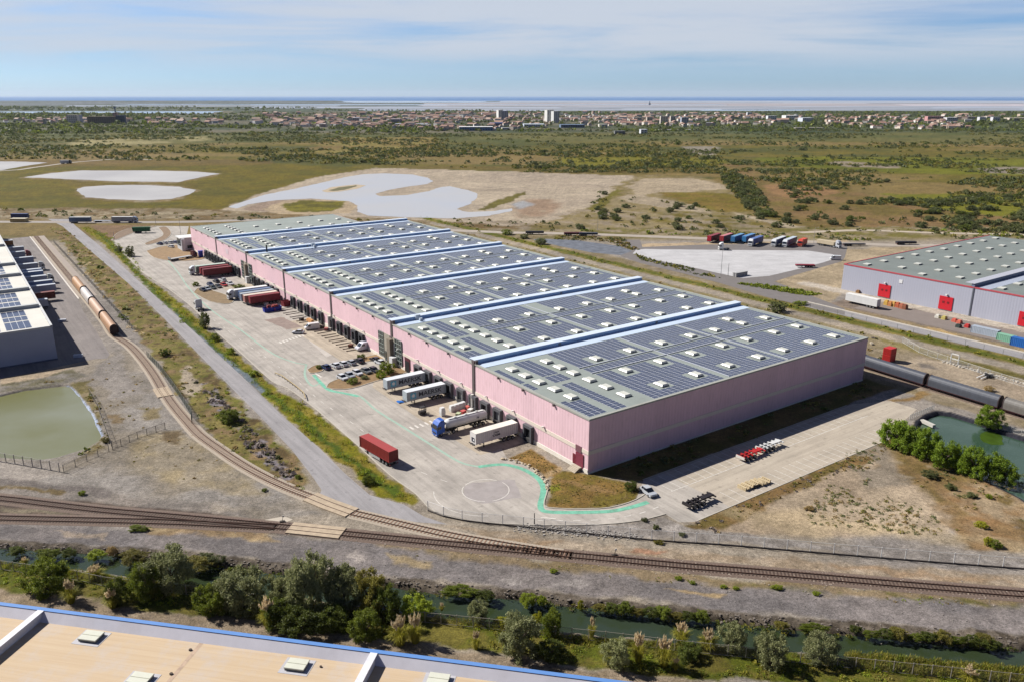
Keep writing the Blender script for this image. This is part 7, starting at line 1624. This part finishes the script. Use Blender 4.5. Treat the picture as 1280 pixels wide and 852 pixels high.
# round bright pines by the dark pond
for i, (u, v, w_, h_) in enumerate([(1124, 563, 34, 44), (1146, 570, 30, 40), (1160, 575, 30, 42), (1184, 588, 30, 42), (1206, 592, 26, 38), (1222, 598, 30, 42), (1242, 600, 28, 38), (1260, 606, 26, 34)]):
    from_px(u, v, w_*1.28, h_, 'pine', ['bright green tree heading the row by the dark pond', 'second bright green tree of the row by the dark pond', 'third bright green tree by the dark pond', 'fourth bright green tree by the dark pond, before the gap', 'fifth bright green tree by the dark pond, after the gap', 'sixth bright green tree by the dark pond', 'seventh bright green tree by the dark pond', 'last bright green tree of the row by the dark pond'][i], cat='tree', name='tree', group='row of bright green trees by the dark pond', res='hi')
from_px(1241, 536, 34, 32, 'pine', 'round green tree standing alone before the dark wagon', cat='tree', name='tree', res='hi')
NB = [(255, 411, 14, 22, 'scrub', 'slim tree at the ditch edge by the yard', 'tree'), (162, 321, 12, 14, 'scrub', 'grey green tree beside the yard loop', 'tree'), (148, 316, 8, 9, 'scrub', 'small grey green bush at the yard loop', 'bush'), (284, 529, 28, 20, 'green', 'dark green bush on the rough strip beside the branch track', 'bush'), (205, 445, 14, 11, 'dark', 'small dark bush on the rough strip', 'bush'), (131, 523+30, 10, 8, 'olive', 'small bush at the pond corner', 'bush'),
      (973, 391, 24, 15, 'scrub', 'round grey bush on the path behind the warehouse roof', 'bush'), (789, 614, 18, 14, 'dark', 'dark round bush behind the silver saloon', 'bush'), (482, 468, 22, 18, 'green', 'round clipped bush at the office entrance', 'bush'), (476, 473, 13, 9, 'lime', 'pale low bush under the round clipped one', 'bush'), (451, 449, 11, 8, 'dark', 'small bush behind the black car', 'bush'), (440, 480, 15, 9, 'green', 'low bush on the car park island', 'bush'), (398, 461, 8, 6, 'green', 'tiny bush on the left island tip', 'bush'), (455, 474, 12, 6, 'scrub', 'low grey bush on the long island', 'bush'),
      (244, 358, 9, 6, 'green', 'round shrub at the far car park corner', 'bush'), (297, 361, 14, 6, 'green', 'low shrub before the far office entrance', 'bush'), (234, 308, 9, 7, 'green', 'shrub by the gatehouse wall', 'bush'), (634, 294, 14, 8, 'green', 'green bush at the far right corner of the warehouse', 'bush'), (676, 306, 16, 9, 'scrub', 'grey bush near the retention basin', 'bush'), (656, 299, 12, 7, 'scrub', 'small grey bush left of the retention basin', 'bush'),
      (460, 606, 18, 14, 'green', 'dark green bush in the ditch below the red container', 'bush'), (316, 470, 12, 9, 'lime', 'bright bush in the ditch, lowest of the three', 'bush'), (287, 443, 12, 10, 'lime', 'bright bush in the ditch, middle of the three', 'bush'), (268, 426, 12, 10, 'green', 'dark green bush in the ditch right of the slim tree', 'bush'), (372, 600-2, 8, 6, 'green', 'small tuft at the tip of the rough strip', 'bush'), (1165, 598, 20, 12, 'scrub', 'grey green bush on the waste ground before the trees', 'bush'), (1190, 612, 14, 9, 'scrub', 'small bush lower on the waste ground', 'bush'), (1228, 660, 16, 10, 'yellow', 'yellow bush low on the right waste ground', 'bush'), (1245, 685, 18, 12, 'green', 'green bush beside the lowest yellow one', 'bush'), (1236, 682, 12, 12, 'yellow', 'lowest yellow bush at the right', 'bush'), (1237, 623, 9, 7, 'lime', 'small lime tuft on the right waste ground', 'bush'), (1013, 638, 14, 7, 'dry', 'straw coloured tuft alone on the pale waste ground', 'bush'), (1238, 489, 13, 8, 'dry', 'straw coloured bush on the storage ground', 'bush'), (1216, 622, 14, 8, 'scrub', 'grey tuft on the right waste ground', 'bush'),
      (806, 652, 9, 6, 'scrub', 'small tuft at the kerb end of the yard', 'bush'), (820, 661, 10, 6, 'scrub', 'small tuft right of the yard kerb end', 'bush'), (853, 670, 10, 6, 'scrub', 'grey tuft before the white fence', 'bush'), (692, 716, 11, 6, 'lime', 'bright tuft on the verge below the main line', 'bush'), (824, 680, 14, 6, 'olive', 'olive tuft above the main line', 'bush'), (849, 725, 10, 6, 'lime', 'tuft on the verge, first of the right group', 'bush'), (866, 730, 9, 5, 'lime', 'tuft on the verge, second of the right group', 'bush'), (905, 735, 10, 5, 'lime', 'tuft on the verge, third of the right group', 'bush'), (920, 737, 9, 5, 'lime', 'tuft on the verge, fourth of the right group', 'bush'), (1021, 744, 11, 6, 'lime', 'tuft on the verge, fifth of the right group', 'bush'), (972, 737, 16, 7, 'lime', 'wider tuft on the verge below the main line', 'bush'), (102, 619, 9, 7, 'lime', 'small bright tuft on the brown strip at the left', 'bush'), (330, 612+2, 8, 5, 'green', 'tuft by the branch track curve', 'bush'),
      (1001, 382, 18, 5, 'green', 'low hedge bush at the corner by the grey warehouse', 'bush')]
for u, v, w_, h_, k, l, c_ in NB: from_px(u, v, w_, h_, k, l, cat=c_, name=c_, trunk=(c_ == 'tree'))
# --- ground cover nobody could count: scattered leafy tufts
def tufts(name, poly, n, kinds, smin, smax, seed, hr=.8, clump_=None, z=0, nb=14, lsz=.30, vert=1.0):
    rs = np.random.RandomState(seed); xs = np.array(poly); lo, hi = xs.min(0), xs.max(0); P_ = rs.rand(n*4, 2)*(hi-lo)+lo
    P_ = P_[sdist(P_[:, 0], P_[:, 1], poly) > .1]
    if clump_ is not None: P_ = P_[fbm(P_[:, 0], P_[:, 1], clump_[0], seed, 4) > clump_[1]]
    P_ = P_[:n]; m = len(P_); S = smin+(smax-smin)*rs.rand(m)**2
    ki = rs.randint(len(kinds), size=m)
    for j, k in enumerate(kinds):
        q = np.nonzero(ki == j)[0]
        if len(q) == 0: continue
        c = np.repeat(P_[q], nb, 0); s = np.repeat(S[q], nb); N_ = len(c)
        an = rs.rand(N_)*6.28; rr = np.sqrt(rs.rand(N_)); zz_ = rs.rand(N_)*np.sqrt(np.clip(1-rr**2, .02, 1))
        pos = np.stack([c[:, 0]+np.cos(an)*rr*s*.5, c[:, 1]+np.sin(an)*rr*s*.5, zz_*s*hr*.8+z], 1)
        a = rs.normal(size=(N_, 3)); a /= np.linalg.norm(a, axis=1)[:, None]; b_ = np.cross(a, rs.normal(size=(N_, 3))); b_ /= np.linalg.norm(b_, axis=1)[:, None]
        sz = (s*lsz*(.6+.7*rs.rand(N_)))[:, None]; A = a*sz; B = b_*sz*.6
        if vert > 1: A[:, 2] = np.abs(A[:, 2])*vert+sz[:, 0]*.6; B *= .5
        V = np.stack([pos-A, pos+B, pos+A, pos-B], 1).reshape(-1, 3); V[:, 2] = np.maximum(V[:, 2], z)
        tag(npmesh(name, V, np.arange(4*N_).reshape(N_, 4), LM[k]), kind='stuff')
tufts('ditch_reeds', px(*DT), 6500, ('lime', 'reed', 'reed', 'olive', 'lime'), .5, 1.9, 1, .7, (7, .36), nb=26, lsz=.16, vert=1.6)
tufts('ditch_reeds', strip(smooth_line(px((124, 290), (152, 316), (200, 368), (262, 424), (300, 458), (350, 500), (420, 556), (505, 622))), 2.6), 1700, ('lime', 'green', 'lime', 'reed'), .9, 2.4, 2, .7, nb=34, lsz=.15, vert=1.6)
tufts('rough_grass', px(*LS), 3600, ('olive', 'dry', 'scrub', 'lime', 'olive'), .4, 1.6, 3, .5, (8, .42), nb=24, lsz=.18)
tufts('bramble', px((236, 470), (262, 478), (320, 540), (372, 596), (360, 600), (318, 572), (300, 545), (262, 505)), 420, ('mauve', 'mauve', 'scrub'), .6, 1.8, 4, .6, (6, .45))
tufts('pampas_tufts', px((84, 305), (104, 305), (135, 350), (150, 375), (175, 412), (215, 470), (235, 485), (215, 480), (160, 410), (105, 345), (84, 318)), 260, ('plume', 'dry', 'plume'), 1.4, 3.4, 5, .7, (10, .42), nb=44, lsz=.13)
tufts('rough_grass', px((84, 295), (104, 300), (150, 370), (215, 460), (225, 478), (180, 430), (100, 340)), 240, ('dark', 'green', 'scrub'), 1.0, 3.0, 55, .7, (10, .5))
tufts('verge_grass', px((-60, 706), (0, 704), (130, 718), (300, 740), (500, 767), (700, 792), (900, 806), (1060, 823), (1290, 842), (1300, 862), (900, 846), (800, 838), (500, 796), (300, 770), (0, 732), (-60, 726)), 3600, ('lime', 'olive', 'reed', 'green'), .3, 1.2, 6, .6, (5, .45), z=-.05, nb=34, lsz=.13)
tufts('water_edge_reeds', strip(smooth_line(px((1060, 826), (1120, 830), (1180, 836), (1290, 846))), 1.6), 1100, ('reed', 'olive', 'olive', 'green'), .6, 1.6, 7, .8, nb=40, lsz=.12, vert=2)
tufts('water_edge_reeds', strip(smooth_line(px((540, 772), (620, 782), (700, 795), (800, 805), (900, 812))), .7), 600, ('reed', 'olive', 'green'), .5, 1.3, 8, .8, nb=40, lsz=.12, vert=2)
tufts('water_edge_reeds', strip(smooth_line(px((-40, 700), (0, 706), (60, 712), (140, 724), (240, 738))), .9), 500, ('reed', 'lime', 'olive'), .5, 1.3, 9, .8, nb=40, lsz=.12, vert=2)
tufts('bank_weeds', px((0, 682), (200, 694), (330, 710), (480, 731), (620, 743), (760, 758), (960, 780), (1280, 806), (1280, 812), (960, 788), (700, 757), (480, 738), (280, 711), (0, 688)), 2600, ('olive', 'dark', 'green', 'reed'), .4, 1.3, 10, .5, (5, .44), z=-.4, nb=26, lsz=.16)
tufts('dry_weeds', px((430, 690), (620, 706), (760, 722), (960, 740), (1300, 766), (1300, 756), (960, 730), (760, 714), (620, 698)), 420, ('olive', 'dry', 'lime'), .2, .7, 11, .5, (5, .55), nb=24, lsz=.16)
tufts('dry_weeds', px((1000, 655), (1180, 670), (1300, 690), (1300, 600), (1120, 545), (1060, 560)), 800, ('scrub', 'dry', 'olive', 'scrub'), .3, 1.3, 12, .45, (10, .46), nb=24, lsz=.16)
tufts('dry_weeds', ab((-28.4, 2), (-28.4, 82), (-32, 82), (-32, 20), (-34, 2)), 700, ('dry', 'olive', 'mauve'), .3, 1.0, 13, .45, (4, .45))
tufts('dry_weeds', ab((-.5, 2), (-.5, 104), (-8.8, 104), (-8.8, 10)), 500, ('olive', 'dark', 'scrub'), .4, 1.6, 14, .5, (6, .52))
tufts('dry_weeds', px((130, 450), (190, 480), (250, 550), (330, 600), (200, 600), (90, 590), (130, 555), (110, 480)), 260, ('dry', 'olive'), .2, .8, 15, .45, (6, .56))
tufts('pond_weeds', strip(smooth_line(px((0, 486), (60, 478), (90, 476), (112, 496), (128, 530), (132, 548), (105, 566), (75, 580))), 1.0), 420, ('olive', 'dry', 'green'), .4, 1.5, 16, .6, (4, .5))
tufts('ditch_grass', ab((370, 159), (-70, 159), (-70, 165.5), (370, 165.8)), 2600, ('lime', 'green', 'olive', 'reed'), .6, 1.9, 17, .7, (9, .44))
tufts('verge_scrub', ab((300, 145), (-70, 145), (-70, 151), (300, 151)), 900, ('olive', 'scrub', 'dry', 'mauve'), .5, 1.9, 18, .6, (8, .5))
tufts('verge_scrub', ab((290, 110), (5, 110), (5, 140), (290, 142)), 800, ('olive', 'scrub', 'dry'), .5, 2.0, 19, .6, (9, .52))
tufts('verge_scrub', ab((105, 176), (73, 182), (70, 190), (95, 186)), 260, ('lime', 'green'), .8, 2.2, 20, .6)
tufts('verge_scrub', px((600, 289), (1290, 287), (1290, 305), (1060, 301), (1030, 299), (600, 287)), 420, ('olive', 'lime', 'scrub'), 1, 3.2, 21, .6, (20, .52))
tufts('verge_scrub', px((780, 298), (700, 295), (690, 299), (760, 303), (782, 312), (800, 313)), 200, ('olive', 'dry', 'scrub'), .8, 2.5, 22, .6)
tufts('lawn_tufts', px((688, 598), (735, 593), (790, 603), (798, 613), (790, 624), (762, 633), (686, 632)), 420, ('dry', 'olive', 'dry'), .15, .5, 23, .4)
tufts('lawn_tufts', px((634, 573), (664, 561), (700, 587), (692, 594), (655, 580)), 200, ('dry', 'olive', 'dry'), .15, .5, 24, .4)
tufts('ditch_grass', px((794, 318), (806, 322), (850, 332), (890, 344), (905, 348), (880, 346), (840, 336), (800, 325)), 120, ('olive', 'dark'), .8, 2.2, 25, .6)
# --- the scrubland: bushes scattered by the thousand over the plain
rs = np.random.RandomState(77)
BP = []; BS = []
def sow(poly, n, smin, smax, cl=None, thr=.5, power=2.0):
    xs = np.array(poly); lo, hi = xs.min(0), xs.max(0); got = []; tot = 0
    for _ in range(12):
        P_ = rs.rand(n*2, 2)*(hi-lo)+lo; P_ = P_[sdist(P_[:, 0], P_[:, 1], poly) > 0]
        if cl: P_ = P_[fbm(P_[:, 0]*.6, P_[:, 1], cl, 91, 4)+rs.normal(size=len(P_))*.025 > thr]
        got.append(P_); tot += len(P_)
        if tot >= n: break
    P_ = np.concatenate(got)[:n]; BP.append(P_); BS.append(smin+(smax-smin)*rs.rand(len(P_))**power)
sow(px((-150, 166), (400, 166), (560, 168), (560, 196), (430, 204), (-150, 198)), 4200, 3, 9, 90, .44)
sow(px((300, 186), (440, 184), (640, 190), (900, 190), (900, 210), (640, 212), (300, 202)), 1300, 3, 9, 60, .48)
sow(px((540, 162), (1400, 162), (1400, 196), (960, 198), (540, 194)), 3600, 3, 9, 90, .5)
sow(px((690, 196), (905, 196), (905, 217), (690, 215)), 500, 2, 6, 40, .54)
sow(px((640, 206), (920, 210), (920, 218), (640, 216)), 420, 3, 7, 30, .46)
sow(px((905, 198), (1400, 200), (1400, 235), (960, 232), (915, 215)), 1500, 2.5, 7.5, 45, .5)
sow(px((960, 225), (1400, 220), (1400, 262), (1000, 255)), 1000, 3, 7.5, 40, .5)
sow(px((900, 214), (935, 222), (958, 250), (968, 272), (945, 275), (925, 250), (905, 230)), 260, 4, 8)
sow(px((1165, 262), (1400, 258), (1400, 291), (1150, 291)), 200, 4, 9, 25, .42)
sow(px((1010, 250), (1160, 250), (1180, 288), (960, 288)), 46, 4, 9, 20, .5)
sow(px((745, 240), (900, 262), (960, 284), (900, 291), (700, 289), (735, 262)), 95, 2.5, 7.5)
sow(px((560, 272), (700, 280), (700, 289), (560, 287)), 40, 1.5, 4)
sow(px((0, 262), (430, 272), (560, 283), (560, 287), (300, 276), (0, 274)), 90, 1.5, 5)
sow(px((860, 262), (1400, 284), (1400, 292), (960, 290)), 60, 1.5, 5)
sow(px((430, 170), (545, 170), (545, 192), (440, 192)), 40, 3, 8)
BPa = np.concatenate(BP); BSa = np.concatenate(BS)
# keep pans, sand, roads clear
for poly in (px(*big), px((62, 216), (274, 216), (222, 228), (80, 225)), px((95, 234), (244, 236), (215, 249), (105, 248)), px((0, 201), (61, 203), (0, 214)), strip(px((560, 288), (760, 293.8), (900, 299), (1140, 307), (1500, 308)), 7)):
    k = sdist(BPa[:, 0], BPa[:, 1], poly) < -2; BPa = BPa[k]; BSa = BSa[k]
order = np.argsort(-BSa/np.hypot(BPa[:, 0], BPa[:, 1])); inview = np.abs(BPa[order, 0]/(BPa[order, 1]+25)) < .66
order = order[inview]; near_ = set(order[:285].tolist())
for n_, i in enumerate(order[:285]):
    x, y = BPa[i]; s = BSa[i]; k = ('scrub', 'scrub2', 'scrub', 'dark', 'scrub2')[n_ % 5]; v = n_ % 3
    o = bpy.data.objects.new('bush', plantmesh(k, 'mid', v)); link(o); o.location = (x, y, 0); o.scale = (s*.55, s*.5, s*.52); o.rotation_euler = (0, 0, n_*1.7)
    side = 'left' if x < 0 else 'right'
    dist_ = 'beyond the far road' if y < 520 else 'across the dry plain'
    col_ = {'scrub': 'grey green', 'scrub2': 'dull green', 'dark': 'dark green'}[k]
    sz_ = 'large' if s > 6 else 'middling' if s > 4 else 'small'
    tag(o, f'{sz_} {col_} scrub bush {dist_} in the {side} half of the photo', 'bush', f'{sz_} {col_} scrub bushes {dist_}, {side} half')
rest = np.array([i for i in range(len(BPa)) if i not in near_])
def bushmass(name, P_, S, kinds, seed, nb=26, lsz=.17, hr=.5):
    rs = np.random.RandomState(seed); ki = rs.randint(len(kinds), size=len(P_)); VV = []; FF = []
    for j, k in enumerate(kinds):
        q = np.nonzero(ki == j)[0]; c = np.repeat(P_[q], nb, 0); s = np.repeat(S[q], nb); N_ = len(c)
        an = rs.rand(N_)*6.28; rr = np.sqrt(rs.rand(N_)); zz_ = np.sqrt(np.clip(1-rr**2, .05, 1))*(.35+.65*rs.rand(N_))
        pos = np.stack([c[:, 0]+np.cos(an)*rr*s*.5, c[:, 1]+np.sin(an)*rr*s*.5, zz_*s*hr], 1)
        a = rs.normal(size=(N_, 3)); a /= np.linalg.norm(a, axis=1)[:, None]; b_ = np.cross(a, rs.normal(size=(N_, 3))); b_ /= np.linalg.norm(b_, axis=1)[:, None]
        sz = (s*lsz*(.6+.7*rs.rand(N_)))[:, None]; A = a*sz; B = b_*sz*.7
        V = np.stack([pos-A, pos+B, pos+A, pos-B], 1).reshape(-1, 3); V[:, 2] = np.maximum(V[:, 2], .05); VV.append(V); FF.append(len(V)//4)
    V = np.concatenate(VV); n = len(V)//4; o = npmesh(name, V, np.arange(4*n).reshape(n, 4), [LM[k] for k in kinds])
    mi = np.concatenate([np.full(f, j, np.int32) for j, f in enumerate(FF)]); o.data.polygons.foreach_set('material_index', mi)
    return tag(o, kind='stuff')
bushmass('scrubland', BPa[rest], BSa[rest], ('scrub', 'scrub2', 'dark', 'olive'), 5)
rs = np.random.RandomState(99)
# woods round the town and towards the lagoons
def sowf(poly, n, smin, smax, cl=None, thr=.5):
    global BP, BS
    BP = []; BS = []; sow(poly, n, smin, smax, cl, thr); return BP[0], BS[0]
fp = []; fs = []
for a_ in [(px((-150, 155), (560, 157), (560, 168), (-150, 168)), 1500, 7, 15, 160, .45), (px((-150, 143.5), (330, 143.5), (330, 156), (-150, 156)), 900, 10, 22, 300, .46), (px((560, 158), (900, 160), (1400, 160), (1400, 164), (560, 166)), 700, 6, 13, 120, .47), (px((300, 138.6), (620, 138.2), (700, 140), (1400, 140), (1400, 145), (300, 145)), 1500, 8, 15, 300, .42),
           (px((1000, 141), (1400, 141), (1400, 162), (1000, 160)), 1700, 8, 19, 150, .44), (px((330, 145), (1000, 146), (1000, 160), (330, 160)), 1500, 7, 16, 90, .44), (px((-200, 134), (400, 135), (420, 138), (-200, 139)), 500, 12, 24, 500, .45), (px((-200, 142.7), (300, 142.7), (300, 144), (-200, 144)), 300, 9, 16)]:
    p_, s_ = sowf(*a_); fp.append(p_); fs.append(s_)
bushmass('far_woods', np.concatenate(fp), np.concatenate(fs), ('dark', 'scrub2', 'green', 'scrub'), 8, 16, .24, .6)
# ================================================================== the town
ROOFT = [M(c, .8, .1, .1) for c in ((168, 130, 114), (182, 148, 128), (160, 124, 110), (190, 162, 144))]
WALLT = [M(c, .8, .06, .1) for c in ((226, 218, 206), (218, 206, 190), (236, 234, 230), (212, 190, 172))]
HP_ = []
for i in range(8):
    mb = MB(); w_, d_, h_ = (12, 9, 4.2) if i % 2 else (16, 10, 6.2)
    mb.m(0).box(-w_/2, w_/2, -d_/2, d_/2, 0, h_); mb.m(1).add([(-w_/2-.5, -d_/2-.5, h_), (w_/2+.5, -d_/2-.5, h_), (w_/2+.5, d_/2+.5, h_), (-w_/2-.5, d_/2+.5, h_), (-w_/2-.5, 0, h_+2.4), (w_/2+.5, 0, h_+2.4)], [(0, 1, 5, 4), (2, 3, 4, 5), (0, 4, 3), (1, 2, 5)])
    for q in range(3): mb.m(2).box(-w_/2+2+q*(w_-4)/3, -w_/2+3.2+q*(w_-4)/3, -d_/2-.04, -d_/2, 1.2, 2.6)
    o = mb.build('house', [WALLT[i % 4], ROOFT[(i*3+1) % 4], GLASS]); HP_.append(o.data); bpy.data.objects.remove(o)
rt = random.Random(5); nh = 0
def houses(poly, n, label, group, smin=1.0, smax=1.7, only=None):
    global nh
    xs = np.array(poly); lo, hi = xs.min(0), xs.max(0); k = 0; tries = 0
    while k < n and tries < n*40:
        tries += 1; x, y = rt.uniform(lo[0], hi[0]), rt.uniform(lo[1], hi[1])
        if sdist(np.array([x]), np.array([y]), poly)[0] < 0: continue
        o = bpy.data.objects.new('house', HP_[only[k % len(only)] if only else rt.randrange(8)]); link(o); o.location = (x, y, 0); s = rt.uniform(smin, smax); o.scale = (s, s, s*rt.uniform(.9, 1.2)); o.rotation_euler = (0, 0, rt.choice((.2, 1.7, -.4, .9)))
        tag(o, label, 'house', group); k += 1; nh += 1
houses(px((340, 151), (470, 150), (470, 160), (340, 158)), 42, 'small red roofed house in the left part of the far town', 'red roofed houses, left part of the town')
houses(px((330, 144), (640, 143), (640, 149), (330, 150)), 56, 'tiny red roofed house at the back of the far town, left of the white tower', 'back row houses left of the white tower', 1.3, 2.2)
houses(px((470, 149), (640, 148), (640, 161), (470, 162)), 46, 'small house among the workshops left of the white tower', 'houses among the workshops')
houses(px((705, 146), (960, 145), (960, 156), (705, 157)), 52, 'small house in the middle of the far town, right of the white tower', 'houses right of the white tower')
houses(px((1030, 148), (1110, 146), (1190, 153), (1215, 162), (1120, 162), (1035, 158)), 66, 'bright sandy house in the estate at the right of the town', 'sandy houses in the right estate', .9, 1.4, (1, 3, 5))
houses(px((60, 150), (330, 152), (330, 158), (200, 157)), 24, 'scattered small house among trees at the far left', 'scattered houses at the far left')
def housemass(name, polys, seed):
    rs = np.random.RandomState(seed); mb = MB()
    for poly, n, s0, s1 in polys:
        xs = np.array(poly); lo, hi = xs.min(0), xs.max(0); P_ = rs.rand(n*4, 2)*(hi-lo)+lo; P_ = P_[sdist(P_[:, 0], P_[:, 1], poly) > 0]; P_ = P_[fbm(P_[:, 0], P_[:, 1], 110, 31, 4) > .5][:n]
        for x, y in P_:
            s = s0+(s1-s0)*rs.rand(); an = rs.choice([.2, 1.7, -.4, .9]); w_, d_, h_ = 12*s, 9*s, 4.5*s*(.8+.6*rs.rand()); c, q = math.cos(an), math.sin(an); k = rs.randint(4); r_ = rs.randint(5)
            f = lambda a, b, z_: (x+a*c-b*q, y+a*q+b*c, z_)
            mb.m(k); o = len(mb.v); mb.add([f(a, b, z_) for z_ in (0, h_) for a, b in ((-w_/2, -d_/2), (w_/2, -d_/2), (w_/2, d_/2), (-w_/2, d_/2))], [(0, 1, 5, 4), (1, 2, 6, 5), (2, 3, 7, 6), (3, 0, 4, 7)])
            mb.m(4+min(r_, 4)); mb.add([f(-w_/2, -d_/2, h_), f(w_/2, -d_/2, h_), f(w_/2, d_/2, h_), f(-w_/2, d_/2, h_), f(-w_/2, 0, h_+(2.2 if r_ < 4 else .3)*s), f(w_/2, 0, h_+(2.2 if r_ < 4 else .3)*s)], [(0, 1, 5, 4), (2, 3, 4, 5), (0, 4, 3), (1, 2, 5)])
    return tag(mb.build(name, WALLT+ROOFT+[M((206, 206, 210), .7)]), kind='stuff')
housemass('distant_houses', [(px((330, 142.5), (640, 141.5), (960, 142), (960, 150), (640, 152), (330, 152)), 270, .9, 1.7), (px((340, 151), (640, 150), (700, 152), (700, 163), (560, 164), (340, 158)), 210, .8, 1.5), (px((700, 147), (965, 146), (965, 158), (705, 160)), 200, .8, 1.6), (px((960, 145), (1300, 145), (1300, 155), (960, 156)), 50, 1, 2), (px((1030, 149), (1110, 147), (1190, 153), (1215, 162), (1120, 162.5), (1035, 158)), 90, .8, 1.4), (px((0, 150), (330, 150), (330, 157), (0, 157)), 60, .9, 1.6)], 3)
def block(u, v, wpx, hpx, c, label, depth=14, rz=0, rows_=4, roofc=None, cat='building', nm='apartment_block', win=True, side=None):
    x, y = at(u, v); m = mpp(x, y); w_ = wpx*m; h_ = hpx*m; t = empty(nm, (x, y, 0), rz, label, cat)
    MB().box(-w_/2, w_/2, 0, depth, 0, h_).build('wall', M(c, .8, .05, .05), t); MB().box(-w_/2-.4, w_/2+.4, -.4, depth+.4, h_, h_+.5).build('roof', M(roofc or tuple(min(255, q+8) for q in c), .8), t)
    if win:
        nc = max(2, int(w_/6))
        for r_ in range(rows_):
            zz_ = h_*(r_+.35)/rows_; mb = MB()
            for j in range(nc): xx = -w_/2+w_*(j+.25)/nc; mb.box(xx, xx+w_/nc*.5, -.08, 0, zz_, zz_+h_/rows_*.45)
            mb.build('window_row', GLASS, t)
    return t
tower = [(688, 153.5, 9, 15, 'left half of the tall white twin tower', (236, 234, 228)), (695.5, 154, 7.5, 14, 'right half of the tall white twin tower', (226, 226, 224)), (626, 150.5, 6, 12, 'white tower block left of the tallest pair', (238, 236, 230)), (632, 150.5, 7, 11, 'grey blue tower beside the single white one', (172, 178, 192))]
for u, v, w_, h_, l, c in tower: block(u, v, w_, h_, c, l, 22, .35, 9)
BL = [(90.5, 154, 13, 9.5, (228, 222, 214), 'white apartment block at the far left', 16), (98, 153.5, 6, 9, (176, 182, 200), 'grey blue wing of the far left white block', 16), (128, 155, 36, 8.5, (142, 120, 102), 'long brownish apartment block with dark trees at the far left', 14), (145, 154, 5, 12, (196, 160, 146), 'pinkish stair tower ending the long brownish block', 12), (151, 155, 10, 10, (72, 84, 112), 'dark blue grey block right of the pinkish tower', 14), (56, 157, 3, 8, (196, 190, 180), 'slim pale building at the far left', 8),
      (595, 163.8, 42, 4.5, (108, 150, 196), 'blue sided depot with a bright white roof at the town edge', 40), (447, 152, 18, 4, (166, 164, 176), 'wide lilac grey hall in the town', 60), (494, 154, 10, 4.5, (172, 160, 170), 'grey lilac hall right of the wide one', 50), (622, 158.5, 20, 4, (72, 88, 140), 'navy roofed warehouse below the white tower', 40), (668, 160, 26, 4, (206, 216, 228), 'pale flat hall left of the twin tower', 50), (716, 160, 30, 3.5, (110, 130, 160), 'blue grey hall right of the twin tower', 40),
      (805, 167.5, 8, 5, (222, 226, 232), 'isolated white building with blue side on the plain', 18), (775, 168.5, 13, 4, (128, 132, 134), 'low grey building left of the isolated white one', 14), (850, 163.5, 60, .9, (214, 212, 206), 'long low white greenhouse strip beyond the isolated building', 12), (830, 155, 9, 9, (214, 204, 194), 'pale block in the middle of the town', 14), (841, 155.5, 6, 9.5, (206, 196, 186), 'beige block next to the pale one', 14), (856, 156.5, 9, 9, (180, 188, 202), 'blue grey block right of the beige ones', 14), (812, 154, 7, 7, (210, 196, 184), 'beige block at the left of the middle group', 14), (797, 153, 10, 5.5, (206, 198, 190), 'low beige block before the middle group', 16),
      (965, 152, 11, 6.5, (228, 230, 234), 'white block with blue shade right of the middle group', 20), (990, 150, 16, 5, (238, 238, 236), 'large white hall on the right', 40), (1010, 152.5, 14, 4.5, (214, 220, 230), 'pale blue hall at the right', 40), (937, 145.5, 6, 4.5, (226, 228, 232), 'small white block at the back of the town', 14), (1012, 162, 36, 1.8, (196, 186, 174), 'long low pale shed at the town edge', 14),
      (1170, 151.5, 22, 5.5, (206, 150, 150), 'pink apartment block at the right', 20), (1190, 152.5, 14, 5, (222, 220, 222), 'white apartment block right of the pink one', 20), (1208, 149.5, 26, 3, (226, 206, 186), 'cream terrace behind the white block', 16), (1228, 152, 8, 5, (226, 226, 230), 'small white block among trees at the right', 14), (1245, 153, 9, 6, (222, 222, 226), 'white block with grey roof near the right edge', 14), (1275, 151.5, 28, 3.5, (232, 216, 200), 'cream roofed hall at the right edge', 30), (754, 160, 10, 4, (232, 226, 214), 'white gabled hall with tent roof', 20), (514, 158, 40, 2.6, (196, 200, 214), 'long silver workshop in the town', 30), (560, 147, 60, 2.4, (214, 214, 220), 'very long white hall at the back of the town', 30), (460, 149.5, 3, 3.5, (236, 236, 236), 'tiny white block at the back left', 10)]
for u, v, w_, h_, c, l, d_ in BL: block(u, v, w_, h_, c, l, d_, .05, max(1, int(h_/2)), (240, 240, 238) if 'white roof' in l else None, nm='apartment_block' if h_ > 4.6 else 'industrial_hall')
x, y = at(145, 147); t = empty('water_tower', (x, y, 0), 0, 'thin blue water tower above the brownish block at the far left', 'water tower'); MB().tube((0, 0, 0), (0, 0, 34), 2.4, 10).tube((0, 0, 34), (0, 0, 39), 5, 12).build('tower_shaft', M((100, 120, 150)), t)
x, y = at(812, 131.5); t = empty('beacon', (x, y, 0), 0, 'tiny dark beacon standing in the salt flats', 'beacon'); MB().box(-8, 8, -8, 8, 0, 14).tube((0, 0, 14), (0, 0, 34), 3, 8).build('beacon_tower', M((90, 100, 120)), t)
# ================================================================== air
hz = MB(); hz.box(-70000, 70000, -2500, 72000, -60, 420); ho = hz.build('haze', M((0, 0, 0))); tag(ho, kind='stuff')
hm = bpy.data.materials.new('air'); hm.use_nodes = True; nt = hm.node_tree; nt.nodes.remove(nt.nodes['Principled BSDF'])
pv = nt.nodes.new('ShaderNodeVolumePrincipled'); pv.inputs['Density'].default_value = HAZE; pv.inputs['Color'].default_value = (.72, .84, 1, 1); pv.inputs['Anisotropy'].default_value = .1
nt.links.new(pv.outputs[0], nt.nodes['Material Output'].inputs['Volume']); ho.data.materials.clear(); ho.data.materials.append(hm)
